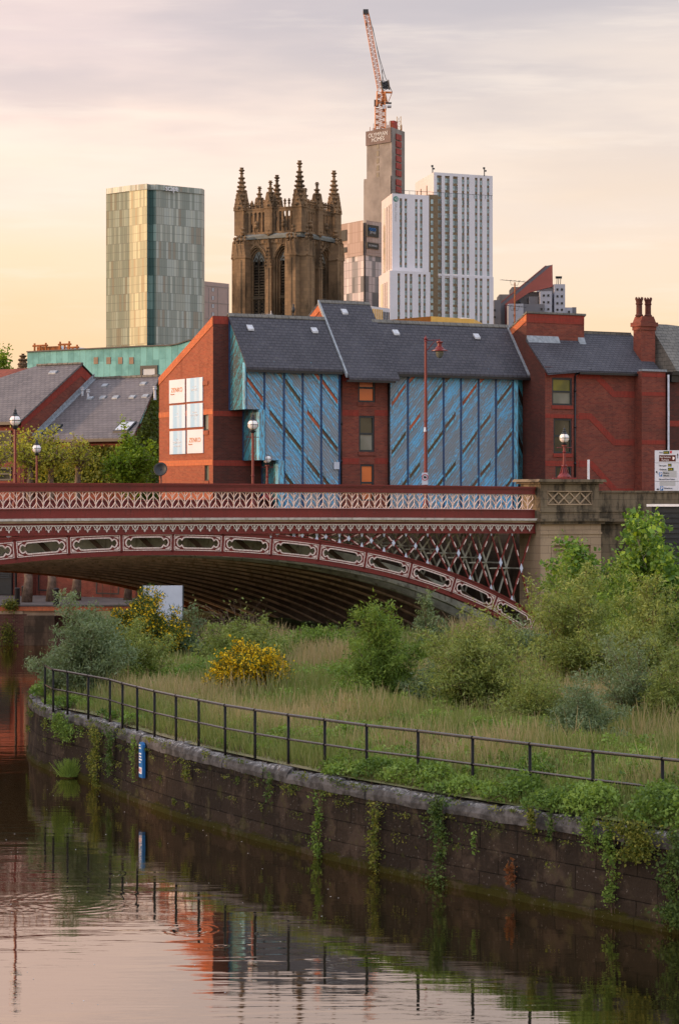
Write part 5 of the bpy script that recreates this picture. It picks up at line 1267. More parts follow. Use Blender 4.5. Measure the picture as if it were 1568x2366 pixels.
def facade(poly_uvY, zbase, name, mats, parent, origin, ztops=None):
    """vertical facade panels through plan points, given as (u, v_top, Y)"""
    for i in range(len(poly_uvY) - 1):
        (u0, v0, Y0), (u1, v1, Y1) = poly_uvY[i], poly_uvY[i + 1]; a, b = PZ(u0, v0, Y0), PZ(u1, v1, Y1); m = MB()
        P = [(a[0] - origin[0], a[1] - origin[1]), (b[0] - origin[0], b[1] - origin[1])]
        m.face([(*P[0], zbase), (*P[1], zbase), (*P[1], b[2]), (*P[0], a[2])]); m.build(name[i] if isinstance(name, (list, tuple)) else name, M[mats[i]], parent)
o0 = PZ(339, 425, YS); SCP = empty('fin_clad_tower', (o0[0], o0[1], GZ), 0, 'tall pale green glass tower with vertical fins and rooftop lettering', 'tower block')
ply = [(245, 437, 863.5), (299, 429.5, 856.5), (339.5, 425.5, 848), (345, 427, 851), (361, 427, 850), (466.5, 437, 863), (472.5, 440, 867)]
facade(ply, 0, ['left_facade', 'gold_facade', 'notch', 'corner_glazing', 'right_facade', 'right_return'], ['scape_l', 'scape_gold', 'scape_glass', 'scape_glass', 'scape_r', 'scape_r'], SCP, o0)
m = MB(); P = [PZ(*p) for p in ply]; back = [PZ(420, 440, 890), PZ(300, 440, 890)]
m.face([(p[0] - o0[0], p[1] - o0[1], p[2] - .3) for p in P + back])
bs_ = [(p[0] - o0[0], p[1] - o0[1]) for p in (P[-1], back[0], back[1], P[0])]
for a, b in zip(bs_[:-1], bs_[1:]): m.face([(*a, 0), (*b, 0), (*b, 108), (*a, 108)])
m.build('roof', M['offwhite'], SCP)
m = MB()
for (u0, v0, Y0), (u1, v1, Y1) in zip(ply[:-1], ply[1:]):
    a, b = PZ(u0, v0, Y0 - .4), PZ(u1, v1, Y1 - .4); m.face([(a[0] - o0[0], a[1] - o0[1], a[2] - 1.7), (b[0] - o0[0], b[1] - o0[1], b[2] - 1.7), (b[0] - o0[0], b[1] - o0[1], b[2] + .3), (a[0] - o0[0], a[1] - o0[1], a[2] + .3)])
m.build('crown_band', M['scape_r'], SCP)
a = PZ(386, 438.5, YS - 1); text('rooftop_lettering', 'scape', 3.0, (PZ(382, 430, 851)[0] - o0[0], 1.5 - .0, PZ(382, 439, 851)[2]), SCP, M['white'], rot=(R(90), 0, R(36)), xs=.8, ext=.15)

def slab_tower(name, label, cat, u0, v0, Y0, u1, v1, Y1, depth, mat, group=None):
    """rectangular tower with its front between two plan points"""
    a, b = PZ(u0, v0, Y0), PZ(u1, v1, Y1); ang = math.atan2(b[1] - a[1], b[0] - a[0]); L = math.hypot(b[0] - a[0], b[1] - a[1])
    t = empty(name, (a[0], a[1], GZ), ang, label, cat, group); fr = Fr(a[0], a[1], math.degrees(ang), GZ); return t, fr, L, a[2]
M['beigeclad'] = flat('beige_stone_cladding', (0.36, 0.27, 0.235), 0.8, 0.2, 0, 0.06, .6)
t, fr, L, H = slab_tower('beige_block', 'plain beige-pink block half hidden between the glass tower and the church', 'building', 474, 649.5, 930, 529, 654, 941, 16, None)
m = MB(); m.box(-8, L, 0, 16, 0, H); m.build('wall', M['beigeclad'], t)
m = MB()
for u in (482, 502.5, 526): x = fr.onY(u, 700, 0)[0]; m.box(x - .09, x + .09, -.12, -.001, 0, H - 2.2)
for v in (662, 700, 738): z = fr.onY(500, v, 0)[1]; m.box(-1, L, -.10, -.001, z - .12, z + .1)
m.build('cladding_joint', M['rust'] if False else M['concrete'], t)
for v in (664, 683, 702, 721): z = fr.onY(490, v, 0)[1]; x0, x1 = fr.onY(489, v, 0)[0], fr.onY(494.5, v, 0)[0]; window(t, x0, x1, z - 1.5, z, -.1, 'offwhite', (.33, .66), .06, .03)

# white student tower: two linked volumes, window columns set into the panels
M['whitepanel'] = flat('pale_lilac_white_cladding', (0.60, 0.59, 0.61), 0.6, 0.3, 0, 0.05, .1)
M['pinkpanel'] = flat('sunlit_pink_side_cladding', (0.60, 0.52, 0.50), 0.6, 0.3, 0, 0.05, .1)  # white cladding tinted pink: low sun on this side put into its colour
M['bronze'] = flat('bronze_spandrel', (0.165, 0.115, 0.06), 0.5, 0.4, 0, 0.2, 1)
M['towerglass'] = glassm('pale_teal_tower_glass', (0.16, 0.25, 0.26), (0.30, 0.42, 0.42), .1, .25)
M['towerglassd'] = glassm('dark_tower_glass', (0.035, 0.05, 0.05), (0.10, 0.15, 0.15), .1, .35)
M['goldstrip'] = flat('gold_reflection_stair_glazing', (0.85, 0.70, 0.48), 0.12, 0.8, 0.9, 0.1, .1)  # golden reflection put into the tint of the glazing
WT_ = empty('white_student_tower', (*PZ(1000, 400, 1000)[:2], GZ), 0, 'white high-rise with two joined slabs and columns of small windows', 'tower block')
wo0 = PZ(1000, 400, 1000)
def zR2(x, y): return 752.6 + x * .4545, y * .318     # zoom of the tower crop -> reference pixels
# the crop: region (1200..1900, 0..1200) at 1.9714 px per photo pixel
def zR2(x, y): return (1200 + x / 1.9714) * .6272, (y / 1.9716) * .6272
def tower_face(parent, fr, x0, x1, z0, z1, cols, floors, zt_cols, fh_, name='facade', mat='whitepanel', seed=1, big=()):
    holes = []
    for k, (a, b) in enumerate(cols): holes.append((a, b, z0 + 1.5, zt_cols[k] if hasattr(zt_cols, '__len__') else zt_cols))
    m = MB(); m.wall(x0, x1, z0, z1, 0, holes, .45); m.build(name, M[mat], parent); rr = random.Random(seed)
    for k, (a, b, c, d) in enumerate(holes):
        q = MB(); z = d; n = 0
        while z > c + .3:
            zz = max(c, z - fh_ * .36); q.cur = 1; q.face([(a, .42, zz), (b, .42, zz), (b, .42, z), (a, .42, z)]); z = zz
            if z <= c + .3: break
            zz = max(c, z - fh_ * .64); sp_ = a + (b - a) * (.55 if (k % 2) else .45); q.cur = 0 if rr.random() > .05 else 2
            q.face([(a, .40, zz), (sp_, .40, zz), (sp_, .40, z), (a, .40, z)]); q.cur = 0 if k not in big else 2
            if rr.random() < .2: q.cur = 2
            q.face([(sp_, .40, zz), (b, .40, zz), (b, .40, z), (sp_, .40, z)]); q.cur = 2; q.box(sp_ - .05, sp_ + .05, .33, .41, zz, z); q.box(a, b, .33, .41, (z * .6 + zz * .4) - .04, (z * .6 + zz * .4) + .04)
            z = zz; n += 1
        q.build('window_column', [M['towerglass'], M['bronze'], M['towerglassd']], parent)
t2 = empty('white_tall_slab', (0, 0, 0), 0); C.objects.unlink(t2); bpy.data.objects.remove(t2)
def white_part(name, u0, v0, Y0, u1, v1, Y1, ul, vl, Yl, vb, cols, vtop, fh_, side_cols, big=(), gold=None, vbase=None):
    a, b = PZ(u0, v0, Y0), PZ(u1, v1, Y1); ang = math.atan2(b[1] - a[1], b[0] - a[0]); L = math.hypot(b[0] - a[0], b[1] - a[1]); fr = Fr(a[0], a[1], math.degrees(ang), GZ)
    e = empty(name, (a[0] - wo0[0], a[1] - wo0[1], 0), ang); e.parent = WT_; H = a[2]; zb0 = fr.onY(u0, vb, 0)[1] if vb else 0
    cs = []
    for x0, x1 in cols: cs.append((fr.onY(zR2(x0, 0)[0], 500, 0)[0], fr.onY(zR2(x1, 0)[0], 500, 0)[0]))
    ztc = [fr.onY(u0 + 30, zR2(0, vt)[1], 0)[1] for vt in (vtop if hasattr(vtop, '__len__') else [vtop] * len(cs))]
    tower_face(e, fr, 0, L, zb0, H, cs, 0, ztc, fh_, seed=len(cs), big=big)
    l = PZ(ul, vl, Yl); lx, ly = l[0] - a[0], l[1] - a[1]; D = math.hypot(lx, ly); c, s = math.cos(-ang), math.sin(-ang); px_, py_ = lx * c - ly * s, lx * s + ly * c
    m = MB(); m.face([(px_, py_, zb0), (0, 0, zb0), (0, 0, H), (px_, py_, H)]); m.build('side_facade', M['pinkpanel'], e)
    m = MB(); m.face([(0, 0, H), (L, 0, H), (L, 14, H), (px_, max(py_, 14), H), (px_, py_, H)]); m.face([(L, 0, zb0), (L, 14, zb0), (L, 14, H), (L, 0, H)]); m.build('roof', M['whitepanel'], e)
    nx, ny = -py_, px_; n = math.hypot(nx, ny); nx, ny = nx / n * .12, ny / n * .12
    if nx > 0: nx, ny = -nx, -ny
    for f0, f1, g in side_cols:
        q = MB(); q.face([(px_ * (1 - f0) + nx, py_ * (1 - f0) + ny, zb0 + 1), (px_ * (1 - f1) + nx, py_ * (1 - f1) + ny, zb0 + 1), (px_ * (1 - f1) + nx, py_ * (1 - f1) + ny, H - 4), (px_ * (1 - f0) + nx, py_ * (1 - f0) + ny, H - 4)])
        q.build('glazed_strip' if g == 'goldstrip' else 'side_groove', M[g], e)
    return e, fr, H
cols_t = [(806, 840), (864, 898), (922, 957), (987, 1005), (1022, 1040), (1082, 1100), (1117, 1135), (1169, 1186)]
e1, fr1, H1 = white_part('tall_slab', *zR2(783, 1248), 1000, *zR2(1210, 1264), 1012, *zR2(648, 1290), 1034, 640, cols_t, [1275] * 8, 2.9, [(.1, .14, 'bronze'), (.3, .34, 'bronze'), (.62, .66, 'bronze')], big=(0, 1, 2))
_, f_, = None, None
e1b, _, _ = white_part('lower_storeys', *zR2(783, 1990), 999.6, *zR2(1216, 1998), 1011.6, *zR2(648, 1990), 1033, None, cols_t, [2005] * 3 + [2010] * 5, 2.9, [], big=(0, 1, 2))
cols_s = [(535, 553), (571, 589), (647, 665), (683, 701), (748, 778)]
e2, fr2, H2 = white_part('short_slab', *zR2(480, 1402), 985, *zR2(748, 1412), 992, *zR2(404, 1420), 1012, 625, cols_s[:4], [1440] * 4, 2.9, [(.18, .40, 'goldstrip'), (.52, .56, 'bronze'), (.70, .74, 'bronze'), (.86, .90, 'bronze')], big=(0,))
e2b, _, _ = white_part('short_lower_storeys', *zR2(463, 1962), 975, *zR2(757, 1970), 983, *zR2(384, 1975), 1002, None, [(520, 538), (573, 591), (609, 627), (671, 689), (707, 725)], [1985] * 5, 2.9, [(.2, .42, 'goldstrip'), (.55, .59, 'bronze'), (.72, .76, 'bronze')], big=(0,))
m = MB(); 
for u, v0_, v1_ in ((999, 383, 397), (1118.5, 388, 401)):
    p0, p1 = PZ(u, v1_, 1006), PZ(u, v0_, 1006); m.tube([(p0[0] - wo0[0], p0[1] - wo0[1], p0[2] - 1), (p1[0] - wo0[0], p1[1] - wo0[1], p1[2])], .22, 5); m.box(p1[0] - wo0[0] - .6, p1[0] - wo0[0] + .3, p1[1] - wo0[1] - .3, p1[1] - wo0[1] + .3, p1[2] - .4, p1[2] + .4); m.box(p1[0] - wo0[0] - .2, p1[0] - wo0[0] + .9, p1[1] - wo0[1] - .3, p1[1] - wo0[1] + .3, p1[2] - 1.4, p1[2] - .8)
each(m, 'roof_mast', M['frame'], WT_)
m = MB(); x0, x1 = fr2.onY(zR2(748, 0)[0], 500, 1)[0], fr2.onY(zR2(783, 0)[0], 500, 1)[0]
zt0 = fr2.onY(1000, zR2(0, 1412)[1], 1)[1]; q = 0; m.box(x0, x1 + 2, 1.0, 8, 0, zt0); m.build('link_wall', M['bronze'], e2)
m = MB(); x = x0 + .8; z = zt0 - 2
while z > 4: m.box(x, x1 - .4, .9, .998, z - 1.8, z); z -= 2.9
each(m, 'link_windows', M['towerglass'], e2)
# roof terrace balustrade and the round logo with vertical name
m = MB()
for k in range(18): x = .5 + k * 2.7; m.box(x, x + .12, 1.5, 1.62, H2, H2 + 1.7)
m.box(.3, 47, 1.5, 1.6, H2 + 1.6, H2 + 1.75); m.build('roof_rail', M['frame'], e2)
cx_, cz_ = fr2.onY(*zR2(507, 1443), 0); m = MB(); m.prism([(cx_ + 1.1 * math.cos(k * math.pi / 12), cz_ + 1.1 * math.sin(k * math.pi / 12)) for k in range(24)], 'y', -.2, -.02); M['logo'] = flat('green_logo_disc', (0.04, 0.20, 0.14), .5, .3, 0, .05)
lg = m.build('logo_disc', M['logo'], e2); text('logo_lettering', 'iQ', 1.5, (cx_, -.25, cz_ - .5), lg, M['whitetext'], align='CENTER')
VL_ = text('vertical_lettering', 'Altus House', 1.5, (cx_ - .4, -.1, cz_ - 1.6), e2, M['offwhite'], rot=(0, R(90), R(-90)) if False else (R(90), R(90), 0), ext=.03)

# concrete core tower under construction with sheeted lower floors
cr0 = PZ(*zR2(478, 921), 1090); CT = empty('concrete_core_tower', (cr0[0], cr0[1], GZ), 0, 'bare concrete tower core under construction with red gates and a banner', 'tower under construction')
def rel(u, v, Y): p = PZ(u, v, Y); return (p[0] - cr0[0], p[1] - cr0[1], p[2])
A0, A1, A2 = rel(*zR2(296, 940), 1103), rel(*zR2(478, 921), 1090), rel(*zR2(572, 925), 1104)
m = MB(); zA0 = A1[2]
m.prism([A0[:2], A1[:2], A2[:2], (A0[0] + A2[0] - A1[0], A0[1] + A2[1] - A1[1])], 'z', 0, zA0); m.build('core', M['concrete'], CT)
B0, B1 = rel(*zR2(276, 1300), 1103), rel(*zR2(403, 1290), 1089)
m = MB(); m.prism([B0[:2], (A1[0] - .5, A1[1] - .8), (A1[0], A1[1] + 12), (B0[0], B0[1] + 12)], 'z', 0, B0[2]); m.build('lower_core', M['concrete'], CT)
def on_line(Pa, Pb, f, off): x = Pa[0] + (Pb[0] - Pa[0]) * f; y = Pa[1] + (Pb[1] - Pa[1]) * f; d = math.hypot(Pb[0] - Pa[0], Pb[1] - Pa[1]); return x + (Pb[1] - Pa[1]) / d * off, y - (Pb[0] - Pa[0]) / d * off
def panel(Pa, Pb, f0, f1, z0, z1, off, mat, name, parent, th=.3):
    a, b = on_line(Pa, Pb, f0, off), on_line(Pa, Pb, f1, off); c, d = on_line(Pa, Pb, f1, off - th), on_line(Pa, Pb, f0, off - th); m = MB(); m.prism([a, b, c, d], 'z', z0, z1); return m.build(name, M[mat], parent)
def zz_(v, Y=1095): return PZ(0, zR2(0, v)[1], Y)[2]
M['redclad_gate'] = flat('faded_red_gate', (0.30, 0.05, 0.04), .6, .2, 0, .3, .5)
M['banner'] = flat('brown_grey_banner', (0.17, 0.125, 0.11), .8, .2, 0, .15, .3)
panel(A0, A1, 0, 1, zz_(1040), zz_(935), .6, 'banner', 'banner', CT)
ang = math.atan2(A1[1] - A0[1], A1[0] - A0[0])
for wd, v, sz, fx in (('OLYMPIAN', 985, 2.7, .5), ('HOMES', 1020, 2.7, .5)):
    p = on_line(A0, A1, fx, .75); text('banner_lettering', wd, sz, (p[0], p[1], zz_(v)), CT, M['offwhite'], rot=(R(90), 0, ang), align='CENTER', xs=1.0, ext=.02)
for k, v in enumerate((970, 1022, 1075, 1127, 1180, 1233, 1300, 1352)):
    panel(A1, A2, .28, .68, zz_(v + 42), zz_(v), .5, 'redclad_gate', 'red_gate', CT)
for k in range(13): panel(A0, A1, .40, .50, zz_(1036 + 53 * k + 36), zz_(1036 + 53 * k), .12, 'black', 'slot_opening', CT, .1)
m = MB(); rs = random.Random(4)
for k in range(16): p = on_line(A0, A1, rs.random(), -1); m.box(p[0] - .12, p[0] + .12, p[1] - .1, p[1] + .1, zA0, zA0 + rs.uniform(1, 3.5))
for k in range(10): p = on_line(A1, A2, rs.random(), -1); m.box(p[0] - .1, p[0] + .1, p[1] - .1, p[1] + .1, zA0, zA0 + rs.uniform(1, 3.5))
each(m, 'starter_bars', M['rust'], CT)
M['crane'] = flat('orange_yellow_crane_paint', (0.50, 0.17, 0.05), .5, .4, 0, .3, .3)
M['hoist'] = flat('dark_yellow_mast_paint', (0.40, 0.24, 0.06), .5, .4, 0, .3, .3)
def lattice_mast(m, p0, p1, w_, n, r=.16, tri=False):
    p0, p1 = Vector(p0), Vector(p1); d = (p1 - p0); ax = d.normalized(); s = ax.cross(Vector((0, 1, 0))).normalized(); t = ax.cross(s).normalized()
    cs_ = [(s * a + t * b) * w_ / 2 for a, b in ((-1, -1), (1, -1), (1, 1), (-1, 1))]
    for c in cs_: m.tube([p0 + c, p1 + c], r, 4)
    for k in range(n):
        a = p0 + d * (k / n); b = p0 + d * ((k + 1) / n)
        for i in range(4): m.tube([a + cs_[i], b + cs_[(i + 1) % 4]] if (k + i) % 2 else [a + cs_[(i + 1) % 4], b + cs_[i]], r * .6, 3)
        if k: [m.tube([a + cs_[i], a + cs_[(i + 1) % 4]], r * .6, 3) for i in range(4)]
m = MB(); pm = on_line(A1, A2, .86, -2); lattice_mast(m, (pm[0], pm[1], zA0 - 30), (pm[0], pm[1], zz_(825)), 1.8, 16, .11); m.build('hoist_mast', M['hoist'], CT)
panel(A1, A2, .33, .60, zA0, zz_(872), -1.0, 'redclad_gate', 'hoist_cage', CT, 2)
# tower crane
kb = zR2(395, 930); c0 = PZ(kb[0], kb[1], 1096); CRN = empty('tower_crane', (c0[0], c0[1], GZ + zA0), 0, 'orange luffing tower crane with raised jib on top of the concrete core', 'crane')
def rc(x, y): u, v = zR2(x, y); p = PZ(u, v, 1096); return (p[0] - c0[0], 0, p[2] - zA0)
m = MB(); lattice_mast(m, (0, 0, 0), (0, 0, rc(395, 775)[2]), 4.6, 8, .24); m.build('mast', M['crane'], CRN)
m = MB(); sp0 = rc(398, 770); lattice_mast(m, (sp0[0], 0, sp0[2]), (rc(400, 665)[0], 0, rc(400, 665)[2]), 3.6, 5, .3); m.tube([rc(400, 770), rc(430, 665)], .6, 5); m.tube([rc(445, 750), rc(425, 665)], .45, 5); m.tube([rc(425, 750), rc(408, 640)], .45, 5); m.tube([rc(400, 668), rc(480, 670)], .5, 5); m.tube([rc(450, 745), rc(480, 670)], .15, 4); m.build('slew_tower', M['crane'], CRN)
m = MB(); a = rc(393, 650); b = rc(288, 78); lattice_mast(m, a, (b[0], 0, b[2]), 2.2, 34, .14); m.build('jib', M['crane'], CRN)
m = MB(); a = rc(270, 68); b = rc(308, 100); m.box(a[0], b[0], -1.5, 1.5, b[2], a[2]); m.build('jib_head', M['frame'], CRN)
m = MB(); m.tube([rc(295, 95), rc(295, 165)], .12, 4); a = rc(290, 162); b = rc(301, 182); m.box(a[0], b[0], -.6, .6, b[2], a[2]); m.build('hook', M['frame'], CRN)
m = MB(); m.tube([rc(310, 90), rc(390, 420), rc(432, 560), rc(482, 668)], .13, 4); m.tube([rc(338, 190), rc(420, 590), rc(415, 620)], .1, 4); m.build('pendant_rope', M['frame'], CRN)
m = MB(); a, b = rc(398, 745), rc(476, 780); m.box(a[0], b[0], -2, 2, b[2] + 2, a[2]); m.build('machinery_deck', M['frame'], CRN)
m = MB(); a, b = rc(410, 765), rc(474, 792); m.box(a[0], (a[0] + b[0]) / 2 - .2, -2.4, 2.4, b[2], a[2]); m.box((a[0] + b[0]) / 2 + .2, b[0], -2.4, 2.4, b[2] + 1, a[2]); m.build('counterweight', M['offwhite'], CRN)
m = MB(); a, b = rc(350, 725), rc(384, 768); m.box(a[0], b[0], -1.6, 1.6, b[2], a[2]); m.build('cab', M['slot_brown'], CRN)
m = MB(); a, b = rc(412, 585), rc(440, 650); lattice_mast(m, (a[0] + 1.5, 0, b[2]), ((a[0] + b[0]) / 2, 0, a[2]), 3.2, 5, .3); m.box(a[0], b[0] - 2, -1.5, 1.5, b[2] + 1, b[2] + 9); m.build('winch', M['frame'], CRN)
# sheeted tower frame in front of the core
sh0 = PZ(*zR2(280, 1600), 1050); ST = empty('sheeted_tower', (sh0[0], sh0[1], GZ), 0, 'half-glazed tower wrapped in beige netting with dark banners behind the church', 'tower under construction')
M['netting'] = band_material('beige_scaffold_netting', [(0, (0.40, 0.30, 0.25)), (.35, (0.46, 0.36, 0.30)), (.7, (0.36, 0.27, 0.22))], (0.28, 0.2, 0.16), 2.2, 4.5, False, rough=.9, spec=.1)
M['frametower'] = band_material('glazed_grid_facade', [(0, (0.42, 0.36, 0.36)), (.4, (0.10, 0.10, 0.11)), (.62, (0.55, 0.48, 0.46)), (.85, (0.2, 0.19, 0.2))], (0.09, 0.085, 0.09), 2.4, 3.4, False, rough=.25)
def rs_(u, v, Y): p = PZ(u, v, Y); return (p[0] - sh0[0], p[1] - sh0[1], p[2])
T0, T1, T2 = rs_(*zR2(60, 1622), 1072), rs_(*zR2(282, 1598), 1050), rs_(*zR2(405, 1596), 1060)
for Pa, Pb, nm in ((T0, T1, 'netting_left'), (T1, T2, 'netting_right')):
    m = MB(); zt1 = Pb[2] if Pa is T0 else Pa[2]; zbm = PZ(0, zR2(0, 1860)[1], 1055)[2]
    a, b = on_line(Pa, Pb, 0, .8), on_line(Pa, Pb, 1, .8); m.face([(*a, zbm), (*b, zbm), (*b, zt1), (*a, zt1)]); m.build('netting', M['netting'], ST)
    m = MB(); a, b = on_line(Pa, Pb, 0, .5), on_line(Pa, Pb, 1, .5); m.face([(*a, 0), (*b, 0), (*b, zbm + 1), (*a, zbm + 1)]); m.build('glazed_frame', M['frametower'], ST)
m = MB(); m.prism([T0[:2], T1[:2], T2[:2], (T2[0], T2[1] + 15), (T0[0], T0[1] + 10)], 'z', 0, T1[2] - 1); m.build('core', M['concrete'], ST)
def zs_(v): return PZ(0, zR2(0, v)[1], 1055)[2]
panel(T1, T2, .0, .70, zs_(1722), zs_(1638), 1.2, 'black', 'banner', ST); panel(T1, T2, .0, .70, zs_(1808), zs_(1766), 1.2, 'black', 'banner', ST); panel(T0, T1, .17, .48, zs_(1735), zs_(1655), 1.2, 'black', 'banner', ST); panel(T0, T1, .17, .48, zs_(1820), zs_(1783), 1.2, 'black', 'banner', ST)
ang = math.atan2(T2[1] - T1[1], T2[0] - T1[0]); p = on_line(T1, T2, .33, 1.35)
text('banner_lettering', 'group', 1.7, (p[0], p[1], zs_(1698)), ST, M['offwhite'], rot=(R(90), 0, ang), align='CENTER'); text('banner_lettering', 'OLYMPIAN', 1.25, (p[0], p[1], zs_(1795)), ST, M['offwhite'], rot=(R(90), 0, ang), align='CENTER')
m = MB()
for k, r_ in ((.16, .75), (.30, .75), (.44, .75)):
    q = on_line(T1, T2, k, 1.35); m.xf = Matrix.Translation((q[0], q[1], zs_(1670))) @ Matrix.Rotation(ang, 4, 'Z') @ Matrix.Rotation(R(90), 4, 'X'); m.lathe([(r_ * .55, 0), (r_, 0), (r_, .1), (r_ * .55, .1), (r_ * .55, 0)], 16)
m.xf = None; m.build('banner_rings', M['signblue'], ST)
# pale block with yellow fins, and the yellow block, below the white tower
t, fr, L, H = slab_tower('yellow_finned_block', 'low white block with yellow vertical fins at the foot of the white tower', 'building', *zR2(330, 2222), 620, *zR2(462, 2232), 628, 12, None)
m = MB(); m.box(0, L, 0, 12, 0, H); m.build('wall', M['whitepanel'], t); m = MB(); M['yellowclad'] = flat('ochre_yellow_cladding', (0.72, 0.43, 0.10), .6, .3, 0, .12, .5)
for x in np.arange(.6, L * .62, 1.1): m.box(x, x + .4, -.2, -.002, 2, H - .6)
each(m, 'yellow_fins', M['yellowclad'], t); m = MB()
for x in np.arange(L * .64, L, .9): m.box(x, x + .35, -.15, -.002, 2, H - 1)
each(m, 'dark_fins', M['frame'], t); 
t, fr, L, H = slab_tower('yellow_block', 'low ochre yellow block with square windows in front of the white tower', 'building', *zR2(762, 2296), 640, *zR2(1074, 2286), 650, 12, None)
m = MB(); (xe_, ze_), (xm_, zm_) = fr.onY(*zR2(1312, 2335), 60), fr.onY(*zR2(1074, 2286), 0)
hs = [(fr.onY(zR2(a, 0)[0], 700, 0)[0], fr.onY(zR2(b, 0)[0], 700, 0)[0], H - 5.5, H - 2.2) for a, b in ((816, 855), (893, 930), (970, 1008))]
m.wall(0, L, 0, H, 0, hs, .3); ex = PZ(*zR2(1312, 2335), 716); ax, ay = ex[0] - PZ(*zR2(762, 2296), 640)[0], ex[1] - 640; ca, sa = math.cos(-fr.a), math.sin(-fr.a); ex2 = (ax * ca - ay * sa, ax * sa + ay * ca)
m.face([(L, 0, 0), (*ex2, 0), (*ex2, H), (L, 0, H)]); m.face([(0, 0, H), (L, 0, H), (*ex2, H), (0, ex2[1], H)]); m.build('wall', M['yellowclad'], t)
for h in hs: window(t, *h, 0, 'towerglass', (), .12, .3)
m = MB()
for k in range(9): f0 = .03 + k * .107; a = (L + (ex2[0] - L) * f0, ex2[1] * f0); b = (L + (ex2[0] - L) * (f0 + .045), ex2[1] * (f0 + .045)); m.prism([(a[0] + .15, a[1]), (b[0] + .15, b[1]), (b[0] - .1, b[1]), (a[0] - .1, a[1])], 'z', 3, H - 1.8)
each(m, 'side_windows', M['towerglassd'], t)
m = MB(); m.prism([(L * .88, H + .01), (L + 2, H + .01), (L + 1.4, H + .5), (L * .94, H + .5)], 'y', 3, 8); m.build('roof_plant', M['white'], t)

# grey stepped block with red sloping fin
p0 = PZ(1260, 720, 1050); GB = empty('stepped_grey_block', (p0[0], p0[1], GZ), 0, 'stepped grey and white block crowned by a red triangular fin', 'building')
def r4(x, y, Y=1050): p = PZ(*zoneR4(x, y), Y); return (p[0] - p0[0], p[1] - p0[1], p[2])
M['greyclad'] = flat('light_grey_cladding', (0.36, 0.37, 0.41), .6, .3, 0, .06, .1); M['greydark'] = flat('slate_grey_cladding', (0.15, 0.15, 0.165), .5, .3, 0, .1, .1); M['redclad'] = flat('terracotta_red_cladding', (0.30, 0.085, 0.065), .6, .3, 0, .1, .1)
def blk(x0, y0, x1, Y0, Y1, mat, name='volume'):
    a, b = r4(x0, y0, Y0), r4(x1, y0, Y0); m = MB(); m.box(a[0], b[0], Y0 - 1050, Y1 - 1050, 0, a[2]); return m.build(name, M[mat], GB)
blk(568, 318, 655, 1050, 1075, 'greyclad'); blk(458, 320, 566, 1056, 1078, 'greyclad'); blk(455, 375, 548, 1048, 1056, 'greyclad'); blk(300, 380, 455, 1060, 1078, 'greyclad'); blk(655, 505, 712, 1052, 1070, 'greyclad'); blk(712, 503, 745, 1056, 1075, 'greydark')
blk(365, 418, 440, 1052, 1060, 'greydark'); blk(310, 478, 490, 1045, 1052, 'greydark'); blk(200, 475, 320, 1042, 1060, 'greyclad'); blk(85, 445, 140, 1050, 1075, 'greydark'); blk(128, 400, 240, 1062, 1080, 'concrete'); blk(230, 340, 330, 1066, 1085, 'concrete')
m = MB(); a, b, c, d = r4(560, 150), r4(563, 320), r4(180, 600), r4(180, 470)
m.prism([(r4(560, 152)[0], r4(560, 152)[2]), (r4(563, 330)[0], r4(563, 330)[2]), (r4(370, 380)[0], r4(370, 380)[2]), (r4(215, 485)[0], r4(215, 485)[2]), (r4(202, 700)[0], 0), (r4(180, 700)[0], 0), (r4(180, 470)[0], r4(180, 470)[2])], 'y', 4, 6); m.build('red_fin', M['redclad'], GB)
m = MB(); P = [(r4(x, y)[0], r4(x, y)[2]) for x, y in ((560, 152), (512, 160), (133, 470), (133, 700), (180, 700), (180, 470))]; P[3] = (P[3][0], 0); P[4] = (P[4][0], 0); m.prism(P, 'y', 6.1, 12); m.build('glazed_slope', M['greydark'], GB)
m = MB(); P = [(r4(x, y)[0], r4(x, y)[2]) for x, y in ((516, 158), (505, 158), (130, 468), (142, 468))]; m.prism(P, 'y', 5.9, 6.09); m.build('slope_edge', M['redclad'], GB)
m = MB()
for x, ys, Y0 in ((593, (352, 407, 463, 515), 1050), (629, (352, 407, 463, 515), 1050), (484, (400, 455, 510), 1048), (520, (400, 455, 510), 1048), (425, (355,), 1060), (686, (532,), 1052), (465, (510,), 1045), (249, (505, 560, 620), 1042), (90, (520, 575), 1050)):
    for y in ys: a, b = r4(x - 8, y, Y0), r4(x + 8, y + 17, Y0); q = MB(); q.box(a[0], b[0], Y0 - 1050 - .25, Y0 - 1050 - .01, b[2], a[2]); q.build('window', M['black'], GB)
m = MB()
for x in (590, 604, 620): a = r4(x, 318); m.tube([(a[0], 2, a[2]), (a[0] + .2, 2, a[2] + 3.6)], .15, 4); m.box(a[0] - .5, a[0] + .7, 1.8, 2.2, a[2] + 2.6, a[2] + 3.6)
each(m, 'roof_antennas', M['frame'], GB)

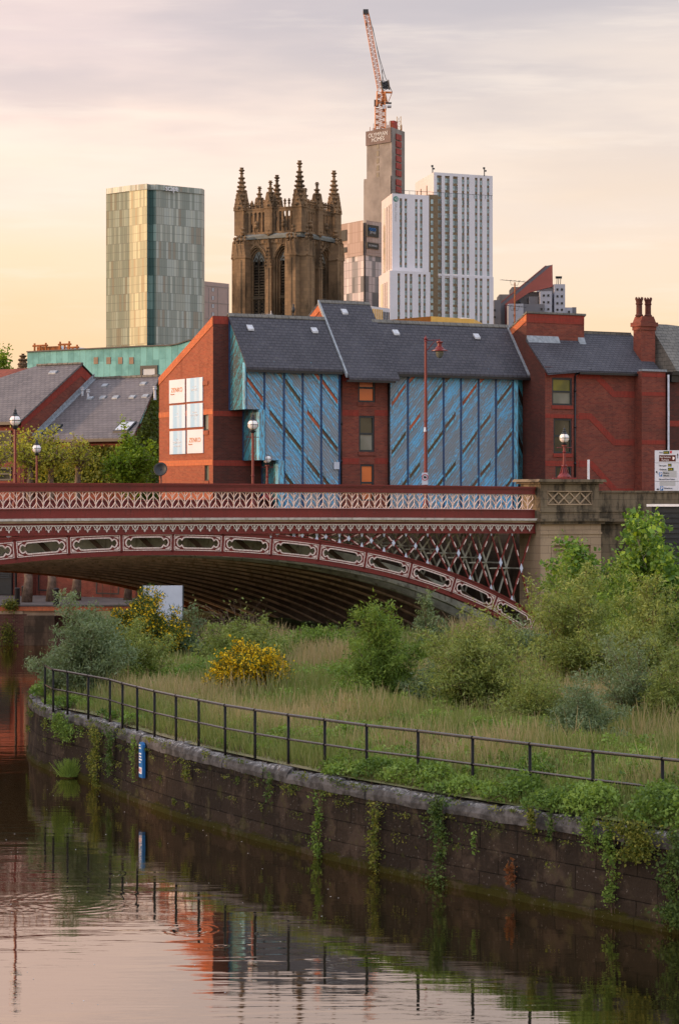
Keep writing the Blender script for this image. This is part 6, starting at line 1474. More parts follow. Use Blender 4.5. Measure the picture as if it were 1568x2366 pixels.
# ------------------------------------------------------------------ the church tower
YC = 292; th = -30; wc = 158 * YC / F; HWc = wc / 2
nc = px(692, 540, YC); c_, s_2 = math.cos(R(th)), math.sin(R(th))
ccx, ccy = nc[0] - (c_ * HWc - s_2 * -HWc) , nc[1] - (s_2 * HWc + c_ * -HWc)
CH = empty('church_tower', (ccx, ccy, GZ), R(th), 'square gothic stone church tower with crocketed corner pinnacles', 'church tower')
zC = nc[2] - GZ                                       # cornice height above the ground
k_ = YC / F
zspr, zapx, zbt = zC - 52 * k_, zC - 24 * k_, zC - 200 * k_
def arch(cx, hw, zs, za, n=9):
    L = []
    for i in range(n + 1): t = i / n; L.append((cx - hw + hw * t, zs + (za - zs) * math.sin(t * math.pi / 2) ** .8))
    return L + [(2 * cx - x, z) for x, z in L[-2::-1]]
def church_face(rot):
    e = empty('tower_face', (0, 0, 0), rot); e.parent = CH; y = -HWc
    wins = [(-HWc * .47, 1.34), (HWc * .47, 1.34)]
    m = MB(); xs_c = sorted({-HWc, HWc, *[c - h for c, h in wins], *[c + h for c, h in wins]})
    for a, b in zip(xs_c[:-1], xs_c[1:]):
        w = next((w for w in wins if w[0] - w[1] - 1e-6 <= a and b <= w[0] + w[1] + 1e-6), None)
        if w is None: m.face([(a, y, 0), (b, y, 0), (b, y, zC), (a, y, zC)])
        else:
            m.face([(a, y, 0), (b, y, 0), (b, y, zbt), (a, y, zbt)]); ar = arch(w[0], w[1], zspr, zapx)
            for p, q in zip(ar[:-1], ar[1:]): m.face([(p[0], y, p[1]), (q[0], y, q[1]), (q[0], y, zC), (p[0], y, zC)])
            o = ar; 
            for p, q in zip(o[:-1], o[1:]): m.face([(p[0], y, p[1]), (q[0], y, q[1]), (q[0], y + .9, q[1]), (p[0], y + .9, p[1])])
            for x in (a, b): m.face([(x, y, zbt), (x, y, zspr), (x, y + .9, zspr), (x, y + .9, zbt)])
    m.build('face_wall', M['church'], e)
    for cx, hw in wins:
        m = MB()
        for k, (dd, g) in enumerate(((.0, .12), (.22, .34), (.44, .58))):   # receding mouldings
            h2 = hw - dd; ar = arch(cx, h2, zspr, zapx - dd); L = [(cx - h2, zbt)] + ar + [(cx + h2, zbt)]; m.ribbon(L, .13, y + g - .2, y + g + .1)
        m.ribbon([(cx - hw - .14, zspr - .3)] + arch(cx, hw + .14, zspr, zapx + .22) + [(cx + hw + .14, zspr - .3)], .16, y - .16, y)
        m.ribbon([(cx - .8, zapx - .35), (cx - .32, zapx + .2), (cx, zC + 1.1), (cx + .32, zapx + .2), (cx + .8, zapx - .35)], .22, y - .2, y)
        m.lathe([(0, 0), (.22, .1), (.34, .3), (.2, .5), (.3, .7), (.1, .95), (0, 1)], 6, (cx, y - .2, zC + .9))
        wo = m.build('belfry_window', M['church'], e)
        m = MB(); ih = hw - .6; m.face([(cx - ih, y + .85, zbt)] + [(cx + ih, y + .85, zbt)] + [(x, y + .85, z) for x, z in arch(cx, ih, zspr, zapx - .55)[::-1]]); m.build('dark_opening', M['black'], wo)
        m = MB(); m.box(cx - .07, cx + .07, y + .45, y + .7, zbt, zspr + .2)
        z = zspr - .9
        while z > zspr - 4.4: [m.prism([(y + .5, z), (y + .8, z + .2), (y + .8, z + .12), (y + .5, z - .07)], 'x', a, b) for a, b in ((cx - ih, cx - .07), (cx + .07, cx + ih))]; z -= .34
        m.box(cx - ih - .05, cx + ih + .05, y + .35, y + .75, zspr - 4.9, zspr - 4.5)
        for sx in (-1, 1):
            ar = arch(cx + sx * ih / 2, ih / 2 - .03, zspr - 5.3, zspr - 4.95, 4); m.ribbon(ar, .08, y + .45, y + .7); ar = arch(cx + sx * ih / 2, ih / 2 - .03, zspr - .8, zspr + .1, 5); m.ribbon(ar, .1, y + .45, y + .7)
            m.ribbon([(cx + sx * ih, zspr), (cx + sx * ih * .5, zspr + .9), (cx, zspr + .2)], .08, y + .45, y + .7)
            zz = zbt
            while zz < zspr - 5.4: m.ribbon([(cx + sx * .07, zz), (cx + sx * ih, zz + .45)], .055, y + .5, y + .6); m.ribbon([(cx + sx * ih, zz), (cx + sx * .07, zz + .45)], .055, y + .5, y + .6); zz += .45
        m.build('tracery_louvres', M['church_dark'], wo)
    for bx_ in (0.0,):                                # middle buttress with gablet
        m = MB(); m.box(bx_ - .42, bx_ + .42, y - .55, y, 0, zspr - 1.2); m.box(bx_ - .12, bx_ + .12, y - .66, y - .552, 0, zspr - 1.2)
        m.prism([(bx_ - .5, zspr - 1.2), (bx_ + .5, zspr - 1.2), (bx_ + .22, zspr + .8), (bx_, zC - .3), (bx_ - .22, zspr + .8)], 'y', y - .55, y)
        for kk in range(6): m.lathe([(0, -.13), (.13, 0), (0, .13)], 5, (bx_ - .42 + kk * .06, y - .6, zspr - .9 + kk * .42)); m.lathe([(0, -.13), (.13, 0), (0, .13)], 5, (bx_ + .42 - kk * .06, y - .6, zspr - .9 + kk * .42))
        m.lathe([(0, 0), (.2, .1), (.3, .3), (.15, .5), (.28, .7), (0, 1)], 6, (bx_, y - .4, zC - .1)); m.build('buttress', M['church'], e)
    for x in np.linspace(-HWc + .9, HWc - .9, 14):      # shafts on the wall
        if all(abs(x - c) > h + .1 for c, h in wins) and abs(x) > .5:
            m = MB(); m.tube([(x, y - .06, 0), (x, y - .06, zspr + .6)], .09, 6); m.lathe([(0, 0), (.16, .05), (.05, .5), (0, .6)], 5, (x, y - .08, zspr + .5)); m.build('shaft', M['church'], e)
    m = MB(); m.prism([(y - .35, zC - .35), (y + .3, zC - .35), (y + .3, zC + .55), (y + .1, zC + .5), (y - .42, zC + .02)], 'x', -HWc - .4, HWc + .4); m.build('cornice', M['churchlead'], e)
    m = MB(); m.box(-HWc, HWc, y - .1, y - .001, zC - .95, zC - .4)
    for x in np.linspace(-HWc + .5, HWc - .5, 12): m.box(x - .17, x + .17, y - .2, y - .101, zC - .85, zC - .5)
    m.build('frieze', M['church'], e)
    # pierced parapet
    zp0, zp1 = zC + .5, zC + 3.25; m = MB(); yy = y - .13; n = 12; w0 = -HWc + .6; dx = (2 * HWc - 1.2) / n
    for k in range(n + 1): x = w0 + k * dx; m.box(x - .11, x + .11, yy, yy + .26, zp0, zp1 - .35)
    for k in range(n):
        x = w0 + (k + .5) * dx; ar = arch(x, dx / 2, zp1 - .75, zp1 - .30, 4)
        for p, q in zip(ar[:-1], ar[1:]): m.prism([(p[0], p[1]), (q[0], q[1]), (q[0], zp1), (p[0], zp1)], 'y', yy + .02, yy + .24)
    m.box(w0, -w0, yy - .03, yy + .29, zp1, zp1 + .14)
    for k in range(n): 
        if k % 6 not in (5,) or True: x = w0 + (k + .5) * dx; m.lathe([(.1, 0), (.09, .35), (.2, .5), (.09, .62), (.22, .8), (.1, .95), (.12, 1.05), (0, 1.08)], 6, (x, yy + .13, zp1 + .1))
    m.box(w0, -w0, yy - .02, yy + .28, zp0 - .3, zp0); m.build('pierced_parapet', M['church'], e)
    return e
for k in range(4): church_face(k * math.pi / 2)
m = MB(); m.box(-HWc + .5, HWc - .5, -HWc + .5, HWc - .5, zC - 3, zC + .35); m.build('tower_roof', M['churchlead'], CH)
def pinnacle(x, y, z0, zs, zt, w_, name='pinnacle'):
    m = MB(); m.prism([(x - w_, y - w_), (x + w_, y - w_), (x + w_, y + w_), (x - w_, y + w_)], 'z', z0, zs)
    for a in range(4): m.xf = Matrix.Translation((x, y, 0)) @ Matrix.Rotation(a * math.pi / 2, 4, 'Z'); m.prism([(-w_ * 1.1, zs - .2), (w_ * 1.1, zs - .2), (0, zs + w_ * 3.2)], 'y', -w_ * 1.15, -w_ * .8)
    m.xf = None; H = zt - zs
    m.lathe([(w_ * 1.15, 0), (w_ * .95, H * .12), (w_ * .24, H * .84), (w_ * .5, H * .865), (w_ * .2, H * .89), (w_ * .62, H * .935), (w_ * .3, H * .965), (w_ * .4, H), (0, H)], 8, (x, y, zs))
    n = max(5, int(H / .62))
    for i in range(n):
        f = (i + .3) / n * .82; r = w_ * (1.15 - 1.08 * f) + .07; zz = zs + H * f
        for a in range(8): t = a * math.pi / 4 + (i % 2) * .2; s = .17 * (1.1 - .5 * f) * (w_ / .5); m.lathe([(0, -s), (s, -s * .2), (s * .8, s * .5), (0, s * .8)], 5, (x + r * math.cos(t), y + r * math.sin(t), zz))
    m.build(name, M['church'], CH)
for sx in (-1, 1):
    for sy in (-1, 1):
        e_ = HWc; zt_ = zC + {(-1, -1): 8.55, (1, -1): 8.85, (1, 1): 8.6, (-1, 1): 8.6}[(sx, sy)]
        pinnacle(sx * e_, sy * e_, zC + .2, zC + 3.4, zt_, .66)
        for ax in range(2):                           # angle buttresses with gablets
            m = MB(); bx0, by0 = sx * HWc, sy * HWc
            if ax: m.xf = Matrix.Translation((bx0 - sx * .55, by0, 0))
            else: m.xf = Matrix.Translation((bx0, by0 - sy * .55, 0)) @ Matrix.Rotation(R(90), 4, 'Z')
            q = sy if ax else -sx
            y0, y1 = sorted((0, q * 1.3)); m.box(-.75, .75, y0, y1, 0, zC - 2.6); m.box(-.2, .2, min(y0, q * 1.4), max(y1, q * 1.4), 0, zC - 2.9)
            m.box(-.66, .66, min(y0, q * 1.1), max(y1, q * 1.1), zC - 2.6, zC - .9)
            for gx in (-.55, 0, .55):
                m.prism([(gx - .3, zC - 2.65), (gx + .3, zC - 2.65), (gx + .12, zC - 1.3), (gx, zC - .5), (gx - .12, zC - 1.5)], 'y', min(y0, q * 1.36), max(y1, q * 1.36)); m.lathe([(0, 0), (.16, .1), (.26, .28), (.12, .45), (.24, .65), (0, .9)], 6, (gx, q * 1.0, zC - .75))
            for kk in range(7):
                for s in (-1, 1): m.lathe([(0, -.17), (.16, 0), (0, .17)], 5, (s * (.82 - kk * .11), q * 1.25, zC - 2.5 + kk * .42))
            m.lathe([(0, 0), (.2, .1), (.32, .3), (.15, .5), (.3, .75), (0, 1.1)], 6, (0, q * .6, zC + .2)); m.xf = None
            m.build('buttress', M['church' if kk else 'church_dark'], CH)
for x, y in ((0, -1), (0, 1), (-1, 0), (1, 0)): pinnacle(x * HWc, y * HWc, zC + .2, zC + 3.5, zC + 6.7, .54)
m = MB(); m.box(-HWc, HWc, -HWc, HWc, -4, -.01); m.build('plinth', M['church'], CH)
KC = 215 / YC; CH.scale = (KC, KC, KC); CH.location = (ccx * KC, ccy * KC, HC + (nc[2] - HC) * KC - zC * KC)
# a second, distant church pinnacle beside the copper block
p_ = px(53, 870, 230); CP = empty('stone_pinnacle', (p_[0], p_[1], GZ), 0, 'weathered crocketed stone pinnacle left of the copper block', 'pinnacle')
zt_ = px(53, 817, 230)[2] - GZ; z0_ = p_[2] - GZ; m = MB(); m.lathe([(.55, -z0_ * 0), (.55, z0_), (.42, z0_ + .4), (.36, z0_ + .9), (.5, z0_ + .95), (.2, zt_ - .4), (.42, zt_ - .2), (.1, zt_ - .1), (.2, zt_)], 8)
for i in range(5):
    for a in range(6): t = a * math.pi / 3; r = .55 - i * .05; m.lathe([(0, -.16), (.17, 0), (0, .17)], 5, (r * math.cos(t), r * math.sin(t), z0_ - .1 + i * .42))
m.build('shaft', M['church'], CP)
# ------------------------------------------------------------------ street lamps, signs and small things
def globe_lamp(X, Y, zbase, ztop, label, short=False, group='globe street lamps of the bridge'):
    t = empty('street_lamp', (X, Y, zbase), 0, label, 'street lamp', group); H = ztop - zbase; g = H - .62; R_ = .213
    m = MB()
    if short:
        m.box(-.5, .5, -.35, .35, 0, .07)
        m.lathe([(.30, .07), (.30, .12), (.14, .3), (.09, .52), (.13, .56), (.13, .6), (.075, .63), (.06, 1.15), (.085, 1.2), (.06, 1.24), (.05, g - .36)], 10)
        for k in range(6): a = k * math.pi / 3; m.tube([(.30 * math.cos(a), .30 * math.sin(a), .08), (.2 * math.cos(a), .2 * math.sin(a), .2), (.09 * math.cos(a), .09 * math.sin(a), .55)], .025, 5)
        m.lathe([(.12, g - .36), (.12, g - .31), (.05, g - .29)], 10); m.tube([(-.3, 0, g - .42), (.3, 0, g - .42)], .018, 6)
        for s in (-1, 1): m.lathe([(0, -.03), (.035, 0), (0, .03)], 6, (s * .3, 0, g - .42))
    else:
        m.lathe([(.12, 0), (.12, .9), (.07, 1.0), (.055, 1.4), (.05, g - .3)], 10); m.tube([(-.26, 0, g - .5), (.26, 0, g - .5)], .016, 6)
        for z in (H * .42, H * .28): m.lathe([(.05, z), (.075, z + .02), (.075, z + .05), (.05, z + .07)], 10)
    m.build('post', M['red'], t, smooth=False)
    m = MB(); m.lathe([(.05, g - .34), (.13, g - .26), (.06, g - .22), (.10, g - R_ * .86)], 10)
    for rr2 in (0, 90):
        for k in (-1, 1): m.tube([(math.cos(R(rr2)) * k * R_ * 1.02 * math.cos(a), math.sin(R(rr2)) * k * R_ * 1.02 * math.cos(a), g + R_ * 1.02 * math.sin(a)) for a in np.linspace(-1.35, 1.35, 10)], .010, 4)
    m.lathe([(R_ * 1.015, g - .014), (R_ * 1.05, g), (R_ * 1.015, g + .014)], 20)
    m.lathe([(.13, g + R_ * .8), (.15, g + R_ * .86), (.07, g + R_ * 1.25), (.09, g + R_ * 1.35), (.05, g + R_ * 1.6), (.06, g + R_ * 1.8), (.015, g + R_ * 2.1), (0, H)], 12)
    m.build('cap_and_cage', M['frame'], t)
    m = MB(); m.lathe([(R_ * math.cos(a), g + R_ * math.sin(a)) for a in np.linspace(-1.5, 1.5, 14)], 20); m.build('globe', M['globe'], t, smooth=True)
    return t
def zat(v, Y): return HC - (v - HV) * Y / F
def near_pt(u, y): x, z = BF.onY(u, 1100, y); return BF.w(x, y, 0)
a = near_pt(35, .9); globe_lamp(a[0], a[1], 6.9, zat(934, a[1]), 'tall white globe street lamp nearest the left edge')
a = near_pt(584, .9); globe_lamp(a[0], a[1], 6.9, zat(946, a[1]), 'tall white globe street lamp in front of the dark brick under the blue bay')
a = near_pt(85, 23); globe_lamp(a[0], a[1], 6.4, zat(1007, a[1]), 'smaller white globe street lamp second from the left, before the trees')
a = near_pt(617, 24.5); globe_lamp(a[0], a[1], 7.9, zat(1033, a[1]), 'low white globe street lamp just right of the tall one by the blue boards', short=True)
a = near_pt(1303, .35); globe_lamp(a[0], a[1], 8.80, zat(979, a[1]), 'ornate white globe street lamp standing on the stone pier', short=True)
# tall red column with hooded lantern
a = near_pt(983, 13); zt = zat(774, a[1]); t = empty('street_lamp', (a[0], a[1], 6.7), 0, 'very tall dark red street lamp with a hooded lantern on a bracket', 'street lamp')
def hz(v): return zat(v, a[1]) - 6.7
def hx(u): return (u - 983) / F * a[1]
m = MB(); m.lathe([(.14, 0), (.14, 1.0), (.085, 1.2), (.075, hz(975)), (.095, hz(974)), (.095, hz(971)), (.075, hz(970)), (.06, hz(790)), (.085, hz(789)), (.06, hz(786)), (.09, hz(782)), (.02, hz(777)), (0, hz(773))], 10)
m.tube([(0, 0, hz(786)), (hx(1015), 0, hz(785))], .022, 6); m.tube([(.03, 0, hz(811)), (hx(1004), 0, hz(788))], .018, 5); m.tube([(hx(1015), 0, hz(783)), (hx(1015), 0, hz(790))], .03, 6); m.build('column', M['red'], t)
m = MB(); cxl = hx(1015); m.lathe([(.03, hz(787)), (.17, hz(789)), (.17, hz(791)), (.11, hz(793)), (.11, hz(799)), (.20, hz(803)), (.22, hz(806)), (.40, hz(809.5)), (.40, hz(811)), (.2, hz(812))], 20, (cxl, 0, 0)); m.build('lantern_hood', M['red'], t, smooth=False)
m = MB(); m.lathe([(.185, hz(811.5)), (.19, hz(816)), (.15, hz(823)), (.06, hz(827)), (0, hz(827.5))], 16, (cxl, 0, 0)); m.build('lantern_glass', M['glass_pale'], t, smooth=True)
m = MB(); m.box(-.09, .0, -.16, -.08, hz(996), hz(987)); m.lathe([(.0, 0), (.06, .02), (.06, .1), (0, .12)], 10, (-.04, -.18, hz(996) - .05)); m.build('camera_box', M['white'], t)
m = MB(); x0, x1 = hx(974), hx(987); m.box(x0, x1 + .02, -.13, -.09, hz(1120), hz(1092)); so_ = m.build('lorry_sign', M['signwhite'], t)
m = MB(); cxs, czs = (x0 + x1) / 2 + .01, hz(1103); m.xf = Matrix.Translation((cxs, -.135, czs)) @ Matrix.Rotation(R(90), 4, 'X'); m.lathe([(.12, 0), (.155, 0), (.155, .008), (.12, .008), (.12, 0)], 20); m.xf = None; m.build('red_ring', M['signred'], so_)
m = MB(); m.box(cxs - .06, cxs + .05, -.145, -.136, czs - .04, czs + .06); m.box(cxs + .02, cxs + .075, -.145, -.136, czs - .04, czs + .02); m.build('lorry_symbol', M['black'], so_)
# route sign standing behind the stone parapet
fsn = Fr((1512 - CX) / F * 113.5, 113.5, -14, 6.6); SG = fsn.empty('direction_sign', 'large white road direction sign behind the stone parapet at the right edge', 'road sign')
zt = fsn.onY(1512, 1040.5, 0)[1]; WS = 1.62; zb_s = fsn.onY(1512, 1136, 0)[1] - .15
m = MB(); m.box(0, WS, 0, .04, zb_s, zt); m.build('board', M['signwhite'], SG)
m = MB(); m.tube([(.3, .08, 0), (.3, .08, zt - .1)], .05, 8); m.tube([(1.3, .08, 0), (1.3, .08, zt - .1)], .05, 8); m.build('post', M['frame'], SG)
def sg(x, y):                                          # pixel of the sign close-up -> local point
    u, v = (2350 + x / 10.453) * .6272, (1620 + y / 10.453) * .6272; return fsn.onY(u, v, 0)
def sgtext(s, x, y0, h, mat='black', xs=.85, n='lettering'):
    p = sg(x, y0); text(n, s, h, (p[0], -.012, p[1]), SG, M[mat], xs=xs, ext=.003)
def sgbox(x0, y0, x1, y1, mat, n, d=.006):
    p, q = sg(x0, y1), sg(x1, y0); m = MB(); m.box(p[0], q[0], -d, -.0005, p[1], q[1]); m.build(n, M[mat], SG)
k_s = 113.5 / F * .6272 / 10.453                      # metres per close-up pixel
for yy in (885, 1600): sgbox(650, yy - 4, 1700, yy + 8, 'black', 'divider')
sgtext('York', 798, 520, 88 * k_s); sgbox(968, 432, 1192, 545, 'signgreen', 'green_patch'); sgtext('(A64)', 985, 520, 88 * k_s, 'yellowtext', .8); sgbox(1218, 425, 1292, 522, 'signred', 'red_patch')
sgbox(800, 588, 1440, 835, 'signbrown', 'brown_panel'); sgtext('West Yorkshire', 815, 700, 88 * k_s, 'whitetext', .74); sgtext('Playhouse', 895, 800, 88 * k_s, 'whitetext', .8)
m = MB(); P = [sg(*q) for q in ((1325, 640), (1415, 695), (1350, 785), (1325, 760))]; m.prism([(p[0], p[1]) for p in P[::-1]], 'y', -.012, -.0065); m.build('mask_symbol', M['whitetext'], SG)
sgtext('Harrogate', 795, 1018, 88 * k_s, xs=.78); sgbox(1145, 922, 1280, 1030, 'signgreen', 'green_patch'); sgtext('A61', 1158, 1008, 88 * k_s, 'yellowtext', .72)
sgtext('Wetherby', 805, 1172, 88 * k_s, xs=.78); sgbox(1140, 1075, 1358, 1190, 'signgreen', 'green_patch'); sgtext('(A58)', 1158, 1165, 88 * k_s, 'yellowtext', .76)
sgbox(940, 1192, 1475, 1450, 'signgrey', 'grey_patch', .003); sgtext('Markets', 955, 1305, 86 * k_s, xs=.78); sgtext('Victoria', 955, 1405, 86 * k_s, xs=.78)
sgbox(805, 1245, 915, 1415, 'signblue', 'parking_panel'); sgtext('P', 825, 1395, 190 * k_s, 'whitetext', .8); sgtext('Bus and Coach Station', 808, 1548, 88 * k_s, xs=.74)
sgbox(818, 1605, 1425, 1775, 'signgrey', 'grey_patch', .003); sgbox(845, 1785, 955, 1955, 'signblue', 'parking_panel'); sgtext('P', 865, 1935, 190 * k_s, 'whitetext', .8); sgtext('Waterfront', 985, 1895, 88 * k_s, xs=.78)
m = MB()
for pts in (((1503, 715), (1503, 600), (1480, 600), (1514, 515), (1548, 600), (1525, 600), (1525, 715)), ((775, 1335), (720, 1260), (690, 1290), (680, 1200), (745, 1215), (722, 1240), (780, 1325)), ((815, 1890), (760, 1890), (760, 1860), (695, 1905), (760, 1955), (760, 1920), (815, 1920))):
    m.prism([sg(*q) for q in pts], 'y', -.009, -.0008)
m.build('arrow', M['black'], SG)
# white marker post behind the pier, white-roofed cabin behind the fig tree
a = near_pt(1359, 3); t = empty('marker_post', (a[0], a[1], 6.6), 0, 'plain white post beside the ornate lamp on the pier', 'post'); m = MB(); m.box(-.05, .05, -.03, .03, 0, zat(1062, a[1]) - 6.6); m.build('shaft', M['white'], t)
t = fsn2 = Fr((1497 - CX) / F * 104, 104, -16, 1.9); CB2 = fsn2.empty('grey_cabin', 'grey louvred cabin with white flat roof behind the fig bush', 'cabin')
x1, z1 = fsn2.onY(1620, 1165, 0); m = MB(); m.box(-.05, x1, -.15, 1.2, z1 - .10, z1); m.build('roof', M['white'], CB2); m = MB(); m.box(.15, x1 - .2, 0, 1.1, 0, z1 - .10)
for k in range(24): m.box(.2, x1 - .25, -.05, -.001, .4 + k * .22, .5 + k * .22)
m.build('wall', M['frame'], CB2)
# white board seen under the arch
p0 = px(331, 1451, 93); bd = Fr(p0[0], p0[1], 3, 1.95); t = bd.empty('site_board', 'plain white board standing under the bridge arch behind yellow broom', 'board')
(x1, z1) = bd.onY(421.5, 1353, 0); m = MB(); m.box(0, x1, 0, .04, .35, z1); m.build('panel', M['signwhite'], t); m = MB(); m.box(x1 + .001, x1 + .05, -.02, .06, 0, z1 + .03); m.box(-.05, -.001, -.02, .06, 0, z1 + .03); each(m, 'post', M['frame'], t)
# narrow blue notice on the river wall
sgn = on_z(322, 1716, WT + .04); i0 = int(np.argmin(np.abs((bank[:, 0] / bank[:, 1]) - (322 - CX) / F) + (bank[:, 1] > 72) * 9)); bp = bank[i0]; tg_ = tg[i0]
ang = math.atan2(-tg_[1], -tg_[0]); BS = empty('river_notice', (bp[0] + bn[i0][0] * -.02, bp[1] + bn[i0][1] * -.02, .64), ang, 'narrow upright blue notice board fixed to the river wall', 'notice')
BS.location = (bp[0] - bn[i0][0] * .03, bp[1] - bn[i0][1] * .03, .72)
m = MB(); m.box(-.15, .15, -.02, .06, 0, .86); m.prism([(-.15, .861), (.15, .861), (.07, .92), (-.07, .92)], 'y', -.02, .06); m.build('board', M['signblue'], BS)
m = MB()
for k, (a, b) in enumerate(((-.12, .0), (-.12, .03), (-.12, .06), (-.12, .06), (-.12, .10), (-.12, .0))): zz = .82 - (k if k < 2 else k + .9) * .075; m.box(a, b, -.026, -.021, zz, zz + .035)
m.build('white_lines', M['whitetext'], BS)
m = MB(); m.box(-.12, -.01, -.026, -.021, .10, .27); m.box(.0, .10, -.026, -.021, .10, .27); m.build('symbol_panels', M['whitetext'], BS)
m = MB(); m.xf = Matrix.Translation((-.065, -.028, .19)) @ Matrix.Rotation(R(90), 4, 'X'); m.lathe([(.028, 0), (.045, 0), (.045, .004), (.028, .004), (.028, 0)], 14); m.xf = None; m.box(.035, .065, -.03, -.0265, .13, .24); m.build('symbols', M['signred'], BS)

# far quay with bollards
Q = empty('quay_wall', (-18, 131, 0), 0, 'red brick quay wall with pale capping under the far arch at left', 'quay wall')
m = MB(); m.box(-30, 1.1, 0, .3, -1, 1.7); m.box(1.1, 12, 1.1, 1.4, .5, 1.7); m.box(1.1, 12, 1.1, 1.4, -1, .5); m.build('brick_face', M['brick_quay'], Q)
m = MB(); m.box(-30, 12, -.06, .3, 1.88, 2.12); m.build('brick_band', M['brick_orange'], Q); m = MB(); m.box(.9, 12, .05, .35, 1.62, 1.878); m.box(-30, .9, -.04, .3, 1.701, 1.878); m.build('stone_band', M['sandstone'], Q)
m = MB(); m.box(.95, 2.6, -.02, .5, -1, 1.60); m.box(5, 12, .2, .9, -1, 1.6); m.build('stone_buttress', M['abutstone'], Q); m = MB(); m.box(-30, 12, -.1, 1.0, 2.125, 2.21); m.build('capping', M['paving'], Q)
m = MB(); m.box(-30, 40, 1.0, 14, 2.13, 2.215); o = m.build('path', M['paving']); o.location = (-18, 131, 0); tag(o, kind='structure')
bl = None
for i, (u, v, w_) in enumerate(((40, 1396, .15), (56, 1391, .15), (130, 1397, .155))):
    Y = 5.78 * F / (v - HV); X = (u - CX) / F * Y
    b = empty('bollard', (X, Y, 2.215), 0, ('black round bollard at the far left of the quay edge', 'black round bollard set back just behind the first one', 'black round bollard in front of the second tree trunk on the quay')[i], 'bollard', 'black bollards along the quay')
    m = MB(); m.lathe([(w_ * 1.1, 0), (w_ * 1.1, .08), (w_, .1), (w_, .78), (w_ * 1.12, .8), (w_ * 1.12, .86), (w_ * .8, .9), (0, .91)], 12); m.build('shaft', M['black'], b)
# bird on the ridge
x, z = fb.onY(893.5 * 0 + 677.5, 733, 0); wq = fb.w(x, -.0, z); B = MB(); bx0, by0, bz0 = 0, 0, 0
B.lathe([(0, 0), (.05, .03), (.09, .12), (.10, .22), (.07, .32), (.045, .37), (.06, .41), (.055, .46), (.0, .49)], 10); B.prism([(-.03, .0), (.03, .0), (.02, -.16), (-.02, -.16)], 'y', .02, .05); B.tube([(.05, 0, .43), (.12, 0, .42)], [.015, .003], 5); B.tube([(.02, 0, .02), (.02, 0, -.1)], .01, 4); B.tube([(-.02, 0, .02), (-.02, 0, -.1)], .01, 4)
o = B.build('pigeon', M['frame'], None, smooth=True); o.location = (wq[0], wq[1], wq[2] + .22); o.rotation_euler = (0, 0, 2.5); tag(o, 'small dark bird perched on the roof ridge before the church', 'bird')
# low aerials on the ridge
x, z = fb.onY(622, 733, .3); t = empty('tv_aerial', fb.w(x, .3, z - .1), fb.a, 'low pale television aerial lying along the roof ridge', 'aerial'); m = MB(); m.tube([(-1.3, 0, .12), (.2, 0, .28)], .016, 5)
for k in range(12): x = -1.3 + k * .12; m.tube([(x, -.1, .2 + k * .012), (x + .03, .1, .08 + k * .012)], .009, 4)
m.tube([(.1, 0, -.1), (.1, 0, .45)], .02, 5); m.build('antenna', M['offwhite'], t)
# ------------------------------------------------------------------ plants
def leaf_mesh(name, P, size, mat, parent=None, aspect=.45, droop=.25, tone=None, jitter=.35, normal_up=.35):
    """one leaf-sized quad at every point of P (n x 3), each turned its own way"""
    n = len(P); d = rng.normal(size=(n, 3)); d[:, 2] -= droop; d /= np.linalg.norm(d, axis=1)[:, None]
    r = rng.normal(size=(n, 3)); r[:, 2] += normal_up; w = np.cross(d, r); w /= np.linalg.norm(w, axis=1)[:, None] + 1e-9
    s = size * (1 + jitter * rng.normal(size=(n, 1))).clip(.4, 2); h = s * aspect / 2
    nn = np.cross(d, w); V = np.empty((n, 4, 3)); V[:, 0] = P; V[:, 1] = P + d * s * .45 + w * h + nn * s * .08; V[:, 2] = P + d * s; V[:, 3] = P + d * s * .45 - w * h + nn * s * .08
    me = bpy.data.meshes.new(name); me.vertices.add(n * 4); me.vertices.foreach_set('co', V.ravel()); me.loops.add(n * 4); me.loops.foreach_set('vertex_index', np.arange(n * 4))
    me.polygons.add(n); me.polygons.foreach_set('loop_start', np.arange(n) * 4); me.polygons.foreach_set('loop_total', np.full(n, 4)); me.update(calc_edges=True)
    at = me.attributes.new('tone', 'FLOAT', 'FACE'); at.data.foreach_set('value', (tone if tone is not None else rng.random(n)).astype(np.float32))
    me.materials.append(M[mat]); o = bpy.data.objects.new(name, me); C.objects.link(o); o.parent = parent; return o
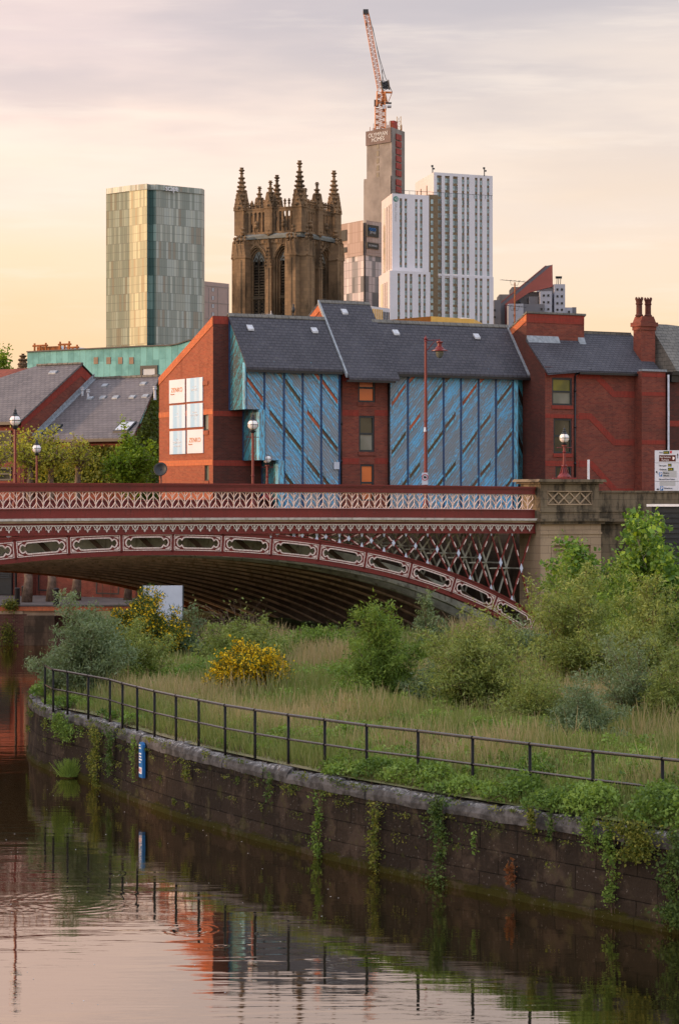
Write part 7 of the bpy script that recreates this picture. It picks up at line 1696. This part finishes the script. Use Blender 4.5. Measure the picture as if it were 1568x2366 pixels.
def grow(h, r, stems, subs, wob=.12, lean=None, start=.15, upward=.55, sub_len=.34, sprays=4):
    """branch skeleton: list of (polyline, thick, thin); twig sample points with the id of their branch"""
    L = []; tips = []; cid = []
    for k in range(stems):
        a = 2 * math.pi * (k + rng.random() * .8) / stems; fr_ = rng.random() ** .7; rad = r * fr_; hh = h * (.38 + .72 * rng.random() ** 1.3) * (1 - .40 * fr_ ** 2)
        end = np.array([math.cos(a) * rad, math.sin(a) * rad, hh]); n = 6; pts = []; wv = rng.normal(size=3) * wob * h * .35
        for i in range(n + 1):
            f = i / n; pts.append(end * np.array([f ** 1.25, f ** 1.25, f ** .8]) + wv * math.sin(f * 3.0) + rng.normal(size=3) * .02 * h)
        L.append((pts, .012 * h * .5, .004))
        for j in range(subs):
            f = start + (1 - start) * (j + rng.random()) / subs; i = min(int(f * n), n - 1); b = pts[i] + (pts[i + 1] - pts[i]) * (f * n - i)
            d = rng.normal(size=3) + .6 * end / (np.linalg.norm(end) + .01); d[2] = abs(d[2]) * upward + .2; d /= np.linalg.norm(d); ln = sub_len * r * (1.35 - .6 * f) * (.5 + .9 * rng.random())
            q = [b, b + d * ln * .5 + rng.normal(size=3) * .04 * ln, b + d * ln + np.array([0, 0, -.10 * ln])]; L.append((q, .006 * h * .4, .002))
            for sp_ in range(sprays):
                g = .25 + .75 * rng.random(); c0 = q[0] + (q[2] - q[0]) * g; dd = d + rng.normal(size=3) * .55; dd[2] += .35; dd /= np.linalg.norm(dd); l2 = ln * (.28 + .3 * rng.random())
                for t in (0, .2, .4, .6, .8, 1.0): tips.append(c0 + dd * l2 * t); cid.append((k * subs + j) * sprays + sp_)
    return L, np.array(tips), np.array(cid)
def stems_mesh(name, L, mat, parent, sides=4):
    m = MB()
    for pts, r0, r1 in L: m.tube([tuple(p) for p in pts], list(np.linspace(r0, r1, len(pts))), sides, cap=False)
    return m.build(name, M[mat], parent)
def shrub(name, label, cat, u, vb, vt, hw_u, mat, nleaf=7000, leaf=.09, stems=9, subs=12, spread=.16, aspect=.4, droop=.2, group=None, twig='twig', flower=None, base_z=None, Y=None, depth=1.0, start=.2, upward=.55, sub_len=.34, normal_up=.35):
    zb_ = 1.98 if base_z is None else base_z
    if Y is None: Y = (HC - zb_) * F / (vb - HV)
    X = (u - CX) / F * Y; h = HC - (vt - HV) / F * Y - zb_; r = hw_u / F * Y
    if base_z is None: zb_ = float(gz(X, Y)) - .03
    t = empty(name, (X, Y, zb_), 0, label, cat, group); L, T, cid = grow(h, r, stems, subs, start=start, upward=upward, sub_len=sub_len)
    f = 1.0 * h / max(np.percentile(T[:, 2], 99.3), .1); T[:, 2] *= f; L = [([p * np.array([1, 1, f]) for p in pts], a, b) for pts, a, b in L]
    stems_mesh('stem', L, twig, t)
    idx = rng.integers(0, len(T), nleaf); P = T[idx] + rng.normal(size=(nleaf, 3)) * spread * .42 * np.array([1, 1, .9]); P[:, 2] = np.abs(P[:, 2])
    ct = rng.random(cid.max() + 1); tone = .45 * ct[cid[idx]] + .55 * rng.random(nleaf)
    leaf_mesh('foliage', P, leaf, mat, t, aspect, droop, tone, normal_up=normal_up)
    if flower:
        nf_, fm, fs_, top = flower; d = P - np.array([0, 0, h * .35]); key = np.linalg.norm(d / np.array([r, r, h * .65]), axis=1); cand = np.argsort(-key)[:int(nleaf * top)]; pick = rng.choice(cand, nf_)
        leaf_mesh('flowers', P[pick] + rng.normal(size=(nf_, 3)) * .035, fs_, fm, t, .8, 0)
    return t
G_SH = 'shrubs on the overgrown river bank'
shrub('willow_shrub', 'large grey-green willow shrub above the left end of the railing', 'shrub', 200, 1610, 1366, 108, 'lf_willow', 24000, .10, 20, 17, .22, .32, group=G_SH, start=.05)
shrub('willow_shrub', 'low loose grey-green sprays hanging past the railing end', 'shrub', 135, 1600, 1480, 72, 'lf_willow', 6000, .09, 12, 11, .22, .32, group=G_SH, start=.0)
shrub('willow_shrub', 'mid green willow shrub right of the grey-green one below the broom', 'shrub', 312, 1590, 1440, 95, 'lf_olive', 14000, .09, 16, 14, .2, .34, group=G_SH, start=.0)
shrub('broom_bush', 'dark green broom bush flecked with yellow flowers before the white board', 'bush', 330, 1545, 1374, 108, 'lf_dark', 32000, .13, 34, 13, .2, .18, group='flowering broom bushes', flower=(6500, 'lf_yellow', .075, .5), Y=86, upward=1.6, droop=-.9, start=.1)
shrub('broom_bush', 'round bright yellow flowering broom bush in the middle of the grass', 'bush', 575, 1622, 1508, 92, 'lf_dark', 15000, .10, 34, 14, .22, .2, group='flowering broom bushes', flower=(14000, 'lf_yellow', .065, .85), upward=1.6, droop=-.9, start=.15)
shrub('buddleia_shrub', 'pale blue-green shrub between the white board and bare stems', 'shrub', 440, 1540, 1398, 55, 'lf_willow', 8000, .11, 12, 11, .2, .34, group=G_SH, Y=87)
shrub('leafy_shrub', 'yellow-green leafy shrub below the dark arch left of centre', 'shrub', 560, 1575, 1440, 130, 'lf_olive', 17000, .11, 22, 13, .2, .36, group=G_SH, Y=84, start=.0)
shrub('leafy_shrub', 'low mid green shrub at the foot of the arch shadow, centre', 'shrub', 715, 1570, 1458, 115, 'lf_green', 13000, .10, 20, 12, .22, .42, group=G_SH, Y=87, start=.0)
shrub('willow_shrub', 'fresh green willow bush standing alone at the centre right', 'shrub', 878, 1635, 1400, 112, 'lf_green', 24000, .105, 22, 17, .2, .26, group=G_SH, start=.12)
shrub('buddleia_shrub', 'thin tall pale shrub poking up between the centre willow and the arch end', 'shrub', 985, 1560, 1385, 45, 'lf_willow', 3200, .11, 6, 9, .2, .32, group=G_SH, Y=80)
shrub('willow_shrub', 'broad olive-green shrub under the right end of the arch', 'shrub', 1100, 1665, 1425, 160, 'lf_olive', 25000, .10, 26, 19, .22, .28, group=G_SH, start=.08)
shrub('willow_shrub', 'tall olive shrub in front of the stone pier', 'shrub', 1335, 1650, 1330, 128, 'lf_olive', 27000, .105, 26, 19, .22, .30, group=G_SH, Y=75, start=.05)
shrub('willow_shrub', 'wide pale green shrub at the right edge below the fig', 'shrub', 1495, 1640, 1338, 150, 'lf_olive', 26000, .105, 26, 19, .22, .32, group=G_SH, Y=72, start=.05)
shrub('willow_shrub', 'low green shrub filling the gap between the pier shrub and the right-edge shrub', 'shrub', 1400, 1640, 1400, 130, 'lf_green', 17000, .11, 18, 14, .22, .34, group=G_SH, Y=80, start=.0)
shrub('willow_shrub', 'rounded olive shrub just right of the arch foot behind the broad one', 'shrub', 1215, 1600, 1440, 105, 'lf_willow', 12000, .11, 18, 14, .22, .34, group=G_SH, Y=82, start=.0)
shrub('leafy_shrub', 'low green tangle at the left foot of the broad olive shrub', 'shrub', 1000, 1640, 1530, 90, 'lf_willow', 9000, .085, 14, 12, .2, .36, group=G_SH, start=.0)
shrub('willow_shrub', 'small blue-green shrub close behind the railing at right', 'shrub', 1345, 1740, 1565, 88, 'lf_willow', 13000, .075, 15, 14, .2, .34, group=G_SH, start=.1)
shrub('willow_shrub', 'small green sprig shrub at the far right edge behind the railing', 'shrub', 1545, 1700, 1490, 70, 'lf_olive', 8000, .09, 12, 12, .2, .3, group=G_SH)
shrub('leafy_shrub', 'small yellow-green seedling bush before the centre willow', 'shrub', 820, 1660, 1590, 50, 'lf_green', 3500, .075, 9, 10, .2, .36, group=G_SH, start=.0)
shrub('willow_shrub', 'straggly olive shrub low in front of the tall pier shrub', 'shrub', 1235, 1690, 1480, 110, 'lf_olive', 11000, .085, 17, 16, .22, .28, group=G_SH, start=.0)
shrub('willow_shrub', 'straggly grey-green shrub low before the wide right-edge shrub', 'shrub', 1460, 1690, 1470, 110, 'lf_willow', 10000, .085, 17, 16, .22, .28, group=G_SH, start=.05)
shrub('willow_shrub', 'upright yellow-green willow spray beside the carved pier face', 'shrub', 1310, 1600, 1290, 70, 'lf_green', 6500, .11, 10, 13, .22, .28, group=G_SH, Y=83)
shrub('willow_shrub', 'upright olive sprays behind the low gap at far right', 'shrub', 1430, 1600, 1320, 100, 'lf_green', 12000, .11, 14, 13, .22, .28, group=G_SH, Y=83)
shrub('fig_tree', 'large bright green fig tree with pale stems before the stone wall at right', 'tree', 1500, 1500, 1190, 185, 'lf_fig', 15000, .17, 22, 12, .35, .75, .1, group=None, twig='twig_pale', Y=88, start=.35, upward=.9, normal_up=1.2, sub_len=.3)
shrub('fig_tree', 'darker spreading fig branches left of the large fig tree', 'tree', 1345, 1500, 1262, 100, 'lf_fig', 5500, .16, 12, 10, .3, .7, .1, twig='twig_pale', Y=90, start=.35, normal_up=1.2)
# bare stems under the arch
X, Y, _ = px(545, 1500, 88); t = empty('bare_shrub', (X, Y, 1.95), 0, 'leafless brown twiggy shrub against the dark arch', 'shrub'); L, T, _c = grow(2.5, 1.9, 20, 7, .3, sub_len=.6); stems_mesh('stem', [(p, .014, .005) for p, a, b in L], 'twig', t)
leaf_mesh('foliage', T[rng.integers(0, len(T), 350)] + rng.normal(size=(350, 3)) * .06, .09, 'lf_olive', t)
# ground cover: tall grass, brambles
def patchf(x, y): return .5 + .34 * np.sin(x * .55 + y * .23 + 1.0) + .28 * np.sin(y * .62 - x * .31) + .15 * np.sin(x * 1.7 + 2) * np.sin(y * 1.3)
def grass():
    n = 360000; y = 38 + 62 * rng.random(n) ** 1.05; x = xw(y) + .55 + (rng.random(n) ** 1.0) * np.clip(y * .19 + 3 - xw(y), 4, 40)
    keep = (x < y * .19 + 3); x, y = x[keep], y[keep]; n = len(x)
    pf = patchf(x, y) + rng.normal(size=n) * .22; d = x - xw(y)
    tan = np.clip((pf - .44) * 1.6, 0, 1) * np.clip((d - 1.2) / 1.5, 0, 1)
    h = (.15 + .42 * rng.random(n) ** 1.5) * (1 + .75 * tan) * (.7 + .6 * patchf(x * 2.3 + 5, y * 1.9)) * np.clip(.35 + d / 2.5, .35, 1); w = .007 + .007 * rng.random(n) + (y - 40) * .00020
    a = rng.random(n) * 2 * math.pi; ln = rng.normal(size=(n, 2)) * .22 * h[:, None]; z = gz(x, y)
    V = np.empty((n, 4, 3)); dx, dy = np.cos(a) * w, np.sin(a) * w * .3
    V[:, 0] = np.stack([x - dx, y - dy, z], 1); V[:, 1] = np.stack([x + dx, y + dy, z], 1)
    V[:, 2] = np.stack([x + dx * .25 + ln[:, 0], y + dy * .25 + ln[:, 1], z + h], 1); V[:, 3] = np.stack([x - dx * .25 + ln[:, 0], y - dy * .25 + ln[:, 1], z + h], 1)
    me = bpy.data.meshes.new('long_grass'); me.vertices.add(n * 4); me.vertices.foreach_set('co', V.ravel()); me.loops.add(n * 4); me.loops.foreach_set('vertex_index', np.arange(n * 4))
    me.polygons.add(n); me.polygons.foreach_set('loop_start', np.arange(n) * 4); me.polygons.foreach_set('loop_total', np.full(n, 4)); me.update(calc_edges=True)
    at = me.attributes.new('tone', 'FLOAT', 'FACE'); at.data.foreach_set('value', np.clip(.05 + .45 * rng.random(n) + .5 * tan, 0, 1).astype(np.float32))
    me.materials.append(M['grass']); o = bpy.data.objects.new('long_grass', me); C.objects.link(o)
    tag(o, 'long green and straw-coloured grass covering the river bank', 'grass', kind='stuff')
grass()
def brambles():
    P, tn = [], []
    def mound(cx, cy, r, h, n, tb):
        a = rng.random(n) * 2 * math.pi; q = np.sqrt(rng.random(n)); k = rng.random(n) ** .35
        x = cx + np.cos(a) * q * r; y = cy + np.sin(a) * q * r; zz = gz(x, y) + h * np.sqrt(np.clip(1 - q ** 2, 0, 1)) * k + .03
        P.append(np.stack([x, y, zz], 1)); tn.append(np.clip(tb + .3 * rng.normal(size=n) * .6 + .25 * k, 0, 1))
    for i in range(len(bank)):                          # along the top of the wall, thicker to the right
        b = bank[i]
        if not 37 < b[1] < 79: continue
        near = float(np.clip((60 - b[1]) / 14, 0, 1)); left = b[1] > 64
        for _ in range(5 if near > .2 else (4 if left else 2)):
            if rng.random() < .35 + .6 * near + .3 * left:
                d = rng.uniform(.35, 2.8); r = rng.uniform(.18, .5) * (1 + .3 * near); hk = rng.uniform(.5, 1.0) * (.55 + .75 * near + .2 * left)
                mound(b[0] + bn[i][0] * d, b[1] + bn[i][1] * d, r, r * hk, int(520 * (r / .4) ** 2), rng.uniform(.05, .7))
    for _ in range(170): y = rng.uniform(41, 62); mound(xw(y) + rng.uniform(1.8, 7.0), y, rng.uniform(.35, .8), rng.uniform(.25, .6), 560, rng.uniform(.3, .9))
    for _ in range(90): y = rng.uniform(76, 98); mound(xw(y) + rng.uniform(1, 13), y, rng.uniform(.5, 1.3), rng.uniform(.4, 1.0), 620, rng.uniform(.2, .8))
    for _ in range(230): y = rng.uniform(50, 80); mound(xw(y) + rng.uniform(1.5, 12), y, rng.uniform(.2, .55), rng.uniform(.25, .6), 200, rng.uniform(.2, .8))
    P = np.concatenate(P); tn = np.concatenate(tn)
    o = leaf_mesh('brambles', P, .075, 'lf_bramble', None, .62, .1, tn, normal_up=1.2); tag(o, 'low bramble and nettle growth along the top of the river wall', 'brambles', kind='stuff')
brambles()
# plants rooted in the river wall, each a thing
def trail(u, v0, v1, w_u, n, label, mat='lf_bramble', leaf=.06, name='climbing_plant', rim=True, group='creepers hanging down the river wall'):
    i = int(np.argmin(np.abs((bank[:, 0] / bank[:, 1]) - (u - CX) / F) + (bank[:, 1] > 80) * 9)); b, nn_, tt = bank[i], bn[i], tg[i]; Y = b[1]
    z0, z1 = HC - (v0 - HV) / F * Y, HC - (v1 - HV) / F * Y; z0 = min(z0, WT + .1); t = empty(name, (b[0], b[1], 0), 0, label, 'creeper', group); r = w_u / F * Y
    zz = z1 + (z0 - z1) * rng.random(n) ** .8; cl = np.sin(zz * 5 + u) * .3 * r; cc = rng.uniform(z1, z0, 9); zz = np.where(rng.random(n) < .6, cc[rng.integers(0, 9, n)] + rng.normal(size=n) * .09, zz).clip(z1 - .05, z0 + .08); cl = np.sin(zz * 5 + u) * .35 * r + np.sin(zz * 13 + u) * .15 * r
    s = rng.normal(size=n) * r * (.35 + .75 * (np.sin(zz * 7 + u * 2) * .5 + .5)) * (.4 + .9 * rng.random(n)) + cl
    off = -.03 - np.abs(rng.normal(size=n)) * .06
    P = np.stack([tt[0] * s + nn_[0] * off, tt[1] * s + nn_[1] * off, zz], 1); m = MB()
    for k in range(4): q = rng.normal() * r * .3; m.tube([(tt[0] * (q + .04 * math.sin(j * 1.3 + k)) - nn_[0] * .03, tt[1] * (q + .04 * math.sin(j * 1.3 + k)) - nn_[1] * .03, z0 + (z1 - z0) * j / 7) for j in range(8)], .006, 3)
    m.build('stem', M['twig'], t); leaf_mesh('foliage', P, leaf, mat, t, .6, .3, normal_up=.3)
for i, q in enumerate(((150, 1650, 1705, 46, 1500, 'leafy clump spilling over the wall top at its left end'), (225, 1680, 1820, 38, 1500, 'wide leafy creeper covering the wall at left of the blue notice'), (262, 1690, 1790, 22, 700, 'creeper hanging just left of the blue notice'), (310, 1700, 1800, 8, 260, 'thin creeper touching the blue notice'),
                       (430, 1770, 1800, 10, 160, 'small tuft growing on the wall right of the blue notice'), (620, 1790, 1850, 10, 160, 'thin short creeper high on the wall before the middle'), (728, 1830, 1985, 16, 620, 'narrow long creeper reaching the water left of centre'), (885, 1855, 2010, 18, 700, 'pale narrow creeper at the centre of the wall'),
                       (1012, 1850, 2050, 24, 1500, 'densest dark creeper from the coping to the waterline'), (1095, 1930, 1960, 7, 90, 'tiny bright tuft alone on the wall face'), (1222, 1875, 1905, 14, 300, 'small green cushion on the coping right of centre'), (1285, 1890, 1930, 8, 120, 'short wispy growth under the coping at right'),
                       (1395, 1900, 2110, 20, 1000, 'long creeper near the right edge reaching the water'), (1480, 1890, 1990, 60, 2600, 'wide mass of leaves spilling over the wall at right'), (1555, 1860, 2150, 34, 2600, 'thick creeper along the right edge of the picture'), (1350, 1880, 1960, 22, 500, 'loose pale leaves low over the wall near the right'))): trail(*q, mat='lf_ivy' if i % 3 == 1 else ('lf_dark' if i % 3 == 2 else 'lf_bramble'))
trail(1205, 1995, 2040, 8, 120, 'dry orange grass tuft hanging on the wall face', 'lf_rust', .09, 'grass_tuft', group=None)
# small growth in the joints of the wall, and dead stems and leaves lying over the coping
def joint_growth():
    P = []; tn = []
    for i in range(2, len(bank) - 2):
        b = bank[i]
        if not 38 < b[1] < 76: continue
        for z in (.44, .90, 1.36, 1.5, 1.74):
            pk = {.44: .10, .90: .28, 1.36: .5, 1.5: .45, 1.74: .75}[z]
            if rng.random() < pk:
                n = int(rng.uniform(15, 70)); s = rng.normal(size=n) * rng.uniform(.05, .22) + rng.uniform(-.25, .25); zz = z - np.abs(rng.normal(size=n)) * rng.uniform(.03, .12) + (.06 if z > 1.7 else 0)
                o = -.02 - np.abs(rng.normal(size=n)) * .03 + (.1 if z > 1.7 else .06)
                P.append(np.stack([b[0] + tg[i][0] * s + bn[i][0] * o, b[1] + tg[i][1] * s + bn[i][1] * o, zz], 1)); tn.append(np.clip(rng.random() * .7 + .25 * rng.normal(size=n), 0, 1))
    P = np.concatenate(P); o = leaf_mesh('wall_growth', P, .045, 'lf_ivy', None, .6, .4, np.concatenate(tn), normal_up=.4); tag(o, 'moss, weeds and trailing bits growing in the joints of the river wall', 'weeds', kind='stuff')
joint_growth()
def dead_stems():
    m = MB(); rr = random.Random(8)
    for i in range(4, len(bank) - 4):
        if not 38 < bank[i][1] < 76: continue
        for _ in range(3):
            d = rr.uniform(.1, .9); x, y = bank[i][0] + bn[i][0] * d, bank[i][1] + bn[i][1] * d; a = rr.uniform(-1, 1); l = rr.uniform(.2, .6); ox, oy = tg[i][0] * a * l - bn[i][0] * .3 * l, tg[i][1] * a * l - bn[i][1] * .3 * l
            zt_ = WT + .05; m.tube([(x, y, zt_), (x + ox * .5, y + oy * .5, zt_ + rr.uniform(.05, .25)), (x + ox, y + oy, zt_ - rr.uniform(-.1, .3))], .006, 3, cap=False)
    tag(m.build('dead_stems', M['twig']), 'brown dead stems lying over the coping of the river wall', 'stems', kind='stuff')
dead_stems()
# clump of sedge at the waterline
X, Y, _ = on_z(150, 1800, .0); t = empty('sedge_clump', (X + .1, Y + .15, .05), 0, 'bright green sedge clump at the foot of the wall, left', 'sedge'); n = 900; a = rng.random(n) * 6.283; P = np.stack([np.cos(a) * .12, np.sin(a) * .12, np.zeros(n)], 1)
m = MB(); tn = []
for k in range(700): a = rng.random() * 6.283; l = .08 + .45 * rng.random() ** 1.8; o = rng.uniform(.02, .42); x0 = rng.normal() * .1; y0 = rng.normal() * .08; m.face([(x0 - .008, y0, 0), (x0 + .008, y0, 0), (x0 + math.cos(a) * o * .9 + .004, y0 + math.sin(a) * o * .5, l), (x0 + math.cos(a) * o * .9 - .004, y0 + math.sin(a) * o * .5, l)]); tn.append(rng.random())
m.build('foliage', M['lf_green'], t, tone=np.array(tn, np.float32))
# street trees on the quay (pollarded planes)
def street_tree(u, vb, vt, hw, Y, label, mat, nl, leaf=.16, lean=0., dense=.12, name='street_tree', trunk_r=.25, split=1085, group='trees on the far quay'):
    X = (u - CX) / F * Y; zb_ = 2.2; t = empty(name, (X, Y, zb_), 0, label, 'tree', group); zs = HC - (split - HV) / F * Y - zb_; zt = HC - (vt - HV) / F * Y - zb_; r = hw / F * Y
    m = MB(); pts = [(lean * k / 6 * zs + .06 * math.sin(k * 2.1), .04 * math.sin(k * 1.4), zs * k / 6) for k in range(7)]; m.tube(pts, [trunk_r * (1.25 if k == 0 else 1.0 - .06 * k) * (1 + .06 * math.sin(k * 3)) for k in range(7)], 12); m.lathe([(0, -.2), (trunk_r * .8, -.05), (trunk_r * .85, .15), (0, .4)], 10, pts[-1]); m.build('trunk', M['bark'], t, smooth=True)
    L, T, cid = grow(zt - zs, r, 16, 9, .16, start=.1, upward=.8, sub_len=.45, sprays=3); top = np.array(pts[-1]); L = [([p + top for p in q], .035, .008) for q, a, b in L]; stems_mesh('branches', L, 'bark', t)
    idx = rng.integers(0, len(T), nl); P = T[idx] + top + rng.normal(size=(nl, 3)) * dense * r; k = rng.random(nl) < .25; P[k, 2] -= rng.random(k.sum()) * 1.2
    tone = .6 * rng.random(cid.max() + 1)[cid[idx]] + .4 * rng.random(nl); leaf_mesh('crown', P, leaf, mat, t, .6, .1, tone)
street_tree(62, 1395, 998, 62, 134, 'leaning pollarded plane tree behind the second lamp from left', 'lf_spring', 2300, .15, .03)
street_tree(118, 1395, 1010, 55, 135, 'pollarded plane tree between the leftmost tree and the one in the middle', 'lf_spring', 2100, .15, .0)
street_tree(175, 1395, 1012, 48, 136.5, 'sparse pollarded plane tree in the middle of the row', 'lf_spring', 1100, .15, .02)
street_tree(295, 1395, 1008, 62, 137, 'dense bright green tree left of the lit gable', 'lf_lime', 8500, .17, .0, .10, trunk_r=.2, split=1120)
street_tree(-28, 1395, 1030, 62, 133, 'yellow-green tree cut by the left edge behind the first lamp', 'lf_spring', 1500, .15, .0)
# background tree at the left edge, and a hedge mass beyond the deck railing
X, Y, Z = px(-12, 900, 225); t = empty('background_tree', (X, Y, 2.2), 0, 'round sunlit tree far behind at the left edge', 'tree'); m = MB(); m.tube([(0, 0, 0), (0, 0, Z - 1)], [.35, .2], 8); m.build('trunk', M['bark'], t)
L, T, cid = grow(4.6, 2.0, 12, 12, .15, start=.0); n = 5000; idx = rng.integers(0, len(T), n); leaf_mesh('crown', T[idx] + rng.normal(size=(n, 3)) * .3 + np.array([0, 0, Z - 2.2 - .6]), .24, 'lf_lime', t, .7)
# ivy on the house wall and the gable end
def ivy(name, label, fr, parent_xy, quads, n, mat='lf_ivy', leaf=.17):
    t = fr.empty(name, label, 'ivy', 'ivy on the left houses'); P = []
    for (axis, pos, u0, v0, u1, v1, wgt) in quads:
        k = int(n * wgt); U = rng.uniform(u0, u1, k); V = v0 + (v1 - v0) * rng.random(k) ** .8
        for a, b in zip(U, V):
            if axis == 'y': x, z = fr.onY(a, b, pos); P.append((x, pos - abs(rng.normal()) * .14, z))
            else: y, z = fr.onX(a, b, pos); P.append((pos + abs(rng.normal()) * .14, y, z))
    P = np.array(P); P = P[P[:, 2] > .1]; leaf_mesh('foliage', P, leaf, mat, t, .8, .4, .35 + .5 * rng.random(len(P)) * 1.0, normal_up=.2)
    m = MB()
    for k in range(8): q = P[rng.integers(0, len(P))]; m.tube([(q[0], q[1] + .1, 0), (q[0] + .2, q[1] + .1, q[2])], .02, 4)
    m.build('stem', M['twig'], t)
yw = yBf + .2
ivy('ivy', 'ivy covering the front wall of the dark-roofed house behind the trees', fh, None, [('y', yw - .05, 150, 1048, 318, 1125, .5), ('y', yw - .05, 110, 1035, 320, 1130, .3), ('y', yw - .05, 175, 1030, 300, 1060, .12), ('y', yw - .05, 60, 1060, 150, 1130, .15)], 12000)
def gable_ivy():
    t = fh.empty('ivy', 'dark ivy climbing the gable end beside the lit brick wall', 'ivy', 'ivy on the left houses'); P = []; n = 11000; x = xBr - .03
    for _ in range(n):
        f = rng.random(); y = yBf + .2 + (yR - yBf - .2) * f; x = xBe - .1 + (xBr - .05 - xBe + .1) * f; zt_ = zBf + (y - yBf) * slB - .3; z = zt_ * (.2 + .8 * rng.random()); P.append((x + abs(rng.normal()) * .10, y - abs(rng.normal()) * .04, z))
    leaf_mesh('foliage', np.array(P), .17, 'lf_ivy', t, .8, .4, .1 + .4 * rng.random(n), normal_up=.2); m = MB(); m.tube([(x + .03, yBf + 1, 0), (x + .03, yBf + 2, 3)], .03, 4); m.build('stem', M['twig'], t)
gable_ivy()
for i, (u, v, Y, r) in enumerate(((24, 1398, 129.9, .35), (18, 1470, 129.9, .42))):
    X = (u - CX) / F * 130.9; z = HC - (v - HV) / F * 130.9; t = empty('wall_plant', (X, 130.85, z), 0, ('round green plant growing from the top of the quay wall', 'hanging yellow-green plant low on the quay wall')[i], 'plant', 'plants on the quay wall'); n = 900
    P = rng.normal(size=(n, 3)) * np.array([r * .5, .12, r * (.45, 1.0)[i]]); P[:, 1] = -np.abs(P[:, 1]); leaf_mesh('foliage', P, .09, 'lf_ivy', t, .7)
    m = MB(); m.tube([(0, .05, 0), (0, -.1, .1)], .02, 4); m.build('stem', M['twig'], t)
# foam flecks and fallen petals floating on the river
n = 130; y = 36 + 40 * rng.random(n) ** 1.3; x = np.minimum(xw(y) - .4, 0) - rng.random(n) * 9; keep = np.abs(x / y) < .15; x, y = x[keep], y[keep]; m = MB()
for a, b in zip(x, y): s = rng.uniform(.004, .011); m.prism([(a - s, b), (a, b - s), (a + s * 1.5, b), (a, b + s)], 'z', -.002, .006)
tag(m.build('floating_flecks', M['offwhite']), 'tiny pale flecks of foam drifting on the dark river', 'flecks', kind='stuff')
